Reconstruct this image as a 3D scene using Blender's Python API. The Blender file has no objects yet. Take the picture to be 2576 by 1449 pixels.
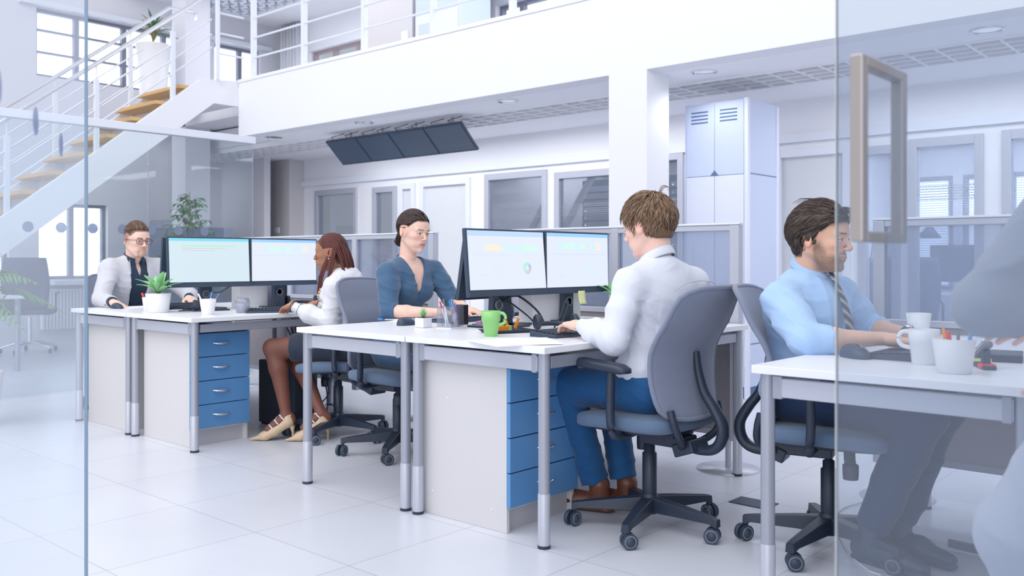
import bpy, bmesh, math, random
import numpy as np
from mathutils import Vector, Matrix, Euler
random.seed(7); RNG = np.random.default_rng(5)
C = bpy.context.scene.collection
SC = bpy.context.scene
PI = math.pi

# ------------------------------------------------------------------ camera
F_PX = 2269.0; EYE = 1.07; YAW = math.radians(41.56)
cam_d = bpy.data.cameras.new('camera'); cam = bpy.data.objects.new('camera', cam_d); C.objects.link(cam)
cam.location = (0, 0, EYE); cam.rotation_euler = (PI/2, 0, YAW)
cam_d.sensor_width = 36.0; cam_d.lens = 36.0*F_PX/2576.0
cam_d.shift_y = -(724.5-655.0)/2576.0
cam_d.clip_start = 0.05; cam_d.clip_end = 200
cam_d.dof.use_dof = True; cam_d.dof.focus_distance = 4.2; cam_d.dof.aperture_fstop = 3.6
SC.camera = cam
# ------------------------------------------------------------------ sky and exposure
w = bpy.data.worlds.new('sky'); SC.world = w; w.use_nodes = True
bg = w.node_tree.nodes['Background']; bg.inputs[0].default_value = (0.945, 0.955, 1.0, 1); bg.inputs[1].default_value = 0.62
SC.cycles.transparent_max_bounces = 32
SC.view_settings.view_transform = 'Standard'; SC.view_settings.look = 'None'
SC.view_settings.gamma = 1.0; SC.view_settings.exposure = 0.31; SC.view_settings.use_curve_mapping = False

D_ = math.radians
def area_light(name, loc, rot, sx, sy, power, col=(0.97, 0.975, 1.0)):
    d = bpy.data.lights.new(name, 'AREA'); d.shape = 'RECTANGLE'; d.size = sx; d.size_y = sy; d.energy = power; d.color = col
    o = bpy.data.objects.new(name, d); C.objects.link(o); o.location = loc; o.rotation_euler = rot
    return o
area_light('overhead_fill', (-4.0, -0.8, 6.2), (0, 0, 0), 10, 6, 330)  # area lamp added overhead to brighten floor and desks
area_light('gallery_underside_fill', (-6.6, 7.0, 2.45), (0, 0, 0), 5.4, 0.5, 36)  # added strip lamp, lifts the dark wall and soffit under the gallery
area_light('gallery_underside_fill', (-1.3, 7.0, 2.45), (0, 0, 0), 3.0, 0.5, 19)  # second added strip, same lift at the right end
sn = bpy.data.lights.new('low_sun_fill', 'SUN'); sn.energy = 0.90; sn.angle = D_(55); sn.color = (0.985, 0.985, 1.0)  # wide soft sun added from behind the camera to raise the back wall
so = bpy.data.objects.new('low_sun_fill', sn); C.objects.link(so); so.rotation_euler = Vector((-0.40, 0.88, -0.20)).to_track_quat('-Z', 'Y').to_euler()
area_light('gallery_fill', (-6, 6.9, 4.55), (0, 0, 0), 9, 1.2, 60)  # added lamp without a fixture, brightens the upper gallery
area_light('office_fill', (-1.8, 8.9, 2.4), (0, 0, 0), 3, 1.6, 110)  # added lamp, brightens the office behind the glass
area_light('server_room_fill', (-6.5, 9.2, 2.4), (0, 0, 0), 5, 1.4, 60)  # lamp added to lift the room with the racks

# ------------------------------------------------------------------ materials
def mat(name, col, rough=0.5, metal=0.0, spec=0.5, bump=None, var=None, sheen=0, emit=None, estr=1.0, vcol=False, sss=0, trans=0, alpha=None, coat=0):
    m = bpy.data.materials.new(name); m.use_nodes = True; nt = m.node_tree; b = nt.nodes['Principled BSDF']
    b.inputs['Base Color'].default_value = (*col, 1); b.inputs['Roughness'].default_value = rough; b.inputs['Metallic'].default_value = metal
    b.inputs['Specular IOR Level'].default_value = spec
    if sheen: b.inputs['Sheen Weight'].default_value = sheen
    if coat: b.inputs['Coat Weight'].default_value = coat
    if trans: b.inputs['Transmission Weight'].default_value = trans
    if emit: b.inputs['Emission Color'].default_value = (*emit, 1); b.inputs['Emission Strength'].default_value = estr
    if sss:
        b.inputs['Subsurface Weight'].default_value = sss; b.inputs['Subsurface Radius'].default_value = (0.012, 0.005, 0.003); b.inputs['Subsurface Scale'].default_value = 0.6
    tc = nt.nodes.new('ShaderNodeTexCoord')
    if vcol:
        a = nt.nodes.new('ShaderNodeVertexColor'); a.layer_name = 'Col'; nt.links.new(a.outputs[0], b.inputs['Base Color'])
    if var:   # (scale, colour2) gentle mottling between two colours
        n = nt.nodes.new('ShaderNodeTexNoise'); n.inputs['Scale'].default_value = var[0]; n.inputs['Detail'].default_value = 4
        r = nt.nodes.new('ShaderNodeMix'); r.data_type = 'RGBA'
        r.inputs[6].default_value = (*col, 1); r.inputs[7].default_value = (*var[1], 1)
        mp = nt.nodes.new('ShaderNodeMapping'); mp.inputs['Scale'].default_value = var[2] if len(var) > 2 else (1, 1, 1)
        nt.links.new(tc.outputs['Object'], mp.inputs[0]); nt.links.new(mp.outputs[0], n.inputs[0])
        nt.links.new(n.outputs[0], r.inputs[0]); nt.links.new(r.outputs[2], b.inputs['Base Color'])
    if bump:  # (kind, scale, strength, distance)
        if bump[0] == 'noise':
            n = nt.nodes.new('ShaderNodeTexNoise'); n.inputs['Scale'].default_value = bump[1]; n.inputs['Detail'].default_value = 5; out = n.outputs[0]
        elif bump[0] == 'wave':
            n = nt.nodes.new('ShaderNodeTexWave'); n.inputs['Scale'].default_value = bump[1]; n.inputs['Distortion'].default_value = 3; out = n.outputs[1]
        else:
            n = nt.nodes.new('ShaderNodeTexVoronoi'); n.inputs['Scale'].default_value = bump[1]; out = n.outputs[0]
        bp = nt.nodes.new('ShaderNodeBump'); bp.inputs['Strength'].default_value = bump[2]; bp.inputs['Distance'].default_value = bump[3]
        nt.links.new(tc.outputs['Object'], n.inputs[0]); nt.links.new(out, bp.inputs['Height']); nt.links.new(bp.outputs[0], b.inputs['Normal'])
    return m

def glass_mat(name, tint=(0.93, 0.97, 0.98), veil=(0.80, 0.85, 0.93), amount=0.12, gloss=0.08):
    """thin sheet of glass: see-through, a diffuse veil that paints in haze (frosting on the dots) and a mirror reflection that grows at grazing angles"""
    m = bpy.data.materials.new(name); m.use_nodes = True; nt = m.node_tree; nt.nodes.clear()
    o = nt.nodes.new('ShaderNodeOutputMaterial'); tr = nt.nodes.new('ShaderNodeBsdfTransparent'); tr.inputs[0].default_value = (*tint, 1)
    df = nt.nodes.new('ShaderNodeBsdfTranslucent'); df.inputs[0].default_value = (*veil, 1)
    d2 = nt.nodes.new('ShaderNodeBsdfDiffuse'); d2.inputs[0].default_value = (*veil, 1)
    mx0 = nt.nodes.new('ShaderNodeMixShader'); mx0.inputs[0].default_value = 0.5
    gl = nt.nodes.new('ShaderNodeBsdfGlossy'); gl.inputs['Roughness'].default_value = 0.02
    fr = nt.nodes.new('ShaderNodeFresnel'); fr.inputs[0].default_value = 1.45
    m1 = nt.nodes.new('ShaderNodeMixShader'); m1.inputs[0].default_value = amount
    m2 = nt.nodes.new('ShaderNodeMixShader'); mu = nt.nodes.new('ShaderNodeMath'); mu.operation = 'MULTIPLY'; mu.inputs[1].default_value = gloss*10
    L = nt.links.new
    L(df.outputs[0], mx0.inputs[1]); L(d2.outputs[0], mx0.inputs[2]); L(tr.outputs[0], m1.inputs[1]); L(mx0.outputs[0], m1.inputs[2])
    L(fr.outputs[0], mu.inputs[0]); L(mu.outputs[0], m2.inputs[0]); L(m1.outputs[0], m2.inputs[1]); L(gl.outputs[0], m2.inputs[2]); L(m2.outputs[0], o.inputs[0])
    return m

def tile_mat():
    m = bpy.data.materials.new('floor_tiles'); m.use_nodes = True; nt = m.node_tree; b = nt.nodes['Principled BSDF']; L = nt.links.new
    tc = nt.nodes.new('ShaderNodeTexCoord'); mp = nt.nodes.new('ShaderNodeMapping'); mp.inputs['Location'].default_value = (3.11+0.585*40, -1.40+0.585*40, 0)
    L(tc.outputs['Object'], mp.inputs[0])
    br = nt.nodes.new('ShaderNodeTexBrick'); br.offset = 0; br.squash = 1
    br.inputs['Scale'].default_value = 1.0; br.inputs['Brick Width'].default_value = 0.585; br.inputs['Row Height'].default_value = 0.585
    br.inputs['Mortar Size'].default_value = 0.0022; br.inputs['Mortar Smooth'].default_value = 0.1
    br.inputs['Color1'].default_value = (0.68, 0.70, 0.77, 1); br.inputs['Color2'].default_value = (0.65, 0.67, 0.745, 1); br.inputs['Mortar'].default_value = (0.44, 0.46, 0.53, 1)
    L(mp.outputs[0], br.inputs[0])
    n = nt.nodes.new('ShaderNodeTexNoise'); n.inputs['Scale'].default_value = 2.2; n.inputs['Detail'].default_value = 8; L(tc.outputs['Object'], n.inputs[0])
    cr = nt.nodes.new('ShaderNodeMapRange'); cr.inputs[3].default_value = 0.93; cr.inputs[4].default_value = 1.05; L(n.outputs[0], cr.inputs[0])
    mx = nt.nodes.new('ShaderNodeVectorMath'); mx.operation = 'SCALE'; L(br.outputs[0], mx.inputs[0]); L(cr.outputs[0], mx.inputs['Scale'])
    L(mx.outputs[0], b.inputs['Base Color']); b.inputs['Roughness'].default_value = 0.30; b.inputs['Specular IOR Level'].default_value = 0.4
    return m

def stripes_mat(name, c1, c2, scale, rot=0):
    m = bpy.data.materials.new(name); m.use_nodes = True; nt = m.node_tree; b = nt.nodes['Principled BSDF']; L = nt.links.new
    tc = nt.nodes.new('ShaderNodeTexCoord'); wv = nt.nodes.new('ShaderNodeTexWave'); wv.bands_direction = 'Z'; wv.inputs['Scale'].default_value = scale
    cr = nt.nodes.new('ShaderNodeValToRGB'); cr.color_ramp.elements[0].position = 0.0; cr.color_ramp.elements[0].color = (*c1, 1)
    cr.color_ramp.elements[1].position = 0.6; cr.color_ramp.elements[1].color = (*c2, 1)
    mp = nt.nodes.new('ShaderNodeMapping'); mp.inputs['Rotation'].default_value = (rot, 0, 0)
    L(tc.outputs['Object'], mp.inputs[0]); L(mp.outputs[0], wv.inputs[0]); L(wv.outputs[0], cr.inputs[0]); L(cr.outputs[0], b.inputs['Base Color']); b.inputs['Roughness'].default_value = 0.6
    return m

M = dict(
 wall=mat('white_paint', (0.81, 0.82, 0.87), 0.7, bump=('noise', 60, 0.08, 0.002)),
 wall2=mat('pale_grey_paint', (0.70, 0.70, 0.76), 0.7, bump=('noise', 60, 0.08, 0.002)),
 beige=mat('warm_grey_paint', (0.60, 0.58, 0.60), 0.7),
 ceil=mat('ceiling_paint', (0.87, 0.875, 0.92), 0.8),
 floor=tile_mat(),
 white=mat('white_laminate', (0.82, 0.83, 0.88), 0.32, bump=('noise', 90, 0.04, 0.001)),
 edge=mat('white_edge_band', (0.74, 0.75, 0.82), 0.4),
 body=mat('beige_laminate', (0.66, 0.645, 0.66), 0.45, var=(3, (0.63, 0.62, 0.64))),
 bodytop=mat('dark_grey_panel', (0.10, 0.11, 0.15), 0.5),
 plinth=mat('plinth_laminate', (0.50, 0.50, 0.54), 0.5),
 blue=mat('blue_laminate', (0.105, 0.285, 0.57), 0.35),
 steel=mat('silver_painted_steel', (0.37, 0.39, 0.46), 0.38, 0.35),
 steel2=mat('light_silver_steel', (0.52, 0.54, 0.62), 0.35, 0.3),
 chrome=mat('chrome', (0.75, 0.76, 0.80), 0.12, 1.0),
 handle=mat('satin_steel', (0.40, 0.37, 0.36), 0.38, 0.6),
 rail=mat('polished_rail', (0.80, 0.81, 0.86), 0.16, 0.9),
 wmetal=mat('white_painted_metal', (0.74, 0.77, 0.85), 0.4),
 darkpl=mat('charcoal_plastic', (0.024, 0.036, 0.064), 0.42),
 darkpl2=mat('navy_grey_plastic', (0.038, 0.060, 0.100), 0.45),
 rubber=mat('black_rubber', (0.015, 0.02, 0.032), 0.6),
 grpl=mat('grey_plastic', (0.17, 0.19, 0.24), 0.45),
 mesh=mat('grey_mesh_fabric', (0.20, 0.23, 0.325), 0.85, sheen=0.3, bump=('voronoi', 620, 0.35, 0.001)),
 seatf=mat('blue_grey_fabric', (0.105, 0.165, 0.265), 0.85, sheen=0.2, bump=('voronoi', 500, 0.3, 0.001)),
 wood=mat('light_pine', (0.72, 0.47, 0.20), 0.45, var=(6, (0.62, 0.38, 0.15), (1, 12, 12))),
 pot=mat('white_ceramic', (0.80, 0.80, 0.84), 0.35),
 soil=mat('potting_soil', (0.05, 0.035, 0.025), 0.9),
 leaf=mat('green_leaf', (0.06, 0.20, 0.06), 0.45, var=(40, (0.10, 0.30, 0.09))),
 leafL=mat('pale_green_leaf', (0.20, 0.52, 0.20), 0.45, var=(60, (0.42, 0.74, 0.40))),
 leafD=mat('dark_green_leaf', (0.03, 0.12, 0.07), 0.5, var=(40, (0.05, 0.2, 0.1))),
 stem=mat('woody_stem', (0.28, 0.24, 0.12), 0.7),
 greencup=mat('green_ceramic', (0.27, 0.60, 0.20), 0.3),
 cupw=mat('white_cup_glaze', (0.80, 0.81, 0.85), 0.25),
 orange=mat('orange_paper', (0.90, 0.30, 0.02), 0.6), yellow=mat('yellow_paper', (0.80, 0.80, 0.25), 0.6), ynote=mat('pale_yellow_note', (0.72, 0.74, 0.38), 0.7),
 limep=mat('lime_paper', (0.40, 0.78, 0.30), 0.6),
 red=mat('red_plastic', (0.75, 0.06, 0.07), 0.35), bluep=mat('blue_plastic', (0.08, 0.28, 0.75), 0.35), pink=mat('pink_plastic', (0.75, 0.22, 0.50), 0.35), teal=mat('teal_plastic', (0.05, 0.45, 0.55), 0.35),
 purple=mat('purple_plastic', (0.35, 0.2, 0.6), 0.35),
 paper=mat('white_paper', (0.83, 0.84, 0.88), 0.6),
 greyv=mat('grey_cup_plastic', (0.30, 0.33, 0.42), 0.25),
 glassA=glass_mat('clear_pane', amount=0.05, gloss=0.06),
 glassN=glass_mat('door_glass', tint=(0.88, 0.91, 0.94), veil=(0.55, 0.61, 0.73), amount=0.12, gloss=0.04),  # grey veil colour stands in for reflected brightness on the pane
 glassL=glass_mat('side_glass', tint=(0.96, 0.98, 1.0), veil=(0.86, 0.90, 1.0), amount=0.17, gloss=0.0),  # pale veil colour paints a whitish haze over the pane
 glassS=glass_mat('screen_glass', tint=(0.80, 0.83, 0.89), veil=(0.45, 0.50, 0.62), amount=0.28, gloss=0.05),
 glassB=glass_mat('office_glass', tint=(0.80, 0.83, 0.87), veil=(0.45, 0.50, 0.58), amount=0.22, gloss=0.06),
 acryl=glass_mat('clear_acrylic', tint=(0.96, 0.97, 0.99), amount=0.05, gloss=0.05),
 dot=glass_mat('frosted_dot', tint=(0.62, 0.66, 0.76), veil=(0.50, 0.55, 0.68), amount=0.65, gloss=0.01),
 pedge=mat('pale_glass_edge', (0.62, 0.66, 0.66), 0.3),
 gedge=mat('green_glass_edge', (0.16, 0.27, 0.36), 0.3),
 frost=mat('frosted_film', (0.66, 0.68, 0.72), 0.5),
 panelg=mat('grey_fabric_panel', (0.33, 0.31, 0.34), 0.85, bump=('voronoi', 400, 0.2, 0.001)),
 tower=mat('blue_white_metal', (0.55, 0.62, 0.80), 0.4), towerl=mat('pale_tower_metal', (0.70, 0.74, 0.86), 0.4),
 slot=mat('slot_blue', (0.10, 0.17, 0.32), 0.6),
 rack=mat('rack_blue', (0.045, 0.075, 0.14), 0.5), led=mat('status_led', (0.9, 0.6, 0.5), 0.5, emit=(1.0, 0.72, 0.62), estr=1.6), ledb=mat('status_led_blue', (0.3, 0.5, 0.9), 0.5, emit=(0.25, 0.5, 1.0), estr=1.2),
 cab=mat('dark_cabinet', (0.10, 0.125, 0.20), 0.5), cabm=mat('mid_grey_cabinet', (0.26, 0.29, 0.38), 0.5),
 wframe=mat('grey_window_frame', (0.22, 0.23, 0.30), 0.5), rframe=mat('reddish_frame', (0.36, 0.28, 0.30), 0.5),
 curtain=mat('white_curtain', (0.72, 0.74, 0.80), 0.8, bump=('wave', 6, 0.3, 0.02)),
 blind=mat('blind_slat', (0.70, 0.74, 0.80), 0.5),
 sky=mat('bright_outdoors', (0.9, 0.93, 1.0), 0.9, emit=(0.92, 0.96, 1.0), estr=1.9),
 screen=mat('monitor_screen', (0.02, 0.02, 0.02), 0.3, emit=(0.74, 0.80, 0.93), estr=0.84),
 screenT=mat('monitor_screen_teal', (0.02, 0.02, 0.02), 0.3, emit=(0.64, 0.78, 0.86), estr=0.84),
 dark_screen=mat('switched_off_screen', (0.05, 0.08, 0.13), 0.22, spec=0.7),
 green_screen=mat('green_dark_screen', (0.025, 0.085, 0.10), 0.25),
 gold=mat('gold_beads', (0.72, 0.50, 0.28), 0.35, 0.5),
 eyeg=glass_mat('spectacle_lens', tint=(0.97, 0.97, 0.98), amount=0.03, gloss=0.08),
)
def emi(name, c, s=0.95): return mat(name, (0.02, 0.02, 0.02), 0.3, emit=c, estr=s)
UI = dict(bar=emi('ui_blue_bar', (0.28, 0.55, 0.96)), barp=emi('ui_pale_bar', (0.45, 0.60, 0.92)), teal=emi('ui_teal_bar', (0.20, 0.62, 0.76)), pb=emi('ui_pale_blue', (0.55, 0.76, 0.93)), pg=emi('ui_pale_green', (0.55, 0.83, 0.72)),
 po=emi('ui_pale_orange', (0.88, 0.72, 0.58)), pr=emi('ui_pale_red', (0.85, 0.62, 0.58)), g=emi('ui_green', (0.22, 0.78, 0.42)), y=emi('ui_ochre', (0.62, 0.55, 0.30)), v=emi('ui_violet', (0.50, 0.52, 0.80)),
 o=emi('ui_orange', (0.90, 0.45, 0.12)), b=emi('ui_blue', (0.32, 0.48, 0.78)), ln=emi('ui_line', (0.60, 0.67, 0.82)), wh=emi('ui_white', (0.86, 0.90, 0.98)), dg=emi('ui_soft_green', (0.40, 0.72, 0.60)))

# ------------------------------------------------------------------ mesh builder
def rotz(a):
    c, s = math.cos(a), math.sin(a); return np.array([[c, -s, 0], [s, c, 0], [0, 0, 1.0]])
class B:
    def __init__(s): s.v = []; s.f = []; s.m = []; s.s = []
    def _add(s, vs, fs, m=0, sm=False):
        o = len(s.v); s.v += [tuple(map(float, p)) for p in vs]
        for f in fs: s.f.append([i+o for i in f]); s.m.append(m); s.s.append(sm)
        return s
    def box(s, x0, y0, z0, x1, y1, z1, m=0, ch=0.0):
        x0, x1 = min(x0, x1), max(x0, x1); y0, y1 = min(y0, y1), max(y0, y1); z0, z1 = min(z0, z1), max(z0, z1)
        return s.obox(((x0+x1)/2, (y0+y1)/2, (z0+z1)/2), (x1-x0, y1-y0, z1-z0), None, m)
    def obox(s, c, size, R=None, m=0):
        R = np.eye(3) if R is None else np.array(R); h = np.array(size)/2
        vs = [np.array(c)+R@(np.array([i, j, k])*h) for k in (-1, 1) for i, j in ((-1, -1), (1, -1), (1, 1), (-1, 1))]
        return s._add(vs, [(0, 3, 2, 1), (4, 5, 6, 7), (0, 1, 5, 4), (1, 2, 6, 5), (2, 3, 7, 6), (3, 0, 4, 7)], m)
    def rings(s, rings, m=0, cap=True, closed=True, sm=True):
        n = len(rings[0]); vs = [p for r in rings for p in r]; fs = []
        for i in range(len(rings)-1):
            for j in range(n if closed else n-1):
                a = i*n+j; b_ = i*n+(j+1) % n; fs.append((a, b_, b_+n, a+n))
        s._add(vs, fs, m, sm)
        if cap and closed:
            s._add(rings[0], [tuple(range(n))[::-1]], m); s._add(rings[-1], [tuple(range(n))], m)
        return s
    def tube(s, pts, r, n=8, m=0, cap=True, flat=1.0, up=(0, 0, 1), smooth=0):
        pts = [np.array(p, float) for p in pts]; rs = list(r) if hasattr(r, '__len__') else [r]*len(pts); rings = []; u = np.array(up, float)
        if smooth and len(pts) > 2:
            Q = [2*pts[0]-pts[1]]+pts+[2*pts[-1]-pts[-2]]; q2 = []; r2 = []
            for i in range(1, len(Q)-2):
                for k in range(smooth):
                    t = k/smooth; q2.append(0.5*(2*Q[i]+(Q[i+1]-Q[i-1])*t+(2*Q[i-1]-5*Q[i]+4*Q[i+1]-Q[i+2])*t*t+(3*Q[i]-Q[i-1]-3*Q[i+1]+Q[i+2])*t**3)); r2.append(rs[i-1]*(1-t)+rs[i]*t)
            pts = q2+[pts[-1]]; rs = r2+[rs[-1]]
        for i, p in enumerate(pts):
            t = pts[min(i+1, len(pts)-1)]-pts[max(i-1, 0)]; t = t/(np.linalg.norm(t)+1e-9)
            a = np.cross(t, u)
            if np.linalg.norm(a) < 0.15: a = np.cross(t, [1, 0.2, 0])
            a /= np.linalg.norm(a); b_ = np.cross(a, t)
            u = u if True else b_
            rings.append([p+rs[i]*(math.cos(q)*a+flat*math.sin(q)*b_) for q in [2*PI*k/n for k in range(n)]])
        return s.rings(rings, m, cap)
    def cyl(s, p0, p1, r0, r1=None, n=16, m=0, cap=True): return s.tube([p0, p1], [r0, r0 if r1 is None else r1], n, m, cap)
    def lathe(s, prof, c=(0, 0, 0), n=24, m=0, cap=True, axis=None):
        R = np.eye(3) if axis is None else np.array(axis); rings = [[np.array(c)+R@np.array([r*math.cos(2*PI*k/n), r*math.sin(2*PI*k/n), z]) for k in range(n)] for r, z in prof]
        return s.rings(rings, m, cap)
    def ball(s, c, r, n=10, m=0, sc=(1, 1, 1)):
        rings = []
        for i in range(n+1):
            a = -PI/2+PI*i/n; rr = max(math.cos(a), 1e-3)*r
            rings.append([np.array(c)+np.array([rr*math.cos(2*PI*k/(2*n))*sc[0], rr*math.sin(2*PI*k/(2*n))*sc[1], r*math.sin(a)*sc[2]]) for k in range(2*n)])
        return s.rings(rings, m, False)
    def prism(s, poly, fn, m=0):   # poly: 2D points; fn(u,v,side) -> 3D, side 0/1
        n = len(poly); vs = [fn(u, v, 0) for u, v in poly]+[fn(u, v, 1) for u, v in poly]
        return s._add(vs, [tuple(range(n))[::-1], tuple(range(n, 2*n))]+[(i, (i+1) % n, n+(i+1) % n, n+i) for i in range(n)], m)
    def quad(s, a, b_, c, d, m=0): return s._add([a, b_, c, d], [(0, 1, 2, 3)], m)
    def grid(s, fn, nu, nv, m=0, sm=True):
        vs = [fn(i/nu, j/nv) for j in range(nv+1) for i in range(nu+1)]
        return s._add(vs, [(j*(nu+1)+i, j*(nu+1)+i+1, (j+1)*(nu+1)+i+1, (j+1)*(nu+1)+i) for j in range(nv) for i in range(nu)], m, sm)
    def build(s, name, mats, parent=None, bevel=0, off=(0, 0, 0), seg=2, solid=0, subs=0, loc=None, rot=None):
        me = bpy.data.meshes.new(name); o_ = np.array(off, float)
        me.from_pydata([tuple(np.array(p)-o_) for p in s.v], [], s.f)
        mats = mats if isinstance(mats, (list, tuple)) else [mats]
        for q in mats: me.materials.append(q)
        me.polygons.foreach_set('material_index', s.m); me.polygons.foreach_set('use_smooth', s.s); me.update()
        o = bpy.data.objects.new(name, me); C.objects.link(o); o.parent = parent
        if loc is not None: o.location = loc
        if rot is not None: o.rotation_euler = rot
        if solid: q = o.modifiers.new('solid', 'SOLIDIFY'); q.thickness = solid; q.offset = 0
        if subs: q = o.modifiers.new('sub', 'SUBSURF'); q.levels = subs; q.render_levels = subs
        if bevel: q = o.modifiers.new('bevel', 'BEVEL'); q.width = bevel; q.segments = seg; q.limit_method = 'ANGLE'; q.angle_limit = math.radians(50)
        return o
def tag(o, label, cat, group=None, kind=None):
    if label: o['label'] = label
    if cat: o['category'] = cat
    if group: o['group'] = group
    if kind: o['kind'] = kind
    return o
def thing(name, label, cat, loc=(0, 0, 0), rz=0, group=None):
    o = bpy.data.objects.new(name, None); C.objects.link(o); o.location = loc; o.rotation_euler = (0, 0, rz); o.empty_display_size = 0.1
    return tag(o, label, cat, group)
def struct(name, bm, mats, bevel=0, label=None, parent=None, **k):
    o = bm.build(name, mats, parent, bevel, **k)
    if parent is None: o['kind'] = 'structure'
    if label: o['label'] = label
    return o
def copy_tree(o, loc, rz, label, group=None):
    r = o.copy(); C.objects.link(r); r.location = loc; r.rotation_euler = (0, 0, rz); r['label'] = label
    if group: r['group'] = group
    for ch in list(o.children):
        c = ch.copy(); C.objects.link(c); c.parent = r
        for g in list(ch.children):
            d = g.copy(); C.objects.link(d); d.parent = c
    return r
def ray(px, py):
    l = (px-1288.0)/F_PX; return np.array([-math.sin(YAW)+math.cos(YAW)*l, math.cos(YAW)+math.sin(YAW)*l, -(py-655.0)/F_PX])
def onX(px, py, X): r = ray(px, py); return r*(X/r[0])+np.array([0, 0, EYE])
def onY(px, py, Y): r = ray(px, py); return r*(Y/r[1])+np.array([0, 0, EYE])
def onZ(px, py, Z): r = ray(px, py); return r*((Z-EYE)/r[2])+np.array([0, 0, EYE])
def atD(px, py, d): return ray(px, py)*d+np.array([0, 0, EYE])
# ------------------------------------------------------------------ large structure
FY, CZ, UZ, WY, WX = 5.72, 2.50, 3.13, 7.70, -12.0
struct('floor', B().box(-12.2, -6, -0.1, 6, 13, 0), M['floor'])
def wall_with_holes(name, axis, pos, a0, a1, z0, z1, holes, m, th=0.2):
    """wall perpendicular to axis at pos; holes = (a0,a1,z0,z1)"""
    b = B(); cuts = sorted({a0, a1, *[h[0] for h in holes], *[h[1] for h in holes]}); cuts = [c for c in cuts if a0 <= c <= a1]
    for i in range(len(cuts)-1):
        l, r = cuts[i], cuts[i+1]; hs = sorted([h for h in holes if h[0] < r-1e-6 and h[1] > l+1e-6], key=lambda h: h[2]); z = z0
        for h in hs+[(0, 0, z1, z1)]:
            if h[2]-z > 1e-4:
                if axis == 'x': b.box(pos-th, l, z, pos, r, h[2])
                else: b.box(l, pos, z, r, pos+th, h[2])
            z = max(z, h[3])
    return struct(name, b, m)
LW = [(4.52, 6.72, 3.40, 4.26), (6.98, 7.75, 3.40, 4.26), (4.54, 5.42, 0.83, 1.80), (3.2, 4.2, 0.83, 1.80), (1.6, 3.0, 3.40, 4.26)]
wall_with_holes('wall_left', 'x', WX, -1.0, 8.1, 0, 5.2, LW, M['wall2'])
wall_with_holes('wall_back', 'y', 8.1, -12.2, 2, UZ, 4.85, [(-11.25, -9.0, 3.4, 4.20), (-7.45, -3.6, 3.4, 4.18)], M['wall'])
struct('ceiling', B().box(-12, FY-0.2, 4.67, 2, 8.1, 4.8), M['ceil'], label='ceiling over the upper gallery')
# outdoors seen through the windows: pale overcast sky with a neighbouring facade
struct('exterior_left', B().box(-15, -2, -0.5, -14.9, 10, 6), M['sky'])
struct('exterior_back', B().box(-14, 12.6, -0.5, 4, 12.7, 6), M['sky'])
# mezzanine: fascia beam, slab, soffits with the open grille strip between them
struct('beam_fascia', B().box(-9.31, FY, CZ, 1.5, FY+0.18, UZ+0.02), M['wall'], 0.004)
struct('trim_1', B().box(-9.31, FY-0.012, UZ-0.005, 1.5, FY+0.19, UZ+0.03), M['wall'], label='thin white edging along the gallery')
struct('slab_upper_floor', B().box(-12, FY+0.18, 2.80, 1.5, 8.1, UZ), M['wall'])
struct('ceiling_soffit_front', B().box(-9.31, FY+0.18, CZ, 1.5, 6.40, CZ+0.05), M['ceil'])
struct('ceiling_soffit_back', B().box(-12.0, 6.96, CZ, 1.5, WY+0.4, CZ+0.05), M['ceil'])
struct('ceiling_recess', B().box(-12, 6.35, 2.72, 1.5, 7.0, 2.78).box(-12, 6.375, 2.552, 1.5, 6.399, 2.72).box(-12, 6.962, 2.552, 1.5, 6.99, 2.72), M['ceil'])
g = B()
for i in range(5): y = 6.41+i*0.135; g.box(-12, y-0.009, CZ-0.012, 1.5, y+0.009, CZ+0.05)
x = -11.9
while x < 1.5: g.box(x-0.009, 6.40, CZ-0.010, x+0.009, 6.96, CZ+0.048); x += 0.2
struct('ceiling_grille', g, M['ceil'])
g = B()
for i in range(7): y = 6.35+i*0.15; g.box(-11.5, y-0.02, 4.60, 0, y+0.02, 4.67)
x = -11.5
while x < 0: g.box(x-0.02, 6.35, 4.60, x+0.02, 7.25, 4.67); x += 0.22
struct('ceiling_grille_upper', g, M['wmetal'])
# pillar flush with the fascia and the column by the stairs
struct('pillar_front', B().box(-4.069, FY-0.004, 0, -3.721, 6.03, CZ+0.1), M['wall'], 0.004)
struct('pillar_stairs', B().box(-11.2, 5.90, 0, -10.85, 6.25, 4.67), M['wall2'], 0.004)
struct('pillar_back', B().box(-11.33, 7.45, 0, -10.81, 7.75, CZ), M['beige'], 0.004)
# ground-floor partition wall: frames around glass
PW = [  # x0,x1,z0,z1,kind
 (-12.45, -11.55, 0, 1.98, 'door'), (-10.51, -9.62, 0.25, 2.02, 'glass'), (-9.25, -8.82, 0.05, 2.00, 'glass'), (-8.72, -8.47, 0.25, 2.02, 'frost'),
 (-8.33, -7.50, 0.05, 2.03, 'frost'), (-7.219, -6.323, 0.10, 2.045, 'glass'), (-6.17, -5.35, 0.05, 2.0, 'glass'), (-5.28, -4.60, 0.05, 2.10, 'glass'),
 (-4.5, -3.72, 0.1, 2.05, 'glass'), (-3.62, -2.97, 0.05, 2.035, 'pale'), (-2.86, -2.56, 0.05, 2.0, 'glass'), (-2.45, -1.93, 0.05, 2.03, 'glass'), (-1.76, -0.9, 0.05, 2.04, 'glass'), (-0.78, 0.3, 0.05, 2.04, 'glass')]
wall_with_holes('wall_partition', 'y', WY, -12, 1.5, 0, CZ, [p[:4] for p in PW if p[0] > -12], M['wall'], 0.10)
wn = 0
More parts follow.
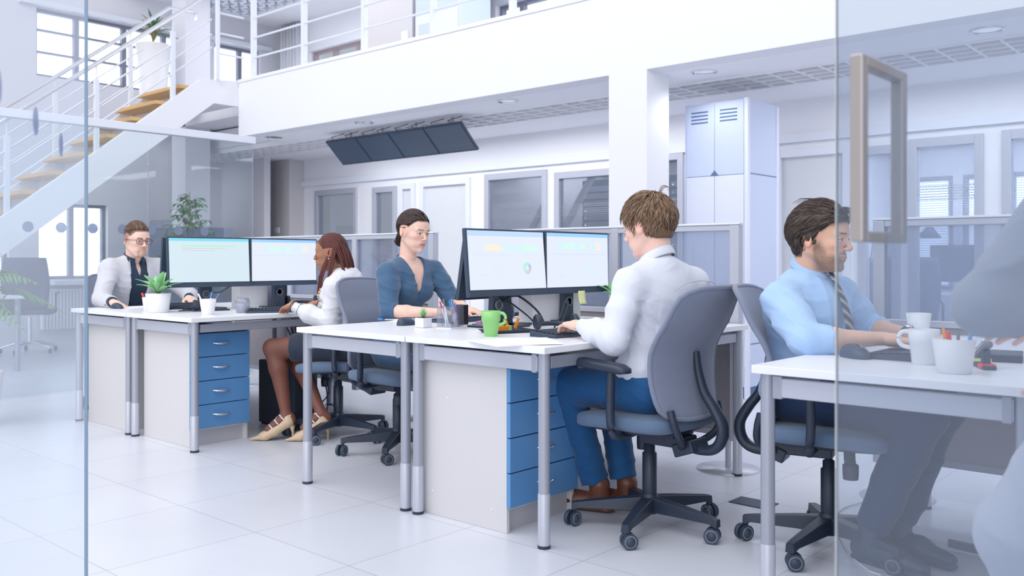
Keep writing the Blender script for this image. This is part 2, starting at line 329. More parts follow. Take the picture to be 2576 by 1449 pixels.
for x0, x1, z0, z1, k in PW:
    if x0 < -12: continue
    wn += 1; t = 0.045; y = WY-0.03
    f = B().box(x0-0.02, y, z0, x0+t, y+0.09, z1+0.03).box(x1-t, y, z0, x1+0.02, y+0.09, z1+0.03).box(x0+t, y, z1-t, x1-t, y+0.09, z1+0.03).box(x0+t, y, z0, x1-t, y+0.09, z0+t)
    fr = struct('window_%d' % wn, f, M['steel2'] if k == 'glass' else M['wmetal'], 0.004)
    pm = {'glass': 'glassB', 'frost': 'frost', 'pale': 'frost'}[k]
    B().box(x0+t-0.005, y+0.035, z0+t-0.005, x1-t+0.005, y+0.043, z1-t+0.005).build('pane', M[pm], fr)
struct('door_2', B().box(-11.99, 7.62, 0, -11.45, 7.70, 1.98), M['wmetal'], 0.004, label='white door at the far left of the back wall')
struct('trim_2', B().box(-12, WY-0.035, 2.12, 1.5, WY, 2.20), M['wmetal'], 0.003, label='pale rail above the glazed partition')
# rooms behind the partition
struct('wall_rooms_back', B().box(-12, 10.6, 0, -3.6, 10.7, CZ+0.3), M['wall2'])
wall_with_holes('wall_office_back', 'y', 10.6, -3.6, 3.0, 0, CZ+0.3, [(-3.5, -2.94, 0.75, 2.0), (-2.84, -2.48, 0.75, 2.0), (-2.38, -1.2, 0.75, 2.0)], M['wall2'])
struct('ceiling_rooms', B().box(-12, WY+0.1, CZ, 3, 10.7, CZ+0.1), M['ceil'])
for x in (-8.40, -7.35, -3.68): struct('wall_room_divider', B().box(x-0.04, WY+0.1, 0, x+0.04, 10.6, CZ), M['wall2'])
for i, (x0, x1) in enumerate(((-3.5, -2.94), (-2.84, -2.48), (-2.38, -1.2))):
    fr = struct('window_%d' % (30+i), B().box(x0, 10.60, 0.75, x0+0.05, 10.66, 2.0).box(x1-0.05, 10.60, 0.75, x1, 10.66, 2.0).box(x0+0.05, 10.60, 1.95, x1-0.05, 10.66, 2.0).box(x0+0.05, 10.60, 0.75, x1-0.05, 10.66, 0.8), M['wframe'], 0.003)
    bl = B(); z = 0.79
    while z < 1.96: bl.obox(((x0+x1)/2, 10.575, z), (x1-x0-0.04, 0.014, 0.0012), np.array([[1, 0, 0], [0, 0.8, -0.6], [0, 0.6, 0.8]])); z += 0.026
    b_ = bl.build('window_blind', M['blind']); tag(b_, ['slatted blind lowered behind the lamp shade in the far office', 'slatted blind above the switched-off monitor in the far office', 'slatted blind at the right end of the far office'][i], 'blind', 'slatted blinds in the far office')
# upper windows on the left wall and behind the gallery
def window(n, axis, pos, a0, a1, z0, z1, mull, trans=(), fm='wframe', w=0.04):
    b = B()
    def bx(l, r, za, zb):
        if axis == 'x': b.box(pos-0.16, l, za, pos-0.08, r, zb)
        else: b.box(l, pos+0.08, za, r, pos+0.16, zb)
    bx(a0, a0+w, z0, z1); bx(a1-w, a1, z0, z1); bx(a0+w, a1-w, z1-w, z1); bx(a0+w, a1-w, z0, z0+w)
    for q in mull: bx(q-w*0.8, q+w*0.8, z0+w, z1-w)
    ed = [a0]+list(mull)+[a1]
    for t in trans:
        for i in range(len(ed)-1): bx(ed[i]+w*0.8, ed[i+1]-w*0.8, t-0.012, t+0.012)
    fr = struct('window_%d' % n, b, M[fm], 0.004)
    p = B(); (p.box(pos-0.125, a0, z0, pos-0.12, a1, z1) if axis == 'x' else p.box(a0, pos+0.12, z0, a1, pos+0.125, z1)).build('pane', M['glassA'], fr)
window(40, 'x', WX, 4.52, 6.72, 3.40, 4.26, (5.05, 5.68, 6.25), (3.72, 4.0))
window(41, 'x', WX, 6.98, 7.75, 3.40, 4.26, (7.45,))
window(42, 'x', WX, 4.54, 5.42, 0.83, 1.80, (4.98,))
window(43, 'x', WX, 3.2, 4.2, 0.83, 1.80, (3.7,))
window(46, 'x', WX, 1.6, 3.0, 3.40, 4.26, (2.3,))
window(44, 'y', 8.1, -11.25, -9.0, 3.4, 4.20, (-10.75, -10.2, -9.6), (), 'rframe', 0.035)
window(45, 'y', 8.1, -7.45, -3.6, 3.4, 4.18, (-7.1, -6.4, -5.7, -5.0, -4.3))
struct('trim_3', B().box(WX, 4.3, 4.27, WX+0.09, 7.9, 4.33), M['wmetal'], 0.004, label='blind box above the upper left windows')
for i, (l, r) in enumerate(((4.60, 4.95), (5.01, 5.38), (3.25, 4.15))):
    bl = B(); z = 0.86
    while z < 1.5: bl.obox((WX-0.05, (l+r)/2, z), (0.011, r-l, 0.0012), np.array([[0.85, 0, -0.53], [0, 1, 0], [0.53, 0, 0.85]])); z += 0.03
    tag(bl.build('window_blind', M['blind']), ['narrow slatted blind left of the mullion in the ground-floor window', 'slatted blind right of the mullion in the ground-floor window', 'slatted blind in the ground-floor window under the stairs'][i], 'blind', 'ground-floor window blinds')
cu = B().grid(lambda u, v: np.array([-11.85+0.5*u, 8.0+0.03*math.sin(u*40), UZ+1.5*v]), 60, 2)
tag(cu.build('curtain', M['curtain'], solid=0.004), 'long white curtain in the gallery corner between the windows', 'curtain')
cu = B().grid(lambda u, v: np.array([-8.15+0.68*u, 8.0+0.03*math.sin(u*34), UZ+1.5*v]), 50, 2)
tag(cu.build('curtain', M['curtain'], solid=0.004), 'white curtain on the gallery left of the wide window', 'curtain')
# gallery furniture: beige partition block and blue-white cooling cabinet
struct('wall_gallery_block', B().box(-8.57, 7.0, UZ, -7.74, 7.9, 4.67), M['beige'], 0.003)
t = thing('vending_cabinet', 'pale blue cabinet with vents standing upstairs behind the railing', 'cabinet', (-7.33, 7.2, UZ))
B().box(-0.36, -0.2, 0, 0.36, 0.3, 1.5).build('body', M['tower'], t, 0.01)
B().box(-0.34, -0.215, 0.25, -0.02, -0.2, 0.72).box(0.02, -0.215, 0.25, 0.34, -0.2, 0.72).build('door', M['towerl'], t, 0.003)
B().box(-0.28, -0.222, 0.35, -0.08, -0.214, 0.62).build('display_panel', M['tower'], t, 0.003)
v = B()
for a in (-0.28, 0.08):
    for k in range(2): v.box(a, -0.21, 0.06+k*0.07, a+0.17, -0.198, 0.10+k*0.07)
v.build('vent', M['slot'], t)
tag(B().box(-7.90, 6.97, 3.62, -7.80, 7.0, 3.72).build('wall_switch', M['white'], None, 0.004), 'small white switch box on the beige block upstairs', 'switch')
# ------------------------------------------------------------------ gallery railing
t = thing('balcony_railing', 'white post railing with thin horizontal rails along the upper gallery', 'railing', (-9.0, FY+0.1, UZ))
px_ = [-9.15, -8.17, -7.15, -6.14, -5.15, -4.15, -3.1, -2.1]
for xx in px_: B().box(xx+9.0-0.022, -0.03, -0.02, xx+9.0+0.022, 0.03, 1.06).build('post', M['wmetal'], t, 0.003)
for z in (0.28, 0.51, 0.74): B().cyl((-0.2, 0, z), (7.2, 0, z), 0.012, n=8).build('rail', M['wmetal'], t)
B().cyl((-0.2, 0, 1.09), (7.2, 0, 1.09), 0.024, n=12).build('handrail', M['rail'], t)
# ------------------------------------------------------------------ staircase
t = thing('staircase', 'open staircase with pine treads and white stringers rising to the gallery', 'staircase', (-9.31, 3.0, 0))
SL = 0.787
def zt(y): return 1.473+SL*(y-3.179)
def stringer(x0, x1):
    y0 = 1.60; ys = [(y0, zt(y0)), (5.25, zt(5.25)), (FY, UZ+0.02), (FY, 2.85), (5.41, 2.85), (y0, zt(y0)-0.378)]
    return B().prism(ys, lambda u, v, s: (x0 if s == 0 else x1, u-3.0, v))
stringer(0, -0.06).build('stringer', M['wall'], t, 0.003); stringer(-1.06, -1.12).build('stringer', M['wall'], t, 0.003)
for k in range(9):
    y = 5.16-0.268*k; z = zt(y)-0.03
    B().box(-1.05, y-0.14-3, z-0.02, -0.07, y+0.14-3, z+0.02).build('tread', M['wood'], t, 0.004)
    B().box(-1.05, y+0.10-3, z-0.12, -0.07, y+0.115-3, z-0.02).build('riser_rail', M['edge'], t)
B().box(-1.06, 2.24, 2.86, -0.06, 2.72, 2.90).build('landing', M['wall'], t)
def zr(y): return 2.371+0.782*(y-3.179)
for xx, ys in ((0.0, (2.42, 3.249, 4.10, 4.93)), (-1.03, (2.42, 3.26, 4.10, 4.95))):
    for y in ys:
        B().box(xx-0.022-0.03, y-3-0.022, zt(y)-0.1, xx+0.022-0.03, y-3+0.022, zr(y)-0.16).cyl((xx-0.03, y-3, zr(y)-0.16), (xx-0.03, y-3, zr(y)-0.01), 0.008, n=8).build('post', M['wmetal'], t)
    hy = 5.75 if xx == 0 else 5.45
    pts = [(xx-0.03, y-3, zr(y)) for y in (1.3, 3, 4.2, hy-0.02)]
    if xx: pts += [(xx-0.03, hy-3+0.25, zr(hy)+0.0), (xx-0.03, hy-3+0.33, zr(hy)-0.02), (xx-0.03, hy-3+0.33, zr(hy)-0.1)]
    B().tube(pts, 0.023, 12).build('handrail', M['rail'], t)
    for q in (0.30, 0.47, 0.62):
        B().tube([(xx-0.03, y-3, zr(y)-q) for y in (1.3, hy-0.35)], 0.009, 8).build('rail', M['wmetal'], t)
# landing rail at the head of the stairs
t = thing('landing_railing', 'short white railing closing the stair landing beside the gallery corner', 'railing', (-9.25, 5.3, UZ))
for y in (0.12,): B().box(-0.02, y-0.02, -0.02, 0.02, y+0.02, 1.06).build('post', M['wmetal'], t, 0.003)
for z in (0.28, 0.51, 0.74): B().cyl((0, 0.12, z), (0, 0.45, z), 0.012, n=8).build('rail', M['wmetal'], t)
# ------------------------------------------------------------------ glass partition with dots beside the stairs
t = thing('glass_partition', 'glass partition with a white header and a row of frosted dots by the stairs', 'partition', (-7.5, 3.7, 0))
B().box(-0.04, -2.7, 2.17, 0.04, 1.07, 2.235).build('header', M['wmetal'], t, 0.004)
for a, b_ in ((-2.7, -1.30), (-1.29, 0.03), (0.04, 1.06)): B().box(-0.004, a, 0.02, 0.004, b_, 2.17).build('pane', M['glassA'], t)
for k in range(15):
    y = -0.94+0.25*(k-6)
    if y > 1.0: break
    B().lathe([(0.042, -0.001), (0.042, 0.001)], (0.007, y, 1.333-0), 20, axis=np.array([[0, 0, 1], [1, 0, 0], [0, 1, 0.0]])).build('dot', M['dot'], t)
D_ = math.radians
# ------------------------------------------------------------------ ceiling downlights
for i, (x, y) in enumerate(((-9.0, 5.99), (-7.35, 5.98), (-5.40, 6.03), (-3.45, 6.09), (-1.51, 6.15))):
    t = thing('downlight', ['recessed chrome downlight nearest the stairs', 'recessed chrome downlight left of the hanging displays', 'recessed chrome downlight right of the hanging displays', 'recessed chrome downlight beside the square pillar', 'recessed chrome downlight above the door handle side'][i], 'light', (x, y, CZ-0.001), 0, 'recessed gallery downlights')
    B().lathe([(0.10, 0), (0.10, -0.006), (0.088, -0.006), (0.07, 0.045), (0.02, 0.05)], n=28).build('reflector', M['chrome'], t)
    b = B()
    for a in range(3): b.lathe([(0.012, -0.002), (0.014, 0.02)], (0.045*math.cos(a*2.1), 0.045*math.sin(a*2.1), 0.005), 10)
    b.build('lamp', M['chrome'], t)
    ld = bpy.data.lights.new('downlight_beam', 'SPOT'); ld.energy = 10; ld.spot_size = D_(150); ld.spot_blend = 0.6; ld.shadow_soft_size = 0.08; ld.color = (0.98, 0.98, 1.0)
    lo_ = bpy.data.objects.new('downlight_beam', ld); C.objects.link(lo_); lo_.location = (x, y, CZ-0.02)
# ------------------------------------------------------------------ four hanging displays
for i in range(4):
    x0 = -8.30+i*0.537; t = thing('wall_display', ['leftmost of the four dark displays hanging under the gallery', 'second from the left of the four hanging dark displays', 'third from the left of the four hanging dark displays', 'rightmost of the four dark displays hanging under the gallery'][i], 'screen', (x0+0.265, 6.33, 2.29), 0, 'dark displays hanging under the gallery')
    R = np.array([[1, 0, 0], [0, math.cos(0.80), -math.sin(0.80)], [0, math.sin(0.80), math.cos(0.80)]])
    Rm = R
    def P(x, y, z): return Rm@np.array([x, y, z])
    b = B(); b.obox((0, 0, 0), (0.53, 0.03, 0.35), Rm); b.build('casing', M['darkpl2'], t, 0.006)
    B().obox(P(0, -0.0165, 0.005), (0.505, 0.003, 0.315), Rm).build('screen', M['dark_screen'], t)
    B().obox(P(0, 0.03, 0), (0.2, 0.03, 0.16), Rm).cyl((0, 0.02, 0.02), (0, 0.02, 0.24), 0.012).build('mount', M['steel'], t)
    for q in (-0.15, 0.10): B().tube([P(q, 0.02, 0.16), P(q, 0.0, 0.20)+np.array([0.0, 0, 0.01]), np.array([q+0.03, 0.0, 0.20]), np.array([q+0.05, 0.06, 0.24])], 0.004, 6).build('cable', M['rubber'], t)
# ------------------------------------------------------------------ tall ventilated tower
t = thing('ventilation_tower', 'tall pale blue metal tower with slotted vents and small triangle marks', 'cabinet', (-3.52, 6.40, 0))
B().box(-0.28, 0, 0.09, 0.28, 0.50, 2.32).build('body', M['tower'], t, 0.004)
B().box(-0.27, 0.02, 0, 0.27, 0.48, 0.09).build('plinth', M['slot'], t)
for a, b_, n_ in ((-0.262, -0.012, 0), (-0.008, 0.242, 1)):
    B().box(a, -0.008, 1.74, b_, 0, 2.305).build('door', M['tower'], t, 0.003)
    B().box(a, -0.008, 0.72, b_, 0, 1.735).build('door', M['towerl'], t, 0.003)
    v = B()
    for k in range(4): v.box(a+0.045, -0.0095, 2.16+k*0.028, b_-0.055, -0.007, 2.172+k*0.028)
    v.build('vent', M['slot'], t)
for z in (1.76, 0.74, 0.56, 0.38): B().prism([(-0.035, z-0.02), (0.035, z-0.02), (0, z+0.022)], lambda u, v, s: (u-0.01, -0.0105 if s else -0.007, v)).build('triangle_mark', M['slot'], t)
for z in (0.12, 0.40, 0.56): B().box(-0.262, -0.008, z, 0.242, 0, z+0.13).build('drawer_front', M['towerl'], t, 0.003)
B().box(0.25, -0.02, 0, 0.285, 0.02, 2.325).box(0.26, 0.47, 0, 0.29, 0.51, 2.31).build('corner_post', M['towerl'], t, 0.004)
for z in (0.42, 0.72, 1.74): B().box(0.281, 0.02, z, 0.283, 0.47, z+0.006).build('seam', M['slot'], t)
# ------------------------------------------------------------------ server racks
def rack(x, y, label, w=0.56, n=22):
    t = thing('server_rack', label, 'rack', (x, y, 0), 0, 'server racks behind the glass'); B().box(-w/2, 0, 0, w/2, 0.8, 2.05).build('cabinet', M['rack'], t, 0.004)
    b = B()
    for k in range(n): b.box(-w/2+0.03, -0.012, 0.1+k*0.086, w/2-0.03, 0, 0.165+k*0.086)
    b.build('equipment', M['cabm'], t)
    l = B()
    for k in range(n):
        for q in (-w/2+0.05, w/2-0.09): l.box(q, -0.018, 0.12+k*0.086, q+0.014, -0.012, 0.134+k*0.086, m=(k*7+int(q*50)) % 3 == 0)
    l.build('status_light', [M['led'], M['ledb']], t)
for i in range(4): rack(-6.45+i*0.62, 8.9, ['server rack showing in the left glazed bay beside the upright', 'server rack in the left half of the bay by the pillar', 'server rack close to the white pillar behind glass', 'server rack glimpsed between pillar and tower'][i])
st_ = B(); 
for a in (0, 1): st_.obox((-7.0+a*0.5, 8.3, 1.5), (0.06, 0.06, 1.9), np.array([[0.82, 0, 0.57], [0, 1, 0], [-0.57, 0, 0.82]]))
tag(st_.build('diagonal_brace', M['wall2']), 'pale diagonal braces crossing behind the first glazed bay', 'brace')
m = B()
for x0, x1 in ((-7.17, -6.37), (-6.12, -5.4), (-5.2, -4.65), (-2.41, -1.97)):
    n = int((x1-x0)/0.022)
    for k in range(n):
        for r in range(6): m.obox((x0+(k+0.5+(r % 2)*0.5)*0.022, WY+0.01, 1.56+r*0.022+(0)), (0.015, 0.001, 0.008))
tag(m.build('privacy_film', M['frost']), 'band of pale mesh-pattern film across the glazed bays', 'film', kind='thing')
# ------------------------------------------------------------------ desks
TZ = 0.75; DY0, DLEN = 2.55, 1.60
def desk(x0, x1, label, y0=DY0):
    t = thing('desk', label, 'desk', (x0, y0, 0), 0, 'white desks on silver tube legs'); W = x1-x0
    B().box(0.002, 0, TZ-0.025, W-0.002, DLEN, TZ).build('tabletop', [M['white']], t, 0.002)
    for lx in (0.037, W-0.037):
        for ly in (0.04, DLEN-0.05):
            l = B().lathe([(0.0215, 0.20), (0.0215, TZ-0.025)], (lx, ly, 0), 20).build('leg', M['steel'], t)
            B().lathe([(0.0235, 0.012), (0.0235, 0.20), (0.0225, 0.203)], (lx, ly, 0), 20).build('leg_sleeve', M['steel2'], l)
            B().lathe([(0.0245, 0.0), (0.0245, 0.012)], (lx, ly, 0), 20).build('foot_cap', M['darkpl'], l)
    for ly in (0.04, DLEN-0.05): B().box(0.06, ly-0.012, TZ-0.095, W-0.06, ly+0.012, TZ-0.037).build('cross_beam', M['steel2'], t, 0.003)
    for lx in (0.037, W-0.037): B().box(lx-0.01, 0.07, TZ-0.085, lx+0.01, DLEN-0.08, TZ-0.04).build('side_beam', M['steel'], t, 0.003)
    for lx, s in ((0.06, 1), (W-0.06, -1)): B().box(lx-0.003, 0.026, TZ-0.10, lx+s*0.028, 0.054, TZ-0.030).build('corner_bracket', M['steel'], t, 0.003)
    return t
desk(-6.195, -5.405, 'desk at the far left under the mouse hand of the bespectacled man')
desk(-5.400, -4.625, 'desk holding the pen pot and clear tumbler, in front of the braided woman')
desk(-3.645, -2.868, 'desk with the small succulent, in front of the woman in the navy dress')
desk(-2.864, -2.100, 'desk with the green mug, in front of the man in the white shirt')
desk(-1.285, -0.510, 'desk with the large grey mouse, in front of the man in the blue shirt')
desk(-0.506, 0.260, 'desk cut by the right edge carrying the stapler side')

def pedestal(loc, sx, sy, facing, label, h=0.672):
    """drawers open towards +x (facing=1) or -x"""
    t = thing('drawer_unit', label, 'cabinet', loc, 0 if facing > 0 else PI); b = 0.018
    b_ = B().box(0, 0, 0, sx-0.02, b, h-0.02).box(0, sy-b, 0, sx-0.02, sy, h-0.02).box(0, b, 0, 0.015, sy-b, h-0.02).box(0.015, b, 0.09, sx-0.02, sy-b, 0.10)
    b_.build('body', M['body'], t, 0.002)
    B().box(sx-0.06, b, 0.0, sx-0.045, sy-b, 0.10).build('plinth', M['plinth'], t)
    B().box(-0.004, -0.004, h-0.02, sx, sy+0.004, h).build('top_panel', M['bodytop'], t, 0.002)
    for k in range(4):
        z = 0.100+k*0.1375
        d = B().box(sx-0.02, -0.002, z+0.002, sx, sy+0.002, z+0.1355).build('drawer', M['blue'], t, 0.002)
        cy = sy/2
        B().tube([(sx, cy-0.05, z+0.078), (sx+0.016, cy-0.035, z+0.076), (sx+0.021, cy, z+0.074), (sx+0.016, cy+0.035, z+0.076), (sx, cy+0.05, z+0.078)], [0.004, 0.006, 0.007, 0.006, 0.004], 8, smooth=4).build('handle', M['rail'], d)
    s = B()
    for q in ((0.06, 0.1), (sx-0.1, 0.08), (0.15, 0.5)): s.lathe([(0.004, -0.001), (0.004, 0.001)], (q[0], -0.001, q[1]), 10, axis=np.array([[1, 0, 0], [0, 0, 1], [0, -1, 0.0]]))
    s.build('screw_cap', M['white'], t)
    return t
pedestal((-2.835, 2.625, 0), 0.50, 0.43, 1, 'drawer unit with four dark blue drawers under the green mug desk')
pedestal((-5.335, 2.63, 0), 0.565, 0.375, 1, 'drawer unit with four blue drawers in front of the braided woman')
pedestal((-5.565, 3.03, 0), 0.565, 0.40, -1, 'drawer unit at the far left showing only its plain side')

# ------------------------------------------------------------------ screens between the desk groups
def partition_screen(x0, x1, label, nseg=2, base=True):
    t = thing('partition_screen', label, 'screen', (x0, 4.20, 0), 0, 'framed desk screens'); W = x1-x0; y = 0
    B().box(0.05, -0.022, 1.222, W-0.05, 0.022, 1.2515).build('top_rail', M['steel2'], t, 0.003)
    B().box(-0.006, -0.028, 1.252, W+0.006, 0.028, 1.262).build('cap', M['wmetal'], t, 0.002)
    B().box(0.05, -0.022, 0.775, W-0.05, 0.022, 0.805).build('mid_rail', M['steel2'], t, 0.003)
    B().box(0.05, -0.022, 0.17, W-0.05, 0.022, 0.20).build('bottom_rail', M['steel'], t, 0.003)
    for k in range(nseg+1):
        x = k*(W-0.05)/nseg
        B().box(x, -0.026, 0.12 if 0 < k < nseg else 0.15, x+0.05, 0.026, 1.25).build('post', M['steel2'], t, 0.003)
    for k in range(nseg):
        a, c = k*(W-0.05)/nseg+0.05, (k+1)*(W-0.05)/nseg
        B().box(a, -0.004, 0.805, c, 0.004, 1.222).build('pane', M['glassS'], t)
        B().box(a, -0.012, 0.20, c, 0.012, 0.775).build('panel', M['panelg'], t)
    for x in ((0.1, W-0.07) if base else ()):
        f = B().cyl((x, 0, 0.006), (x, 0, 0.17), 0.016, n=12).lathe([(0.16, 0.0), (0.16, 0.006), (0.02, 0.012)], (x, 0, 0), 32).build('foot', M['steel2'], t)
partition_screen(-6.90, -4.41, 'glass topped screen behind the braided woman', 3)
partition_screen(-3.70, -2.17, 'glass topped screen behind the man in the white shirt')
partition_screen(-1.50, 0.60, 'glass topped screen behind the man in the blue shirt')

# ------------------------------------------------------------------ office chairs (facing +x)
def chair(label, loc, rz, star=0.0, seatz=0.475, arms=True, fabric='mesh'):
    t = thing('office_chair', label, 'chair', loc, rz, 'grey mesh office chairs')
    star -= rz
    b = B().lathe([(0.030, 0.06), (0.038, 0.075), (0.038, 0.125), (0.03, 0.14)], n=20)
    hub = b.build('hub', M['darkpl'], t)
    for k in range(5):
        a = star+k*2*PI/5; R = rotz(a); secs = []
        for s_, w_, z0, z1 in ((0.02, 0.030, 0.070, 0.128), (0.12, 0.027, 0.072, 0.118), (0.28, 0.020, 0.072, 0.098), (0.305, 0.018, 0.062, 0.094), (0.312, 0.016, 0.062, 0.092)):
            secs.append([R@np.array([s_, y, z]) for y, z in ((-w_, z0), (w_, z0), (w_*0.8, z1), (-w_*0.8, z1))])
        B().rings(secs, sm=False).build('base_arm', M['darkpl'], t, 0.003)
        cx = R@np.array([0.30, 0, 0]); ca = a+0.9+k*1.3; Rc = rotz(ca)
        w_ = B()
        for s_ in (-1, 1):
            c0 = cx+Rc@np.array([0.012, s_*0.016, 0.030]); ax = np.array([Rc@np.array([1, 0, 0]), Rc@np.array([0, 0, 1]), Rc@np.array([0, -1, 0])]).T
            if s_ > 0: ax = np.array([Rc@np.array([1, 0, 0]), Rc@np.array([0, 0, -1]), Rc@np.array([0, 1, 0])]).T
            w_.lathe([(0.026, -0.008), (0.030, -0.004), (0.030, 0.006)], c0, 20, 0, axis=ax)
            w_.lathe([(0.0245, 0.005), (0.0235, 0.008), (0.0185, 0.008), (0.018, 0.005)], c0, 20, 1, True, axis=ax)
            w_.lathe([(0.018, 0.004), (0.017, 0.009), (0.004, 0.011)], c0, 16, 0, axis=ax)
        w_.cyl(cx+np.array([0, 0, 0.03]), cx+np.array([0, 0, 0.068]), 0.007)
        w_.build('caster', [M['darkpl2'], M['grpl']], t)
    B().lathe([(0.027, 0.12), (0.029, 0.16), (0.029, 0.30), (0.022, 0.305), (0.022, 0.33), (0.014, 0.335), (0.014, 0.40)], n=20).build('gas_column', M['darkpl'], t)
    me = B().box(-0.16, -0.075, 0.385, 0.13, 0.075, 0.418).box(-0.19, -0.05, 0.345, 0.02, 0.05, 0.39).obox((-0.19, 0, 0.35), (0.09, 0.12, 0.05), np.array([[0.94, 0, 0.34], [0, 1, 0], [-0.34, 0, 0.94]]))
    me.build('mechanism', M['darkpl'], t, 0.006)
    B().tube([(0.08, -0.05, 0.395), (0.085, -0.075, 0.36), (0.09, -0.085, 0.335)], 0.020, 12).lathe([(0.026, 0), (0.028, 0.02), (0.028, 0.05), (0.022, 0.055)], (0.09, -0.085, 0.29), 16).build('tension_knob', M['darkpl'], t)
    # seat cushion
    def seat(u, v):
        a = 2*PI*u; p = 0.42; cx_, cy_ = math.cos(a), math.sin(a); sx = math.copysign(abs(cx_)**p, cx_); sy = math.copysign(abs(cy_)**p, cy_)
        q = math.sin(PI*v)**0.45 if 0 < v < 1 else 0.0
        z = -0.5*math.cos(PI*v); top = v > 0.5
        x = 0.015+0.225*sx*q; y = 0.235*sy*q
        zz = seatz-0.035+0.035*(1 if top else -1)*abs(z*2)**0.5*0.95-0.035*max(0, x-0.08)**1*2.2-0.02*(x < -0.1)*0
        zz += 0.012*(abs(y)/0.23)**2*(1 if top else 0.4)
        return np.array([x, y, zz])
    B().grid(seat, 40, 20).build('seat', M['seatf'], t)
    B().rings([[np.array([0.015+r*math.copysign(abs(math.cos(a))**0.5, math.cos(a)), r*1.02*math.copysign(abs(math.sin(a))**0.5, math.sin(a)), z-0.05*max(0, r*math.cos(a)-0.08)]) for a in [2*PI*k/28 for k in range(28)]] for r, z in ((0.14, seatz-0.075), (0.205, seatz-0.066), (0.212, seatz-0.052))]).build('seat_pan', M['darkpl'], t)
    # mesh backrest: grid shell
    def back(u, v):
        yy = 2*u-1; hw = 0.178+0.040*math.sin(PI*min(1, v*0.8+0.1))+0.012*v
        e = abs(2*v-1)**10; hw *= 1-0.13*e
        z = seatz-0.005+0.50*v-0.02*(abs(yy)**4)*(1 if v > .5 else -1)*e
        x = -0.235+0.035*math.sin(PI*min(1, v*1.35))-0.13*max(0, v-0.5)**1.35*2.0+0.045*yy*yy
        return np.array([x, hw*yy, z])
    bk = B().grid(back, 20, 24).build('backrest', M[fabric], t, solid=0.016)
    q = bk.modifiers.new('sub', 'SUBSURF'); q.levels = 1; q.render_levels = 1
    rim = [back(0, v/14) for v in range(15)]+[back(u/8, 1) for u in range(1, 9)]+[back(1, 1-v/14) for v in range(1, 15)]+[back(1-u/8, 0) for u in range(1, 9)]
    B().tube(rim[:-1]+[rim[0], rim[1]], 0.0105, 8, cap=False, up=(1, 0, 0.05)).build('back_rim', M[fabric], t)
    # curved spine and side links
    sp = [(-0.218, 0, seatz+0.245), (-0.228, 0, seatz+0.17), (-0.255, 0, seatz+0.09), (-0.295, 0, seatz+0.035), (-0.330, 0, seatz-0.03), (-0.322, 0, seatz-0.09), (-0.28, 0, seatz-0.125), (-0.20, 0, seatz-0.128), (-0.10, 0, seatz-0.11)]
    B().tube(sp, [0.012, 0.015, 0.018, 0.020, 0.021, 0.021, 0.020, 0.020, 0.020], 12, flat=1.35, up=(0, 1, 0), smooth=5).build('spine', M['darkpl'], t)
    for s_ in (-1, 1):
        B().tube([(-0.208, s_*0.165, seatz+0.035), (-0.222, s_*0.160, seatz-0.02), (-0.225, s_*0.13, seatz-0.075), (-0.19, s_*0.06, seatz-0.115), (-0.15, s_*0.03, seatz-0.12)], 0.0145, 10, smooth=4).build('back_link', M['darkpl'], t)
    if arms:
        for s_ in (-1, 1):
            a = B().tube([(-0.02, s_*0.10, seatz-0.075), (-0.02, s_*0.24, seatz-0.078), (-0.015, s_*0.268, seatz-0.05), (-0.01, s_*0.272, seatz+0.03), (-0.015, s_*0.272, seatz+0.18)], [0.014, 0.016, 0.019, 0.020, 0.020], 12, flat=0.8, smooth=4).build('armrest', M['darkpl'], t)
            pp = []
            for r_, z in ((0.75, seatz+0.178), (1, seatz+0.183), (1.0, seatz+0.198), (0.86, seatz+0.208)):
                pp.append([np.array([0.03+0.125*r_*math.copysign(abs(math.cos(k))**0.6, math.cos(k)), s_*0.268+0.042*r_*math.copysign(abs(math.sin(k))**0.6, math.sin(k)), z+0.01*math.cos(k)]) for k in [2*PI*j/28 for j in range(28)]])
            B().rings(pp).build('arm_pad', M['darkpl'], a)
    return t
D = math.radians
chair('office chair with its back to us, holding the man in the white shirt', (-1.985, 3.07, 0), D(178), D(214))
chair('office chair under the man in the blue shirt', (-1.335, 3.27, 0), D(12), D(196))
chair('office chair under the woman in the navy dress', (-3.80, 3.33, 0), D(4), D(234), seatz=0.47)
chair('office chair under the woman with braids', (-4.45, 3.42, 0), D(225), D(222), seatz=0.47)
chair('office chair half hidden behind the man with glasses', (-6.42, 3.06, 0), D(0), D(20), seatz=0.47)

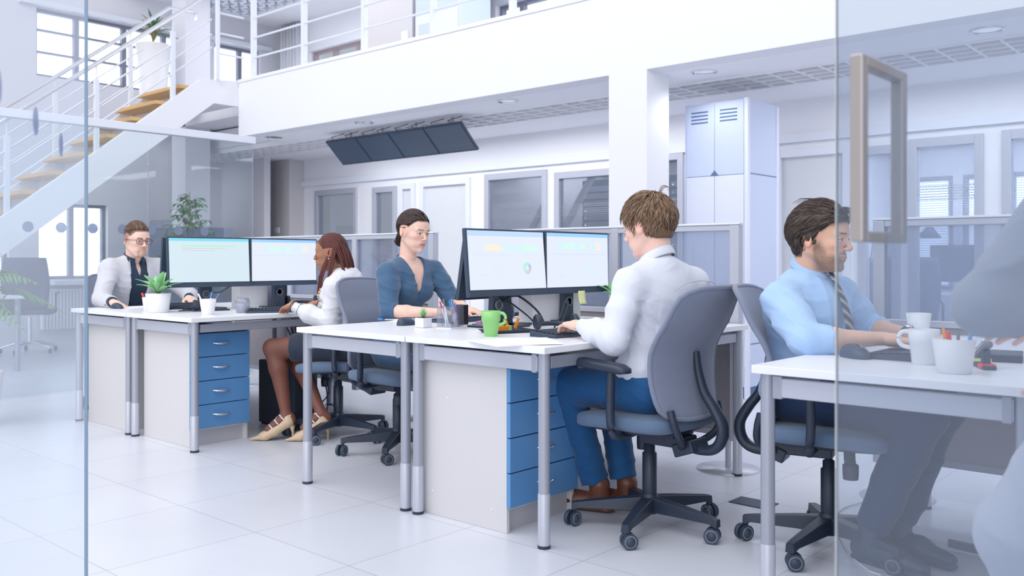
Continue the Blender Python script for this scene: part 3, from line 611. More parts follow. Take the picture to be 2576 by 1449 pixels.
# ------------------------------------------------------------------ monitors (screen faces +x, origin on the desk under the stand)
def ui(b, kind, w, h):
    """coloured patches on the screen: u to the viewer's right (= +y), v up, both 0..1; material slots 0.. as listed"""
    def R(u0, v0, u1, v1, m, d=0.0006): b.quad((d, -w/2+u0*w, -h/2+v0*h), (d, -w/2+u1*w, -h/2+v0*h), (d, -w/2+u1*w, -h/2+v1*h), (d, -w/2+u0*w, -h/2+v1*h), m)
    rr = random.Random(len(kind)*7)
    if kind == 'bars':
        R(0, 0.935, 1, 1, 2)
        for (l, r, v, m) in ((0.15, 0.83, 0.82, 7), (0.155, 0.70, 0.765, 8), (0.155, 0.55, 0.715, 9)): R(l, v, r, v+0.014, m)
        for k in range(3): R(0.08+0.25*k, 0.62, 0.25+0.25*k, 0.628, 13)
        for k in range(8): R(0.68+k*0.016, 0.34+k*k*0.0025, 0.698+k*0.016, 0.345+k*k*0.0025+0.01, 13)
        R(0.58, 0.25, 0.588, 0.27, 10)
        for k in range(3): R(0.60+k*0.018, 0.25, 0.61+k*0.018, 0.268, 3)
    if kind == 'table':
        R(0, 0.935, 1, 1, 0); R(0.02, 0.955, 0.12, 0.975, 1)
        cols = [3, 4, 4, 3, 4, 3, 3, 5]
        for i, m in enumerate(cols):
            u = 0.17+i*0.088
            for j in range(4): R(u, 0.80-j*0.034, u+0.078, 0.828-j*0.034, 6 if (i == 5 and j == 2) else m)
        R(0.02, 0.60, 0.98, 0.62, 11); 
        for k in range(2): R(0.60+k*0.045, 0.27, 0.625+k*0.045, 0.40-0.02*k, 3)
        for k in range(4): R(0.57+k*0.018, 0.19, 0.58+k*0.018, 0.207, [10, 3, 3, 11][k])
        for k in range(5): R(0.3, 0.50-k*0.025, 0.37, 0.503-k*0.025, 11)
        R(0.17, 0.20, 0.26, 0.22, 11)
    if kind == 'chart':
        R(0, 0.91, 1, 1, 1)
        for k in range(52):
            u = 0.21+k*0.0135; hh = 0.05+0.05*abs(math.sin(k*0.21))+0.02*rr.random()
            R(u, 0.66, u+0.0136, 0.66+hh, 5 if k < 17 else (3 if k < 38 else 4))
        for k in range(3): R(0.05+k*0.31, 0.585, 0.30+k*0.31, 0.60, 11)
        n = 30
        for k in range(n):
            a0, a1 = 2*PI*k/n, 2*PI*(k+1)/n; m = 14 if k < 13 or k > 26 else (9 if k < 20 else (10 if k < 21.5 else 12))
            c_ = (0.75, 0.36); ro, ri = 0.105, 0.042; q = w/h
            b.quad(*[(0.0007, -w/2+(c_[0]+r_*math.sin(-a)/q*1.0)*w, -h/2+(c_[1]+r_*math.cos(a))*h) for r_, a in ((ri, a0), (ro, a0), (ro, a1), (ri, a1))], m)
        for k in range(11): R(0.30, 0.42-k*0.026, 0.40+0.02*(k % 3), 0.424-k*0.026, 11)
        for k in range(5): R(0.58, 0.50-k*0.022, 0.63, 0.503-k*0.022, 11)
        for k in range(5): R(0.90, 0.36-k*0.03, 0.95, 0.363-k*0.03, 11)
        R(0.13, 0.235, 0.23, 0.255, 11); R(0.56, 0.22, 0.568, 0.24, 10)
        for k in range(3): R(0.575+k*0.017, 0.22, 0.585+k*0.017, 0.238, 3)
UIM = [UI['bar'], UI['barp'], UI['teal'], UI['pb'], UI['pg'], UI['po'], UI['pr'], UI['g'], UI['y'], UI['v'], UI['o'], UI['ln'], UI['b'], UI['ln'], UI['dg']]
def monitor(label, loc, rz, kind, tilt=4, w=0.54, zc=0.31, hh=0.318):
    t = thing('monitor', label, 'monitor', loc, rz, 'desk monitors'); a = D(tilt)
    Rm = np.array([[math.cos(a), 0, -math.sin(a)], [0, 1, 0], [math.sin(a), 0, math.cos(a)]])   # top leans away (-x)
    def off(b, m, name, par, bev=0):
        b.v = [tuple(Rm@np.array(p)+np.array([0.035, 0, zc])) for p in b.v]; return b.build(name, m, par, bev)
    off(B().obox((-0.012, 0, 0), (0.020, w, hh)), M['darkpl2'], 'casing', t, 0.003)
    off(B().obox((-0.036, 0, -0.01), (0.03, w*0.55, hh*0.6)), M['darkpl2'], 'rear_housing', t, 0.008)
    sw, sh = w-0.018, hh-0.042
    lit = kind != 'off'
    scr = off(B().quad((0.0012, -sw/2, -sh/2+0.011), (0.0012, sw/2, -sh/2+0.011), (0.0012, sw/2, sh/2+0.011), (0.0012, -sw/2, sh/2+0.011)), M['screenT'] if kind == 'bars' else (M['screen'] if lit else M['dark_screen']), 'screen', t)
    if lit:
        b = B(); ui(b, kind, sw, sh); b.v = [(p[0]+0.0012, p[1], p[2]+0.011) for p in b.v]; off(b, UIM, 'screen_graphics', scr)
    off(B().obox((0.0005, 0, -hh/2+0.012), (0.006, w, 0.024)), M['darkpl2'], 'lower_bezel', t, 0.002)
    # stand
    sgrid = []
    for z, x, hw in ((0.008, -0.045, 0.052), (0.08, -0.043, 0.047), (0.18, -0.038, 0.043), (0.30, -0.03, 0.040)):
        sgrid.append([np.array([x-0.012, -hw, z]), np.array([x+0.012, -hw*0.9, z]), np.array([x+0.012, hw*0.9, z]), np.array([x-0.012, hw, z])])
    B().rings(sgrid, sm=False).build('stand', M['darkpl2'], t, 0.004)
    B().lathe([(0.026, 0.0), (0.026, 0.006), (0.018, 0.006), (0.018, 0)], (-0.028, 0, 0.105), 24, axis=np.array([[0, 0, 1], [1, 0, 0], [0, 1, 0.0]])).build('cable_ring', M['grpl'], t)
    B().box(-0.13, -0.115, 0, 0.075, 0.115, 0.010).build('stand_foot', M['darkpl'], t, 0.004)
    return t
monitor('monitor with the bar and ring chart, behind the green mug', (-2.90, 3.205, TZ), D(-2), 'chart', 5)
monitor('monitor with the coloured table that the man in the white shirt faces', (-2.90, 3.755, TZ), 0, 'table', 1)
monitor('monitor seen edge-on from behind, in front of the woman in the navy dress', (-3.02, 3.30, TZ), D(187), 'table', 9, zc=0.29)
monitor('monitor with a teal header and three coloured lines, behind the white flower pot', (-5.27, 3.02, TZ), D(-7), 'bars', 4)
monitor('monitor with a blue header and coloured table, beside the braided woman', (-5.26, 3.565, TZ), 0, 'table', 1, w=0.53)
monitor('monitor seen from behind beside the man with glasses', (-5.50, 3.10, TZ), D(182), 'table', 5)

# cables at the monitor stands
def cable(label, pts, r=0.0035, m='rubber', name='cable', grp='loose cables on the desks'):
    # smooth the polyline (Catmull-Rom)
    P = [np.array(p, float) for p in pts]; P = [2*P[0]-P[1]]+P+[2*P[-1]-P[-2]]; out = []
    for i in range(1, len(P)-2):
        for k in range(8):
            s = k/8; out.append(0.5*((2*P[i])+(-P[i-1]+P[i+1])*s+(2*P[i-1]-5*P[i]+4*P[i+1]-P[i+2])*s*s+(-P[i-1]+3*P[i]-3*P[i+1]+P[i+2])*s**3))
    out.append(P[-2]); o = B().tube(out, r, 6).build(name, M[m]); return tag(o, label, 'cable', grp) if label else o
cable('thick dark cable drooping right of the ring-chart monitor stand', [(-2.92, 3.22, 0.87), (-2.90, 3.30, 0.90), (-2.84, 3.38, 0.83), (-2.80, 3.40, 0.757)], 0.006)
cable('thin dark cable beside the ring-chart monitor stand', [(-2.93, 3.20, 0.90), (-2.91, 3.27, 0.865), (-2.88, 3.36, 0.80), (-2.84, 3.38, 0.757)], 0.004)
cable('dark cable rising from the desk to the table monitor stand, upper strand', [(-2.66, 3.30, 0.756), (-2.72, 3.42, 0.80), (-2.80, 3.56, 0.865), (-2.90, 3.72, 0.885)], 0.0045)
cable('dark cable rising from the desk to the table monitor stand, lower strand', [(-2.64, 3.31, 0.755), (-2.71, 3.43, 0.785), (-2.79, 3.57, 0.85), (-2.90, 3.71, 0.86)], 0.0045)
cable('dark cable sloping down left of the blue-header monitor stand', [(-5.05, 3.36, 0.755), (-5.12, 3.42, 0.78), (-5.22, 3.50, 0.85), (-5.28, 3.55, 0.87)], 0.003)
cable('short cable loop at the teal-header monitor stand', [(-5.28, 3.03, 0.87), (-5.24, 3.08, 0.865), (-5.22, 3.14, 0.90), (-5.25, 3.18, 0.915)], 0.003)

# ------------------------------------------------------------------ keyboards and mice
def keyboard(label, x, y, rz, L=0.44, z=TZ):
    t = thing('keyboard', label, 'keyboard', (x, y, z), rz, 'desk keyboards')   # keys rows run along local y, user at +x
    B().rings([[(-0.075, -L/2, 0.0), (0.075, -L/2, 0.0), (0.075, L/2, 0), (-0.075, L/2, 0)], [(-0.075, -L/2, 0.022), (0.075, -L/2, 0.012), (0.075, L/2, 0.012), (-0.075, L/2, 0.022)]], sm=False).build('case', M['darkpl2'], t, 0.003)
    b = B()
    for r in range(6):
        n = 18
        for k in range(n):
            if r == 5 and 4 <= k <= 9: continue
            xx = -0.062+r*0.0235; yy = -L/2+0.014+(k+0.5)*(L-0.028)/n; zz = 0.0225-(xx+0.075)/0.15*0.010
            b.obox((xx, yy, zz+0.002), (0.019, (L-0.028)/n-0.004, 0.006))
        if r == 5: b.obox((0.0555, -L/2+0.014+7*(L-0.028)/n, 0.0165), (0.019, 0.13, 0.006))
    k = b.build('keys', M['darkpl'], t); k['kind'] = 'stuff'
    return t
keyboard('dark keyboard under the hands of the man in the white shirt', -2.37, 3.10, D(-4))
keyboard('black keyboard under the hand of the woman in the navy dress', -3.34, 3.42, D(180))
keyboard('slim dark keyboard under the braided woman\'s hands', -4.78, 3.22, D(-28), 0.40)
keyboard('black keyboard under the left hand of the man with glasses', -5.92, 3.20, D(180), 0.42)
keyboard('dark keyboard behind the white mugs under the blue-shirted man\'s hands', -1.02, 3.18, D(180))
def mouse(label, p, rz, s=1.0):
    t = thing('computer_mouse', label, 'mouse', (p[0], p[1], TZ), rz, 'computer mice')
    def fn(u, v):
        a = 2*PI*u; q = math.sin(PI*v/2) if v < 1 else 1; x = 0.058*math.cos(a)*q; y = 0.034*math.sin(a)*q*(1+0.12*math.cos(a*2))
        return np.array([x, y, 0.0385*math.cos(PI*v/2)**0.75*(1-0.22*x/0.058)+0.001])*s
    B().grid(lambda u, v: fn(1-u, v), 28, 10).build('shell', M['darkpl2'], t)
    B().obox((0.03*s, 0, 0.034*s), (0.018*s, 0.006*s, 0.008*s), np.array([[0.94, 0, 0.34], [0, 1, 0], [-0.34, 0, 0.94]])).build('scroll_wheel', M['grpl'], t, 0.002)
    B().tube([np.array([0.052, 0.002, 0.022])*s, np.array([0.03, 0.0, 0.0345])*s, np.array([0, 0, 0.0405])*s], 0.0012*s, 5).build('seam', M['rubber'], t)
    return t
mouse('grey computer mouse beside the small succulent', onZ(1022, 818, TZ), D(95))
mouse('large grey computer mouse on the corner desk at the right', onZ(2152, 900, TZ), D(-35), 1.12)
mouse('small dark mouse under the right hand of the man with glasses', (-5.93, 2.74), D(5), 0.95)

# ------------------------------------------------------------------ mugs, pots, pens
def cup(label, p, r0, r1, h, m='cupw', handle=None, name='mug', cat='mug', grp=None, waist=None, z=TZ):
    t = thing(name, label, cat, (p[0], p[1], z), 0, grp)
    pr = [(r0*0.92, 0), (r0, 0.004)]
    pr += ([(r0+(waist-r0)*0.98, h*0.60), (waist+0.003, h*0.63), (r1, h)] if waist else [(r1, h)])
    pr += [(r1-0.003, h), (r0-0.004, 0.008), (0.001, 0.007)]
    B().lathe(pr, n=32).build('body', M[m], t)
    if handle is not None:
        c, s = math.cos(handle), math.sin(handle); rr = (r0+r1)/2+0.002
        pts = [(c*(rr+q), s*(rr+q), z_) for q, z_ in ((-0.004, h*0.90), (0.016, h*0.92), (0.028, h*0.82), (0.030, h*0.66), (0.020, h*0.52), (-0.004, h*0.46))]
        B().tube(pts, 0.0045, 8, flat=1.5, smooth=5).build('handle', M[m], t)
    return t
cup('light green mug with a stepped waist on the white desk', onZ(1235, 846, TZ), 0.0275, 0.041, 0.107, 'greencup', D(20), waist=0.037, grp=None)
cup('white mug with a handle standing left of the white pen cup', onZ(2325, 916, TZ), 0.036, 0.045, 0.108, 'cupw', D(200), waist=0.043)
cup('plain white tumbler standing behind the blue-shirted man\'s hands', onZ(2311, 848, TZ)+np.array([0, 0, 0]), 0.038, 0.050, 0.10, 'cupw', name='tumbler', cat='cup')
def pen(label, base, top, m, r=0.0042, capm=None, grp='pens in the desk pots'):
    base = np.array(base); top = np.array(top); d = top-base
    t = thing('pen', label, 'pen', tuple(base), 0, grp)
    B().tube([np.zeros(3), d*0.72], r, 8).build('barrel', M['paper'] if capm else M[m], t); B().tube([d*0.72, d*0.97, d], [r*1.15, r*1.15, r*0.6], 8).build('cap', M[capm or m], t)
    return t
# pen pot on the right desk
pc = onZ(2400, 938, TZ); cup('wide white pen cup between the handled mug and the stapler', pc, 0.046, 0.058, 0.098, 'pot', name='pen_cup', cat='pen cup')
for (a, q, m, cp, lb) in (((0.0, -0.01), (-0.01, -0.02, 0.120), 'red', 'red', 'thick red marker in the wide white pen cup'), ((0.01, 0.0), (0.008, 0.012, 0.118), 'grpl', None, 'clear capped pen in the wide white pen cup'), ((0.012, 0.01), (0.035, 0.04, 0.112), 'bluep', 'bluep', 'blue capped pen in the wide white pen cup'), ((-0.012, 0.012), (-0.035, 0.02, 0.125), 'orange', 'orange', 'orange pen leaning left in the wide white pen cup')):
    pen(lb, pc+np.array([a[0], a[1], 0.012]), pc+np.array(q), m, 0.0055 if m == 'red' else 0.004, cp)
# left desk pots
p1 = onZ(523, 792, TZ); cup('tapered white pen cup in front of the teal-header monitor', p1, 0.034, 0.048, 0.093, 'pot', name='pen_cup', cat='pen cup')
pen('blue and white pen upright in the tapered pen cup', p1+np.array([0, 0, .012]), p1+np.array([0.01, 0.02, 0.135]), 'bluep', 0.004, 'bluep'); pen('pale pen leaning right in the tapered pen cup', p1+np.array([0.01, 0, .012]), p1+np.array([0.03, 0.055, 0.125]), 'grpl', 0.004)
pen('white pen leaning left in the tapered pen cup', p1+np.array([-0.01, 0, .012]), p1+np.array([-0.03, -0.045, 0.125]), 'paper', 0.004)
p2 = onZ(374, 781, TZ); cup('small white cup half hidden behind the leafy plant pot', p2, 0.030, 0.040, 0.085, 'pot', name='pen_cup', cat='pen cup')
pen('red pen in the small cup beside the leafy plant', p2+np.array([0, 0, .012]), p2+np.array([-0.03, -0.03, 0.112]), 'red', 0.006, 'red')
p3 = onZ(610, 787, TZ); t = cup('clear and grey plastic tumbler on the left desk', p3, 0.036, 0.046, 0.062, 'greyv', name='tumbler', cat='cup'); B().lathe([(0.043, 0.060), (0.048, 0.094), (0.046, 0.094), (0.041, 0.060)], n=32).build('clear_rim', M['acryl'], t)
# acrylic pen holder with pens
ph = onZ(1133, 826, TZ); t = thing('pen_holder', 'square clear acrylic pen holder in front of the woman in the navy dress', 'pen holder', (ph[0], ph[1], TZ), D(12))
b = B(); 
for x0, y0, x1, y1 in ((-0.04, -0.055, -0.036, 0.055), (0.036, -0.055, 0.04, 0.055), (-0.036, -0.055, 0.036, -0.051), (-0.036, 0.051, 0.036, 0.055), (-0.036, -0.018, 0.036, -0.015)): b.box(x0, y0, 0.004, x1, y1, 0.105)
b.build('walls', M['acryl'], t); B().box(-0.042, -0.058, 0, 0.042, 0.058, 0.006).build('base', M['paper'], t, 0.002)
for k, (m, cp, dx, dy, ex, ey, h, lb) in enumerate((('darkpl2', 'darkpl2', -0.01, -0.02, -0.01, -0.025, 0.135, 'black pen upright in the acrylic holder'), ('grpl', 'grpl', 0.0, -0.01, -0.012, -0.035, 0.140, 'silver pen in the acrylic holder'), ('teal', 'teal', 0.01, 0.03, 0.0, 0.005, 0.138, 'teal and blue pen in the acrylic holder'),
    ('pink', 'pink', 0.012, 0.035, 0.0, 0.012, 0.137, 'pink pen in the acrylic holder'), ('bluep', 'bluep', 0.0, 0.03, -0.01, 0.002, 0.130, 'blue pen behind the pink pen'), ('red', 'red', -0.02, -0.0, -0.03, -0.04, 0.128, 'red pen leaning left in the acrylic holder'), ('orange', None, 0.012, 0.042, 0.0, 0.03, 0.075, 'short orange pencil in the acrylic holder'), ('purple', None, 0.015, 0.04, 0.01, 0.02, 0.12, 'pale violet pen in the acrylic holder'))):
    pen(lb, (ph[0]+dx, ph[1]+dy, TZ+0.008), (ph[0]+ex, ph[1]+ey, TZ+h), m, 0.0038, cp)
q = onZ(1157, 816, TZ); o = B().box(q[0]-0.03, q[1]-0.03, TZ, q[0]+0.03, q[1]+0.03, TZ+0.098).build('card_box', M['rubber'], None, 0.002); tag(o, 'glossy black upright box right of the acrylic pen holder', 'box')
q = onZ(900, 812, TZ)
q = onZ(968, 806, TZ); pen('blue capped pen lying on the desk left of the grey mouse', q+np.array([0, 0, .004]), q+np.array([0.10, 0.07, 0.004]), 'paper', 0.004, None); 
o = B().box(-0.02, -0.008, 0, 0.02, 0.008, 0.01).build('eraser', M['bluep'], None, 0.003, loc=tuple(q+np.array([-0.02, -0.01, 0]))); tag(o, 'blue plastic cap on the desk beside the dress sleeve', 'cap')
# stapler, notes, phone on the right desk
q = onZ(2475, 925, TZ); t = thing('stapler', 'dark grey stapler with a red base clip on the right desk', 'stapler', (q[0], q[1], TZ), D(-62))
B().box(-0.07, -0.018, 0, 0.07, 0.018, 0.012).build('base', M['darkpl2'], t, 0.004); B().box(0.01, -0.021, 0.001, 0.055, 0.021, 0.016).build('clip', M['red'], t, 0.004)
B().obox((-0.01, 0, 0.052), (0.135, 0.026, 0.018), np.array([[0.93, 0, -0.37], [0, 1, 0], [0.37, 0, 0.93]])).build('arm', M['grpl'], t, 0.006)
B().obox((0.02, 0, 0.03), (0.03, 0.022, 0.05)).build('pivot', M['darkpl2'], t, 0.004); B().obox((-0.012, 0, 0.066), (0.09, 0.02, 0.010), np.array([[0.93, 0, -0.37], [0, 1, 0], [0.37, 0, 0.93]])).build('arm_cover', M['chrome'], t, 0.003)
q = onZ(2455, 912, TZ); o = B().obox((0, 0, 0.008), (0.076, 0.076, 0.016), rotz(0.4)).build('note_pad', M['yellow'], None, loc=tuple(q)); tag(o, 'yellow sticky note pad behind the stapler', 'note pad')
q = onZ(2520, 905, TZ); o = B().obox((0, 0, 0.012), (0.12, 0.18, 0.024), rotz(0.2)).build('notebook', M['darkpl'], None, 0.003, loc=tuple(q)); tag(o, 'dark notebook behind the stapler at the right edge', 'notebook')
# tray with orange flags by the green mug
q = onZ(1275, 836, TZ); t = thing('tray', 'flat black tray with orange paper flags behind the green mug', 'tray', (q[0], q[1], TZ), D(-20)); B().rings([[(-0.07*s, -0.11*s, z), (0.07*s, -0.11*s, z), (0.07*s, 0.11*s, z), (-0.07*s, 0.11*s, z)] for s, z in ((0.85, 0), (1, 0.014), (0.97, 0.014), (0.86, 0.006))], sm=False).build('dish', M['darkpl'], t)
qq = q
for k, (dx, dy, m, R_, sz, lb) in enumerate(((-0.01, -0.02, 'orange', 0.1, (0.02, 0.07, 0.02), 'orange flag pad lying in the black tray'), (-0.01, 0.025, 'limep', 0.1, (0.02, 0.015, 0.022), 'lime green flag pad next to the orange pad'), (-0.03, 0.03, 'orange', 0.6, (0.012, 0.05, 0.002), 'orange paper flag standing up in the tray'), (0.01, 0.055, 'orange', -0.5, (0.012, 0.045, 0.002), 'orange paper flag leaning right in the tray'))):
    b = B()
    if k < 2: b.obox((0, 0, 0), sz)
    else: b.obox((0, 0, 0.02), (0.002, 0.018, 0.05), np.array([[1, 0, 0], [0, math.cos(R_), -math.sin(R_)], [0, math.sin(R_), math.cos(R_)]]))
    o = b.build('paper_flag', M[m], None, loc=(qq[0]+dx, qq[1]+dy, TZ+0.018)); tag(o, lb, 'paper', 'flag pads by the green mug')
q = onZ(1208, 815, TZ); o = B().obox((0, 0, 0.008), (0.03, 0.045, 0.014), rotz(0.3)).build('eraser', M['pink'], None, 0.003, loc=tuple(q)); tag(o, 'pink eraser peeking out left of the green mug', 'eraser')
# sheets of paper
def sheet(label, p, rz, w=0.21, l=0.297, z=0.001): o = B().obox((0, 0, z), (w, l, 0.0015), rotz(rz)).build('paper_sheet', M['paper'], None, loc=(p[0], p[1], TZ)); return tag(o, label, 'paper', 'loose white papers')
sheet('white sheet near the front edge of the green mug desk', onZ(1270, 862, TZ), 1.2); sheet('white sheet overlapping the first at the desk edge', onZ(1330, 860, TZ), 0.9, z=0.003)
sheet('white sheet under the elbow of the woman in the navy dress', onZ(1045, 806, TZ), 0.5); sheet('white sheet beside the keyboard on the right desk', onZ(2235, 868, TZ), 0.2)
sheet('white sheet under the mouse hand of the man with glasses', onZ(350, 773, TZ), 0.2); sheet('white sheet beside the braided woman\'s keyboard', onZ(660, 776, TZ), 0.7)
# sticky note on monitor
o = B().grid(lambda u, v: np.array([0.003+0.012*(1-v)**2, (u-0.5)*0.058, (v-1)*0.068]), 4, 6).build('sticky_note', M['ynote'], None, solid=0.0008, loc=(-2.848, 3.755, 0.912)); tag(o, 'pale yellow sticky note hanging from the table monitor', 'note')
# headsets
def headset(label, p, rz):
    t = thing('headset', label, 'headset', (p[0], p[1], TZ), rz)
    b = B().tube([(0.075*math.cos(a)*1.25, 0.075*math.sin(a), 0.012+0.01*math.sin(a)) for a in [PI*k/14 for k in range(15)]], 0.007, 8, flat=1.6).build('headband', M['darkpl'], t)
    for s_ in (-1, 1):
        ax = np.array([[0, 0, 1], [math.sin(.3*s_), math.cos(.3*s_), 0], [-math.cos(.3*s_), math.sin(.3*s_), 0]]).T
        ax = np.array([[0, 1, 0], [0, 0, 1], [1, 0, 0]]).T
        B().lathe([(0.030, -0.014), (0.036, -0.008), (0.036, 0.004), (0.030, 0.010)], (s_*0.093, -0.01, 0.036), 24, axis=ax).build('ear_cushion', M['darkpl'], t)
        B().lathe([(0.024, 0.009), (0.021, 0.013), (0.004, 0.014)], (s_*0.093, -0.01, 0.036), 20, axis=ax).build('ear_cap', M['greyv'], t)
    B().tube([(0.093, -0.03, 0.02), (0.05, -0.08, 0.010), (-0.02, -0.10, 0.010)], 0.004, 8).build('microphone', M['darkpl'], t)
headset('black headset lying beside the leafy plant pot', onZ(452, 784, TZ), D(70)); headset('black headset behind the white-shirted man\'s hands', onZ(1398, 828, TZ), D(60)); headset('black headset beyond the braided woman\'s hands', onZ(760, 768, TZ), D(60))
headset('black headset tucked behind the ring-chart monitor stand', onZ(1330, 800, TZ), D(40))
# white boxes on the desks
def wbox(label, x0, y0, x1, y1, h, m='white'): o = B().box(x0, y0, TZ, x1, y1, TZ+h).build('storage_box', M[m], None, 0.006); tag(o, label, 'box', 'white boxes on the desks')
wbox('white box behind the table monitor on the green mug desk', -3.06, 3.50, -2.96, 3.90, 0.16); wbox('white box below the gap between the two left monitors', -5.46, 3.30, -5.36, 3.52, 0.16); wbox('grey box next to the white box behind the left monitors', -5.50, 3.56, -5.38, 3.66, 0.16, 'cabm'); wbox('dark narrow box behind the blue-header monitor', -5.5, 3.68, -5.42, 3.72, 0.16, 'darkpl')
# ------------------------------------------------------------------ pc and cables under the left desk
t = thing('computer_tower', 'black computer tower on the floor behind the left blue drawers', 'computer', (-4.98, 3.42, 0)); B().box(-0.2, -0.09, 0.01, 0.2, 0.09, 0.42).build('case', M['darkpl'], t, 0.008); B().box(-0.18, -0.08, 0, 0.18, 0.08, 0.01).build('feet', M['rubber'], t)
for k in range(7):
    a = random.random()*6; c0 = np.array([-4.72+0.05*random.random(), 3.35+0.1*random.random(), 0.0])
    cable('tangled black cable hanging behind the left blue drawers', [(-4.86+0.02*k, 3.30+0.03*k, 0.70), c0+[-0.10+0.02*k, 0, 0.42], c0+[-0.04, 0.02*k, 0.22], c0+[0.05*math.cos(a), 0.05*math.sin(a), 0.10], c0+[0.06*math.cos(a+2), 0.06*math.sin(a+2), 0.03], c0+[0.07*math.cos(a+4), 0.07*math.sin(a+4), 0.012]], 0.004, grp='tangled cables under the left desk')
cable('white cable curling over the floor by the door glass edge', [tuple(onZ(2190, 1258, 0.005)), tuple(onZ(2118, 1280, 0.005)), tuple(onZ(2104, 1320, 0.005)), tuple(onZ(2130, 1385, 0.005)), tuple(onZ(2180, 1432, 0.005)), tuple(onZ(2215, 1447, 0.005))], 0.003, 'paper', grp=None)
for k in range(3): cable('grey cable bundle on the floor under the right desk', [(-1.0, 3.55, 0.02+0.01*k), (-0.72, 3.5, 0.02+0.012*k), (-0.5, 3.35+0.03*k, 0.012), (-0.42, 3.15, 0.012+0.01*k), (-0.52+0.03*k, 3.12, 0.012), (-0.70, 3.40, 0.012)], 0.006, 'grpl', grp='grey cable bundle under the right desk')
t = thing('cable_tray', 'flat white cable tray on the floor under the right desk', 'tray', (-0.72, 3.62, 0)); B().box(-0.45, -0.07, 0, 0.45, 0.07, 0.035).build('trough', M['wmetal'], t, 0.005)
o = B().box(-1.93, 3.62, 0.0, -1.75, 3.74, 0.004).build('floor_socket', M['darkpl2'], None, 0.001); tag(o, 'flat floor socket lid beside the white-shirted man\'s chair', 'socket')
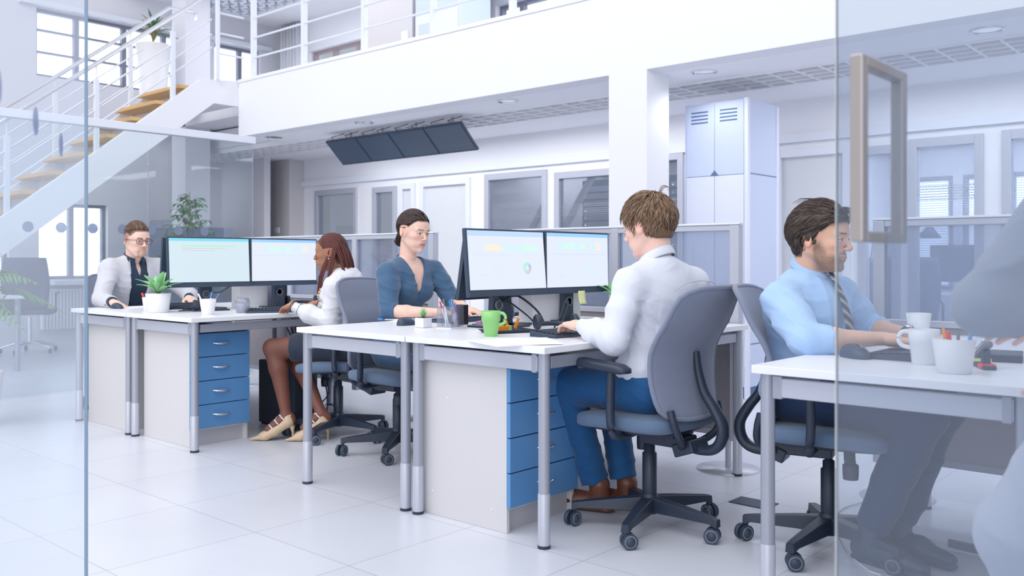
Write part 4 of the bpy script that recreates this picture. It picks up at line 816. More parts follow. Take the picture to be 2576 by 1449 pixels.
# ------------------------------------------------------------------ implicit-surface sculpting
def unit(v): v = np.asarray(v, float); return v/(np.linalg.norm(v)+1e-12)
def frame(x, up=(0, 0, 1)):
    x = unit(x); z = np.asarray(up, float); y = unit(np.cross(z, x)); z = np.cross(x, y); return np.array([x, y, z])   # rows = local axes
class Sdf:
    def __init__(s, lo, hi, h):
        s.lo = np.array(lo, float); s.h = h; s.n = np.maximum(2, np.ceil((np.array(hi)-s.lo)/h).astype(int)+1)
        s.ax = [s.lo[i]+h*np.arange(s.n[i]) for i in range(3)]; s.d = np.full(s.n, 0.1, np.float32)
    def sub(s, lo, hi):
        a = np.clip(np.floor((np.array(lo)-s.lo)/s.h).astype(int), 0, s.n); b = np.clip(np.ceil((np.array(hi)-s.lo)/s.h).astype(int)+1, 0, s.n)
        if np.any(b-a < 1): return None, None
        sl = tuple(slice(a[i], b[i]) for i in range(3))
        return sl, [s.ax[0][sl[0]][:, None, None], s.ax[1][sl[1]][None, :, None], s.ax[2][sl[2]][None, None, :]]
    def op(s, fn, lo, hi, k=0.01, mode='u'):
        m = 0.03+k; sl, P = s.sub(np.array(lo)-m, np.array(hi)+m)
        if sl is None: return s
        e = fn(*P).astype(np.float32); d = s.d[sl]
        if mode == 'u':
            if k > 0: hh = np.maximum(k-np.abs(d-e), 0)/k; s.d[sl] = np.minimum(d, e)-hh*hh*k*0.25
            else: s.d[sl] = np.minimum(d, e)
        elif mode == 's':
            e = -e
            if k > 0: hh = np.maximum(k-np.abs(d-e), 0)/k; s.d[sl] = np.maximum(d, e)+hh*hh*k*0.25
            else: s.d[sl] = np.maximum(d, e)
        elif mode == 'a': s.d[sl] = d+e
        return s
    def cone(s, p0, p1, r0, r1=None, k=0.01, mode='u', flat=None, fa=1.0, clip0=None, clip1=None):
        """rounded cone; flat = direction in which it is thinned by factor fa; clip = cut by the end planes"""
        p0 = np.array(p0, float); p1 = np.array(p1, float); r1 = r0 if r1 is None else r1; d = p1-p0; L2 = d@d+1e-12; L = math.sqrt(L2)
        fl = None if flat is None else unit(flat)
        def fn(x, y, z):
            h = np.clip(((x-p0[0])*d[0]+(y-p0[1])*d[1]+(z-p0[2])*d[2])/L2, 0, 1)
            qx, qy, qz = x-p0[0]-h*d[0], y-p0[1]-h*d[1], z-p0[2]-h*d[2]
            q2 = qx*qx+qy*qy+qz*qz
            r = r0+(r1-r0)*h
            if fl is not None:
                c = qx*fl[0]+qy*fl[1]+qz*fl[2]; q = np.sqrt(q2+c*c*(1/fa**2-1)); e = (q-r)*np.where(q2 > 1e-9, np.sqrt(q2)/np.maximum(q, 1e-6), 1)
            else: e = np.sqrt(q2)-r
            t = ((x-p0[0])*d[0]+(y-p0[1])*d[1]+(z-p0[2])*d[2])/L
            if clip0 is not None: e = np.maximum(e, -t+clip0)
            if clip1 is not None: e = np.maximum(e, t-L-clip1)
            return e
        R = max(r0, r1)
        return s.op(fn, np.minimum(p0, p1)-R, np.maximum(p0, p1)+R, k, mode)
    def ell(s, c, r, R=None, k=0.01, mode='u', pw=None):
        c = np.array(c, float); r = np.array(r, float); R = np.eye(3) if R is None else np.array(R)
        def fn(x, y, z):
            x, y, z = x-c[0], y-c[1], z-c[2]
            a = [(R[i, 0]*x+R[i, 1]*y+R[i, 2]*z) for i in range(3)]
            k0 = np.sqrt(sum((a[i]/r[i])**2 for i in range(3))); k1 = np.sqrt(sum((a[i]/r[i]**2)**2 for i in range(3)))
            return k0*(k0-1)/np.maximum(k1, 1e-6)
        e = np.sqrt((R.T**2)@(r**2))
        return s.op(fn, c-e, c+e, k, mode)
    def cut(s, p, n, k=0.0):
        n = unit(n); p = np.array(p)
        return s.op(lambda x, y, z: -((x-p[0])*n[0]+(y-p[1])*n[1]+(z-p[2])*n[2])+0*x, s.lo-1, s.lo+s.n*s.h+1, k, 's')
    def wrinkle(s, amp, seed, sc=22.0, dirs=None, lo=None, hi=None):
        rg = np.random.default_rng(seed); K = rg.normal(size=(5, 3)); ph = rg.uniform(0, 6.28, 8)
        def fn(x, y, z):
            w1 = np.sin(K[0, 0]*9*x+K[0, 1]*9*y+K[0, 2]*9*z+ph[0]); w2 = np.sin(K[1, 0]*11*x+K[1, 1]*11*y+K[1, 2]*11*z+ph[1])
            k1 = unit(dirs if dirs is not None else K[2])*sc; k2 = unit(K[3]+ (0 if dirs is None else 2*np.array(dirs)))*sc*0.6
            a = np.sin(k1[0]*x+k1[1]*y+k1[2]*z+1.6*w1+1.1*w2+ph[2]); b = np.sin(k2[0]*x+k2[1]*y+k2[2]*z+2.0*w2+ph[3])
            env = 0.55+0.45*w1*w2
            return amp*env*(-2.6*(1-np.abs(a))**2.5+0.9+1.1*b*np.abs(b)*0.9)
        return s.op(fn, s.lo if lo is None else lo, s.lo+s.n*s.h if hi is None else hi, 0.0, 'a')
    def mesh(s):
        """naive surface nets"""
        d = s.d; ins = d < 0
        c = [ins[i:ins.shape[0]-1+i, j:ins.shape[1]-1+j, k:ins.shape[2]-1+k] for i in (0, 1) for j in (0, 1) for k in (0, 1)]
        tot = sum(q.astype(np.int8) for q in c); act = (tot > 0) & (tot < 8)
        I = np.argwhere(act); idx = -np.ones(act.shape, np.int32); idx[act] = np.arange(len(I))
        acc = np.zeros((len(I), 3)); cnt = np.zeros(len(I))
        cor = [(i, j, k) for i in (0, 1) for j in (0, 1) for k in (0, 1)]
        for a in range(8):
            for b in range(a+1, 8):
                df = [cor[b][q]-cor[a][q] for q in range(3)]
                if sum(map(abs, df)) != 1: continue
                da = d[I[:, 0]+cor[a][0], I[:, 1]+cor[a][1], I[:, 2]+cor[a][2]].astype(float); db = d[I[:, 0]+cor[b][0], I[:, 1]+cor[b][1], I[:, 2]+cor[b][2]].astype(float)
                m = (da < 0) != (db < 0); t = np.where(m, da/(da-db+1e-12), 0)
                for q in range(3): acc[:, q] += np.where(m, cor[a][q]+t*df[q], 0)
                cnt += m
        V = s.lo+(I+acc/cnt[:, None])*s.h; F = []
        for ax_ in range(3):
            o = [q for q in range(3) if q != ax_]
            A = ins.take(range(ins.shape[ax_]-1), ax_); Bq = ins.take(range(1, ins.shape[ax_]), ax_); E = np.argwhere(A != Bq)
            E = E[(E[:, o[0]] > 0) & (E[:, o[1]] > 0) & (E[:, o[0]] < ins.shape[o[0]]-1) & (E[:, o[1]] < ins.shape[o[1]]-1)]
            q4 = []
            for (u, v) in ((-1, -1), (0, -1), (0, 0), (-1, 0)):
                J = E.copy(); J[:, o[0]] += u; J[:, o[1]] += v; q4.append(idx[J[:, 0], J[:, 1], J[:, 2]])
            Q = np.stack(q4, 1); st = A[E[:, 0], E[:, 1], E[:, 2]]
            flip = st if ax_ != 1 else ~st
            Q[~flip] = Q[~flip][:, ::-1]; F.append(Q)
        F = np.concatenate(F); F = F[(F >= 0).all(1)]
        return V, F
def relax(V, F, n=1, lam=0.5):
    for _ in range(n):
        S = np.zeros_like(V); c = np.zeros(len(V))
        for a in range(4):
            b = (a+1) % 4
            for i, j in ((F[:, a], F[:, b]), (F[:, b], F[:, a])):
                for q in range(3): S[:, q] += np.bincount(i, V[j, q], len(V))
                c += np.bincount(i, minlength=len(V))
        V = V+lam*(S/np.maximum(c, 1)[:, None]-V)
    return V
def np_obj(name, parts, mats, parent, off=(0, 0, 0), col=None):
    """parts: list of (V,F[,matindex]) joined in one mesh; col: Nx3 vertex colours"""
    V = np.concatenate([p[0] for p in parts])-np.array(off); Fs = []; MI = []; o = 0
    for p in parts: Fs.append(p[1]+o); MI.append(np.full(len(p[1]), p[2] if len(p) > 2 else 0)); o += len(p[0])
    Fq = np.concatenate(Fs); me = bpy.data.meshes.new(name); me.vertices.add(len(V)); me.vertices.foreach_set('co', V.ravel().astype(np.float32))
    me.loops.add(Fq.size); me.loops.foreach_set('vertex_index', Fq.ravel().astype(np.int32)); me.polygons.add(len(Fq))
    me.polygons.foreach_set('loop_start', np.arange(0, Fq.size, 4, dtype=np.int32)); me.polygons.foreach_set('loop_total', np.full(len(Fq), 4, np.int32))
    mats = mats if isinstance(mats, (list, tuple)) else [mats]
    for m in mats: me.materials.append(m)
    me.polygons.foreach_set('material_index', np.concatenate(MI).astype(np.int32)); me.polygons.foreach_set('use_smooth', np.ones(len(Fq), bool))
    if col is not None:
        a = me.color_attributes.new('Col', 'FLOAT_COLOR', 'POINT'); a.data.foreach_set('color', np.concatenate([col, np.ones((len(col), 1))], 1).ravel().astype(np.float32))
    me.update(); me.validate(); ob = bpy.data.objects.new(name, me); C.objects.link(ob); ob.parent = parent
    return ob
def ss(x, a, b): t = np.clip((x-a)/(b-a), 0, 1); return t*t*(3-2*t)

# ------------------------------------------------------------------ head (local axes: x forward, y left, z up, origin mid-head at ear height)
def head_sdf(sd, c, R, sc=1.0, jaw=1.0, nose=1.0, fem=False, smile=0.0, open_=0.0, k=0.012):
    c = np.array(c, float); R = np.array(R)
    def T(p): return c+R.T@(np.array(p, float)*sc)
    def E(p, r, kk=k, mode='u', rot=None): Rl = R if rot is None else np.array(rot)@R; sd.ell(T(p), np.array(r)*sc, Rl, kk*sc, mode)
    def K(a, b, r0, r1, kk=k, mode='u', flat=None, fa=1): sd.cone(T(a), T(b), r0*sc, r1*sc, kk*sc, mode, None if flat is None else R.T@np.array(flat), fa)
    E((-0.014, 0, 0.034), (0.095, 0.075, 0.083), 0.0)
    E((0.030, 0, 0.030), (0.060, 0.062, 0.060), 0.03)
    E((0.022, 0, -0.035), (0.062, 0.057, 0.070), 0.03)
    for s in (1, -1):
        K((-0.012, s*0.058*jaw, -0.045), (0.052, s*0.026*jaw, -0.098), 0.018, 0.015, 0.02)
        E((0.052, s*0.037, -0.020), (0.024, 0.022, 0.018), 0.022)
        E((0.048, s*0.030, -0.062), (0.026, 0.020, 0.026), 0.02)
        K((0.073, s*0.044, 0.020), (0.085, s*0.012, 0.018), 0.010, 0.010, 0.012)
        E((-0.008, s*0.070, 0.005), (0.03, 0.012, 0.04), 0.02)
    E((0.066, 0, -0.099), (0.021, 0.020*jaw, 0.018), 0.018)
    K((0.030, 0, -0.088), (-0.015, 0, -0.085), 0.03, 0.035, 0.02)
    E((0.066, 0, -0.062), (0.027, 0.030, 0.022), 0.015)
    # nose
    n = nose; q_ = 0.84 if fem else 1.0
    K((0.083, 0, 0.012), (0.100+0.006*n, 0, -0.026), 0.0070*q_, 0.0088*q_, 0.010)
    E((0.099+0.008*n, 0, -0.030), (0.0105*q_, 0.0100*q_, 0.0085*q_), 0.008)
    for s in (1, -1): E((0.096+0.002*n, s*0.012*(1.15 if n > 1.2 else 1), -0.034), (0.0105*q_, 0.0070*q_, 0.0070*q_), 0.006)
    for s in (1, -1): E((0.101, s*0.0065, -0.0415), (0.004, 0.003, 0.003), 0.003, 's')
    # eyes
    for s in (1, -1):
        E((0.099, s*0.031, 0.000), (0.018, 0.019, 0.0125), 0.014, 's')
        E((0.0755, s*0.0315, -0.001), (0.0125, 0.0125, 0.0125), 0.0)
        ec = T((0.0755, s*0.0315, -0.001)); r = 0.0142*sc
        def lid(x, y, z, ec=ec, r=r):
            qx, qy, qz = x-ec[0], y-ec[1], z-ec[2]; rr = np.sqrt(qx*qx+qy*qy+qz*qz)-r
            ly = (R[1, 0]*qx+R[1, 1]*qy+R[1, 2]*qz)/sc; lz = (R[2, 0]*qx+R[2, 1]*qy+R[2, 2]*qz)/sc; lx = (R[0, 0]*qx+R[0, 1]*qy+R[0, 2]*qz)/sc
            op = 0.0052*(1-(ly/0.0135)**2)-np.abs(lz+0.0006); op = np.minimum(op, lx)
            return np.maximum(rr, op)
        sd.op(lid, ec-r, ec+r, 0.0015*sc)
    # mouth
    w = 0.021+0.005*smile; zz = 0.005*smile; op = 0.0035*open_
    for s in (1, -1):
        K((0.0875+0.002*fem, 0, -0.0575+op), (0.079-0.003*smile, s*w, -0.062+zz), 0.0050 if not fem else 0.0062, 0.0025, 0.004)
        K((0.0855+0.002*fem, 0, -0.0700-op), (0.078-0.003*smile, s*w*0.85, -0.064+zz), 0.0068 if fem else 0.0058, 0.0025, 0.004)
    K((0.095, -w*0.85, -0.0630+zz*0.7), (0.095, 0, -0.0635), 0.0016+op*0.9, 0.0016+op, 0.003, 's'); K((0.095, w*0.85, -0.0630+zz*0.7), (0.095, 0, -0.0635), 0.0016+op*0.9, 0.0016+op, 0.003, 's')
    if open_: E((0.0775, 0, -0.0625+zz*0.4), (0.006, w*0.70, 0.0036), 0.0)      # teeth
    # ears
    for s in (1, -1):
        e = np.array([[math.cos(.30), s*math.sin(.30), 0], [-s*math.sin(.30), math.cos(.30), 0], [0, 0, 1.0]])
        tilt = np.array([[math.cos(.2), 0, math.sin(.2)], [0, 1, 0], [-math.sin(.2), 0, math.cos(.2)]])
        E((-0.016, s*0.0835, -0.004), (0.0185, 0.0062, 0.031), 0.006, 'u', tilt@e)
        E((-0.012, s*0.0905, 0.000), (0.0105, 0.0050, 0.020), 0.003, 's', tilt@e)
        E((-0.003, s*0.080, -0.012), (0.005, 0.006, 0.007), 0.004)
def neck_sdf(sd, c, R, base, sc=1.0, r=0.054, k=0.02):
    T = lambda p: np.array(c)+np.array(R).T@(np.array(p)*sc)
    sd.cone(T((-0.028, 0, -0.045)), base, r*sc, r*1.05*sc, k*1.2)
    sd.cone(T((-0.040, 0, 0.0)), np.array(base)-np.array(R).T@np.array([0.010, 0, 0]), r*0.80*sc, r*0.85*sc, k)
def head_paint(V, c, R, sc, skin, lip, brow, hairc, iris=(0.10, 0.06, 0.04), beard=0.0, beardc=(0.1, 0.06, 0.04), openm=False, cheek=None, browh=1.0, hk=None, hcol=(0.1, 0.06, 0.04), hdz=0.0):
    L = ((V-np.array(c))@np.array(R).T)/sc; x, y, z = L.T; ay = np.abs(y); col = np.tile(np.array(skin, float), (len(V), 1))
    def mixc(m, cc): nonlocal col; m = np.clip(m, 0, 1)[:, None]; col = col*(1-m)+np.array(cc)*m
    face = x > 0.03
    red = np.array(skin)*np.array([1.05, 0.80, 0.78])
    mixc(0.6*np.exp(-(((ay-0.042)/0.018)**2+((z+0.03)/0.018)**2))*face, red if cheek is None else cheek)
    mixc(0.45*np.exp(-(((y)/0.013)**2+((z+0.03)/0.012)**2))*(x > 0.09), red)
    mixc(0.6*ss(ay, 0.074, 0.082)*(np.abs(z+0.005) < 0.04), red)
    if beard > 0:
        lw = 0.010+0.0*y
        low = ss(-z, 0.040+0.25*np.clip(0.075-x, -0.02, 0.03)*0-0.1*0, 0.070)*ss(x, -0.02, 0.015)
        side = ss(-z, -0.02, 0.02)*ss(0.050+0.6*(-z-0.03)-x, 0.0, 0.035)*ss(x, -0.005, 0.008)*ss(ay, 0.040, 0.052)
        mus = np.exp(-((z+0.0495)/0.0055)**2)*(ay < 0.03)*(x > 0.07)
        below = np.exp(-(((z+0.085)/0.010)**2+(y/0.012)**2))*(x > 0.06)
        m = beard*np.clip(np.maximum.reduce([low*ss(z, -0.13, -0.105), side, 1.1*mus, 1.1*below]), 0, 1); hsh = np.modf(np.abs(np.sin(x*91731.0+y*37127.0+z*71711.0)*43758.5))[0]; m *= 0.70+0.45*hsh
        if beard < 0.5: m = 1.3*beard*np.clip(np.maximum.reduce([mus, ss(-z, 0.078, 0.092)*(ay < 0.03)*(x > 0.04)*ss(z, -0.13, -0.115), np.exp(-((ay-0.027)/0.006)**2)*(z < -0.05)*(z > -0.1)*(x > 0.05)]), 0, 1)
        mixc(m, beardc)
    lipm = np.exp(-((z+0.0638)/0.0092)**6)*np.exp(-(ay/0.021)**6)*(x > 0.074); mixc(lipm*0.95, lip); mixc(0.8*np.exp(-((z+0.0633)/0.0012)**2)*(ay < 0.019)*(x > 0.074), np.array(lip)*0.35)
    if openm: mixc(np.exp(-((z+0.0622)/0.0035)**4)*(ay < 0.0165)*(x > 0.078)*(x < 0.0865), (0.75, 0.72, 0.70))
    if hk:
        hm_ = ss(z-np.interp(x, *HAIRLINE[hk])-hdz, -0.010, 0.003)*(ay < 0.0765); mixc(0.9*hm_, hcol)
    for s in (1, -1):
        bz = 0.0165*1+0.0035*np.cos((y*s-0.034)/0.03*1.2)+0.001; m = np.exp(-((z-bz-0.001)/(0.0032*browh))**2)*ss(y*s, 0.008, 0.014)*ss(0.052-y*s, 0, 0.012)*(x > 0.05); mixc(0.9*m, brow)
        e = np.stack([x-0.0755, y-s*0.0315, z+0.001], 1); r = np.linalg.norm(e, axis=1); on = (r < 0.01325) & (x > 0.0755); mixc(on*1.0, (0.62, 0.60, 0.60))
        a = np.sqrt(e[:, 1]**2+e[:, 2]**2); mixc(on*ss(-a, -0.0066, -0.0054), iris); mixc(on*ss(-a, -0.0030, -0.0024), (0.01, 0.01, 0.012))
        lash = (r >= 0.01325) & (r < 0.0150) & (np.abs(e[:, 2]-0.0045*(1-(e[:, 1]/0.0135)**2)) < 0.0020) & (x > 0.0755); mixc(lash*0.95, np.array(brow)*0.6)
    return col

# ------------------------------------------------------------------ hands
def hand_sdf(sd, w, d, n, side, curl=0.5, spread=0.12, sc=1.0, thumb=0.6, k=0.004, curls=None):
    """w wrist, d direction of the fingers, n back-of-hand normal, side=+1 when the thumb lies to the left of d seen from above the back"""
    w = np.array(w, float); d = unit(d); n = unit(np.array(n)-d*(np.array(n)@d)); t = np.cross(n, d)*side   # t: towards thumb
    P = lambda a, b, c_: w+(d*a+t*b+n*c_)*sc
    out = []
    sd.cone(P(0.0, 0, 0), P(0.030, 0.0, 0), 0.0265*sc, 0.031*sc, 0.010, flat=n, fa=0.72)
    for b, r in ((0.024, 0.0125), (0.008, 0.013), (-0.009, 0.0125), (-0.025, 0.0115)):
        sd.cone(P(0.02, b*0.75, -0.002), P(0.084-abs(b-0.006)*0.25, b, -0.001), 0.0155*sc, r*0.95*sc, 0.010)
    sd.cone(P(0.02, 0.018, -0.008), P(0.05, 0.027, -0.010), 0.017*sc, 0.013*sc, 0.010)
    ln = ((0.024, (0.043, 0.026, 0.021), 0.0088), (0.008, (0.047, 0.029, 0.022), 0.0090), (-0.009, (0.044, 0.027, 0.021), 0.0085), (-0.025, (0.034, 0.020, 0.019), 0.0075))
    for i, (b, seg, r) in enumerate(ln):
        cu = (curls[i] if curls is not None else curl); a = -0.10; sp = (b-0.0)/0.03*spread; p = P(0.084-abs(b-0.006)*0.25, b, 0.001)
        fd = unit(d*math.cos(sp)+t*math.sin(sp)); ang = cu*0.55-0.05
        for j, L in enumerate(seg):
            dd = unit(fd*math.cos(ang)-n*math.sin(ang)); q = p+dd*L*sc; sd.cone(p, q, (r-0.0009*j)*sc, (r-0.0009*(j+1))*sc, 0.0035 if j else 0.006); p = q
            ang += cu*(0.95 if j == 0 else 0.55)
        out.append(p)
    p = P(0.022, 0.026, -0.008); td = unit(d*0.80+t*0.62-n*0.25*thumb); q = p+td*0.036*sc; sd.cone(p, q, 0.0135*sc, 0.0108*sc, 0.008)
    td2 = unit(d*0.96+t*0.25-n*0.30*thumb); q2 = q+td2*0.030*sc; sd.cone(q, q2, 0.0105*sc, 0.0095*sc, 0.004); td3 = unit(d*1.0+t*0.02-n*0.35*thumb); sd.cone(q2, q2+td3*0.022*sc, 0.0095*sc, 0.0072*sc, 0.004)
    return out

def arm_part(el, wr, d, n, side, sc=1.0, r_el=0.040, r_wr=0.0245, h=0.0025, upto=0.0, **kw):
    el, wr = np.array(el, float), np.array(wr, float); a = el+(wr-el)*upto
    lo = np.minimum.reduce([a, wr, wr+unit(d)*0.2*sc])-0.07; hi = np.maximum.reduce([a, wr, wr+unit(d)*0.2*sc])+0.07
    sd = Sdf(lo, hi, h); ax = wr-el; m = el+ax*0.35
    sd.cone(el, m, r_el*0.95*sc, r_el*sc, 0.01, flat=n, fa=0.92); sd.cone(m, wr, r_el*0.96*sc, r_wr*sc, 0.01, flat=n, fa=0.85)
    hand_sdf(sd, wr, d, n, side, sc=sc, **kw); sd.cut(a, el-wr)
    V, F = sd.mesh(); return relax(V, F, 1, 0.4), F
def skin_tint(V, base, tips=None):
    col = np.tile(np.array(base, float), (len(V), 1)); nz = 0.5+0.5*np.sin(V[:, 0]*41+V[:, 1]*57)*np.sin(V[:, 2]*63); col *= (0.97+0.06*nz)[:, None]
    if tips is not None:
        for p in tips: m = np.exp(-(np.linalg.norm(V-p, axis=1)/0.016)**2)[:, None]*0.35; col = col*(1-m)+col*np.array([1.05, 0.75, 0.75])*m
    return col
M['skinv'] = mat('skin', (0.8, 0.5, 0.4), 0.48, vcol=True, sss=0.25, spec=0.35, bump=('noise', 420, 0.06, 0.0006))

# ------------------------------------------------------------------ hair
def hair_locks(c, R, sc, seeds, flow, length, r=0.0026, seg=7, lift=0.0, curl=0.0, seed=1, drop=0.0, surf=None):
    """tapering locks lying along the skull: seeds = Nx3 unit directions, flow(local point)->direction"""
    rg = np.random.default_rng(seed); Vs = []; Fs = []; o = 0; R = np.array(R); n4 = 5
    lift0 = lift
    for s in seeds:
        lift = lift0*rg.uniform(0.3, 1.7); p = surf(s) if surf else s*0.09; L = length*(0.7+0.6*rg.random()); step = L/seg; pts = [p]; ph = rg.uniform(0, 6.28)
        fd = unit(flow(p)+rg.normal(size=3)*0.12)
        for j in range(seg):
            nrm = unit(p-np.array([-0.01, 0, 0.02])); fd = unit(fd*0.75+0.25*flow(p)+np.array([0, 0, -drop*0.12]))
            t_ = unit(fd-nrm*(fd@nrm)*(1-lift)); sidev = np.cross(t_, nrm); t_ = unit(t_+curl*sidev*math.sin(ph+j*0.9))
            p = p+t_*step
            if surf:
                nn = unit(p-np.array([-0.012, 0, 0.03])); q = surf(nn)
                if q is not None:
                    dist = np.linalg.norm(q-np.array([-0.012, 0, 0.03])); cur = np.linalg.norm(p-np.array([-0.012, 0, 0.03])); tgt = dist+0.002+lift*0.02*(j/seg)
                    p = np.array([-0.012, 0, 0.03])+nn*(tgt if lift < 0.9 else max(cur, tgt))
            pts.append(p)
        pts = np.array(pts); rings = []
        for j, q in enumerate(pts):
            t_ = unit(pts[min(j+1, seg)]-pts[max(j-1, 0)]); nrm = unit(q-np.array([-0.01, 0, 0.02])); a = unit(np.cross(t_, nrm)); b = np.cross(a, t_)
            rr = r*(1.0-0.85*(j/seg)**1.6)*(0.8+0.5*rg.random() if j == 0 else 1); rings += [q+rr*(1.7*math.cos(w_)*a+0.8*math.sin(w_)*b) for w_ in [2*PI*m/n4 for m in range(n4)]]
        Vs.append(rings)
        for j in range(seg):
            for m in range(n4): Fs.append((o+j*n4+m, o+j*n4+(m+1) % n4, o+(j+1)*n4+(m+1) % n4, o+(j+1)*n4+m))
        o += (seg+1)*n4
    V = np.concatenate([np.array(v) for v in Vs])*sc; fac = np.repeat(rg.random(len(Vs))**1.3, (seg+1)*n4); return np.array(c)+V@R, np.array(Fs), fac
def dirs(n, cond, seed=3):
    rg = np.random.default_rng(seed); out = []
    while len(out) < n:
        v = unit(rg.normal(size=3)); 
        if cond(v): out.append(v)
    return np.array(out)
def skull(pad=0.008, top=0.0, back=0.0):
    c0 = np.array([-0.012, 0, 0.03])
    def f(v):
        v = unit(v); r = np.array([0.100+pad+(back if v[0] < 0 else 0)*abs(v[0]), 0.078+pad*0.8, 0.086+pad+(top*max(0, v[2]))]); return c0+v/np.sqrt(((v/r)**2).sum())
    return f
HAIRLINE = dict(
 short=([-0.14, -0.045, -0.036, -0.006, -0.001, 0.014, 0.022, 0.046, 0.064, 0.14], [-0.060, -0.052, 0.020, 0.026, -0.012, -0.012, 0.030, 0.042, 0.066, 0.082]),
 tied=([-0.14, -0.05, -0.034, -0.010, 0.010, 0.028, 0.048, 0.066, 0.14], [-0.085, -0.070, 0.012, 0.030, 0.012, 0.030, 0.050, 0.070, 0.080]),
 wavy=([-0.14, -0.050, -0.036, -0.010, 0.000, 0.012, 0.022, 0.044, 0.060, 0.14], [-0.070, -0.066, 0.010, 0.016, -0.022, -0.022, 0.024, 0.042, 0.062, 0.078]))
def hl(kind, x, dz=0.0): return np.interp(x, *HAIRLINE[kind])+dz
def hair_cap(sd, c, R, kind, k=0.004, sc=1.0, dz=0.0):
    c = np.array(c); R = np.array(R)
    def fn(x, y, z):
        q = [x-c[0], y-c[1], z-c[2]]; lx = sum(R[0, i]*q[i] for i in range(3))/sc; ly = sum(R[1, i]*q[i] for i in range(3))/sc; lz = sum(R[2, i]*q[i] for i in range(3))/sc
        return (lz-np.interp(lx, *HAIRLINE[kind])-dz-0.35*np.maximum(0, 0.03-np.abs(ly))*(lx > 0.03)*0.3)*0.6
    sd.op(fn, sd.lo, sd.lo+sd.n*sd.h, k, 's')
    for s_ in (1, -1): sd.ell(c+R.T@(np.array([-0.013, s_*0.086, -0.004])*sc), np.array([0.021, 0.016, 0.032])*sc, R, 0.002, 's')
    return sd
M['hairv'] = mat('hair', (0.1, 0.06, 0.04), 0.45, vcol=True, spec=0.3, bump=('wave', 90, 0.25, 0.001))
def hair_obj(t, loc, V, F, fac, c1, c2, name='hair'):
    col = np.array(c1)[None]*(1-fac[:, None])+np.array(c2)[None]*fac[:, None]; return np_obj(name, [(V, F)], M['hairv'], t, loc, col)
def seeds_for(n, kind, S, seed, cond=lambda v: True):
    return dirs(n, lambda v: (lambda p: p[2] > hl(kind, p[0], 0.004) and cond(v) and not (-0.045 < p[0] < 0.010 and p[2] < 0.036 and abs(p[1]) > 0.05))(S(v)), seed)
def hair_mat(name, c1, c2, rough=0.5): return mat(name, tuple(0.6*a+0.4*b for a, b in zip(c1, c2)), rough, var=(60, c1, (1, 1, 1)), spec=0.25, bump=('wave', 90, 0.5, 0.003))
# ------------------------------------------------------------------ people
def A(*p): return np.array(p, float)
def torso_sdf(sd, P, N, SL, SR, o=0.0, sh=0.88, w=1.0, dep=1.0, waist=1.0, k=0.035, bust=0.0, belly=0.0):
    P, N, SL, SR = map(np.array, (P, N, SL, SR)); up = unit(N-P); l = unit(SL-SR); f = unit(np.cross(l, up)); l = np.cross(up, f); R = np.array([f, l, up]); H = np.linalg.norm(N-P)
    at = lambda a, x=0.0, y=0.0: P+up*H*a+f*x+l*y
    sd.ell(at(0.02), (0.118*dep+o, 0.162*w+o, 0.105+o), R, k)
    sd.cone(at(0.05), at(0.38), (0.148*w+o), (0.128*w*waist+o), k, flat=f, fa=0.74*dep)
    sd.cone(at(0.38), at(0.68, 0.005), (0.128*w*waist+o), (0.152*w+o), k, flat=f, fa=0.72*dep)
    sd.ell(at(0.70, 0.0), (0.108*dep+o, 0.158*w+o, 0.145+o), R, k)
    if belly: sd.ell(at(0.28, 0.03), (0.10+o, 0.12+o, 0.11+o), R, 0.04)
    if bust:
        for s in (1, -1): sd.ell(at(0.66, 0.075, 0.068*s), (0.05*bust+o, 0.06*bust+o, 0.058*bust+o), R, 0.03)
    mid = (SL+SR)/2
    for S in (SL, SR):
        sd.cone(mid+(S-mid)*0.3-up*0.015, S-up*0.014, 0.060*sh+o, 0.054*sh+o, k)
        sd.cone(N-up*0.022-f*0.014, S-up*0.002, 0.044+o*0.8, 0.038*sh+o, 0.04)
    return R
def mk(sd, n=1, lam=0.5):
    V, F = sd.mesh(); return relax(V, F, n, lam), F
def fabric(name, c, c2=None, rough=0.75, sheen=0.2, sc=900, st=0.12, crumple=0.40, cs=9):
    m = mat(name, c, rough, var=(9, c2 or tuple(q*0.95 for q in c)), sheen=sheen, spec=0.25, bump=('noise', sc, st, 0.0006))
    nt = m.node_tree; b = nt.nodes['Principled BSDF']; fine = b.inputs['Normal'].links[0].from_node; tc = [n for n in nt.nodes if n.type == 'TEX_COORD'][0]
    n = nt.nodes.new('ShaderNodeTexNoise'); n.inputs['Scale'].default_value = cs; n.inputs['Detail'].default_value = 3; n.inputs['Distortion'].default_value = 1.6; n.inputs['Roughness'].default_value = 0.55
    try: n.noise_type = 'RIDGED_MULTIFRACTAL'
    except Exception: pass
    bp = nt.nodes.new('ShaderNodeBump'); bp.inputs['Strength'].default_value = crumple; bp.inputs['Distance'].default_value = 0.010
    nt.links.new(tc.outputs['Object'], n.inputs[0]); nt.links.new(n.outputs[0], bp.inputs['Height']); nt.links.new(bp.outputs[0], fine.inputs['Normal']); return m
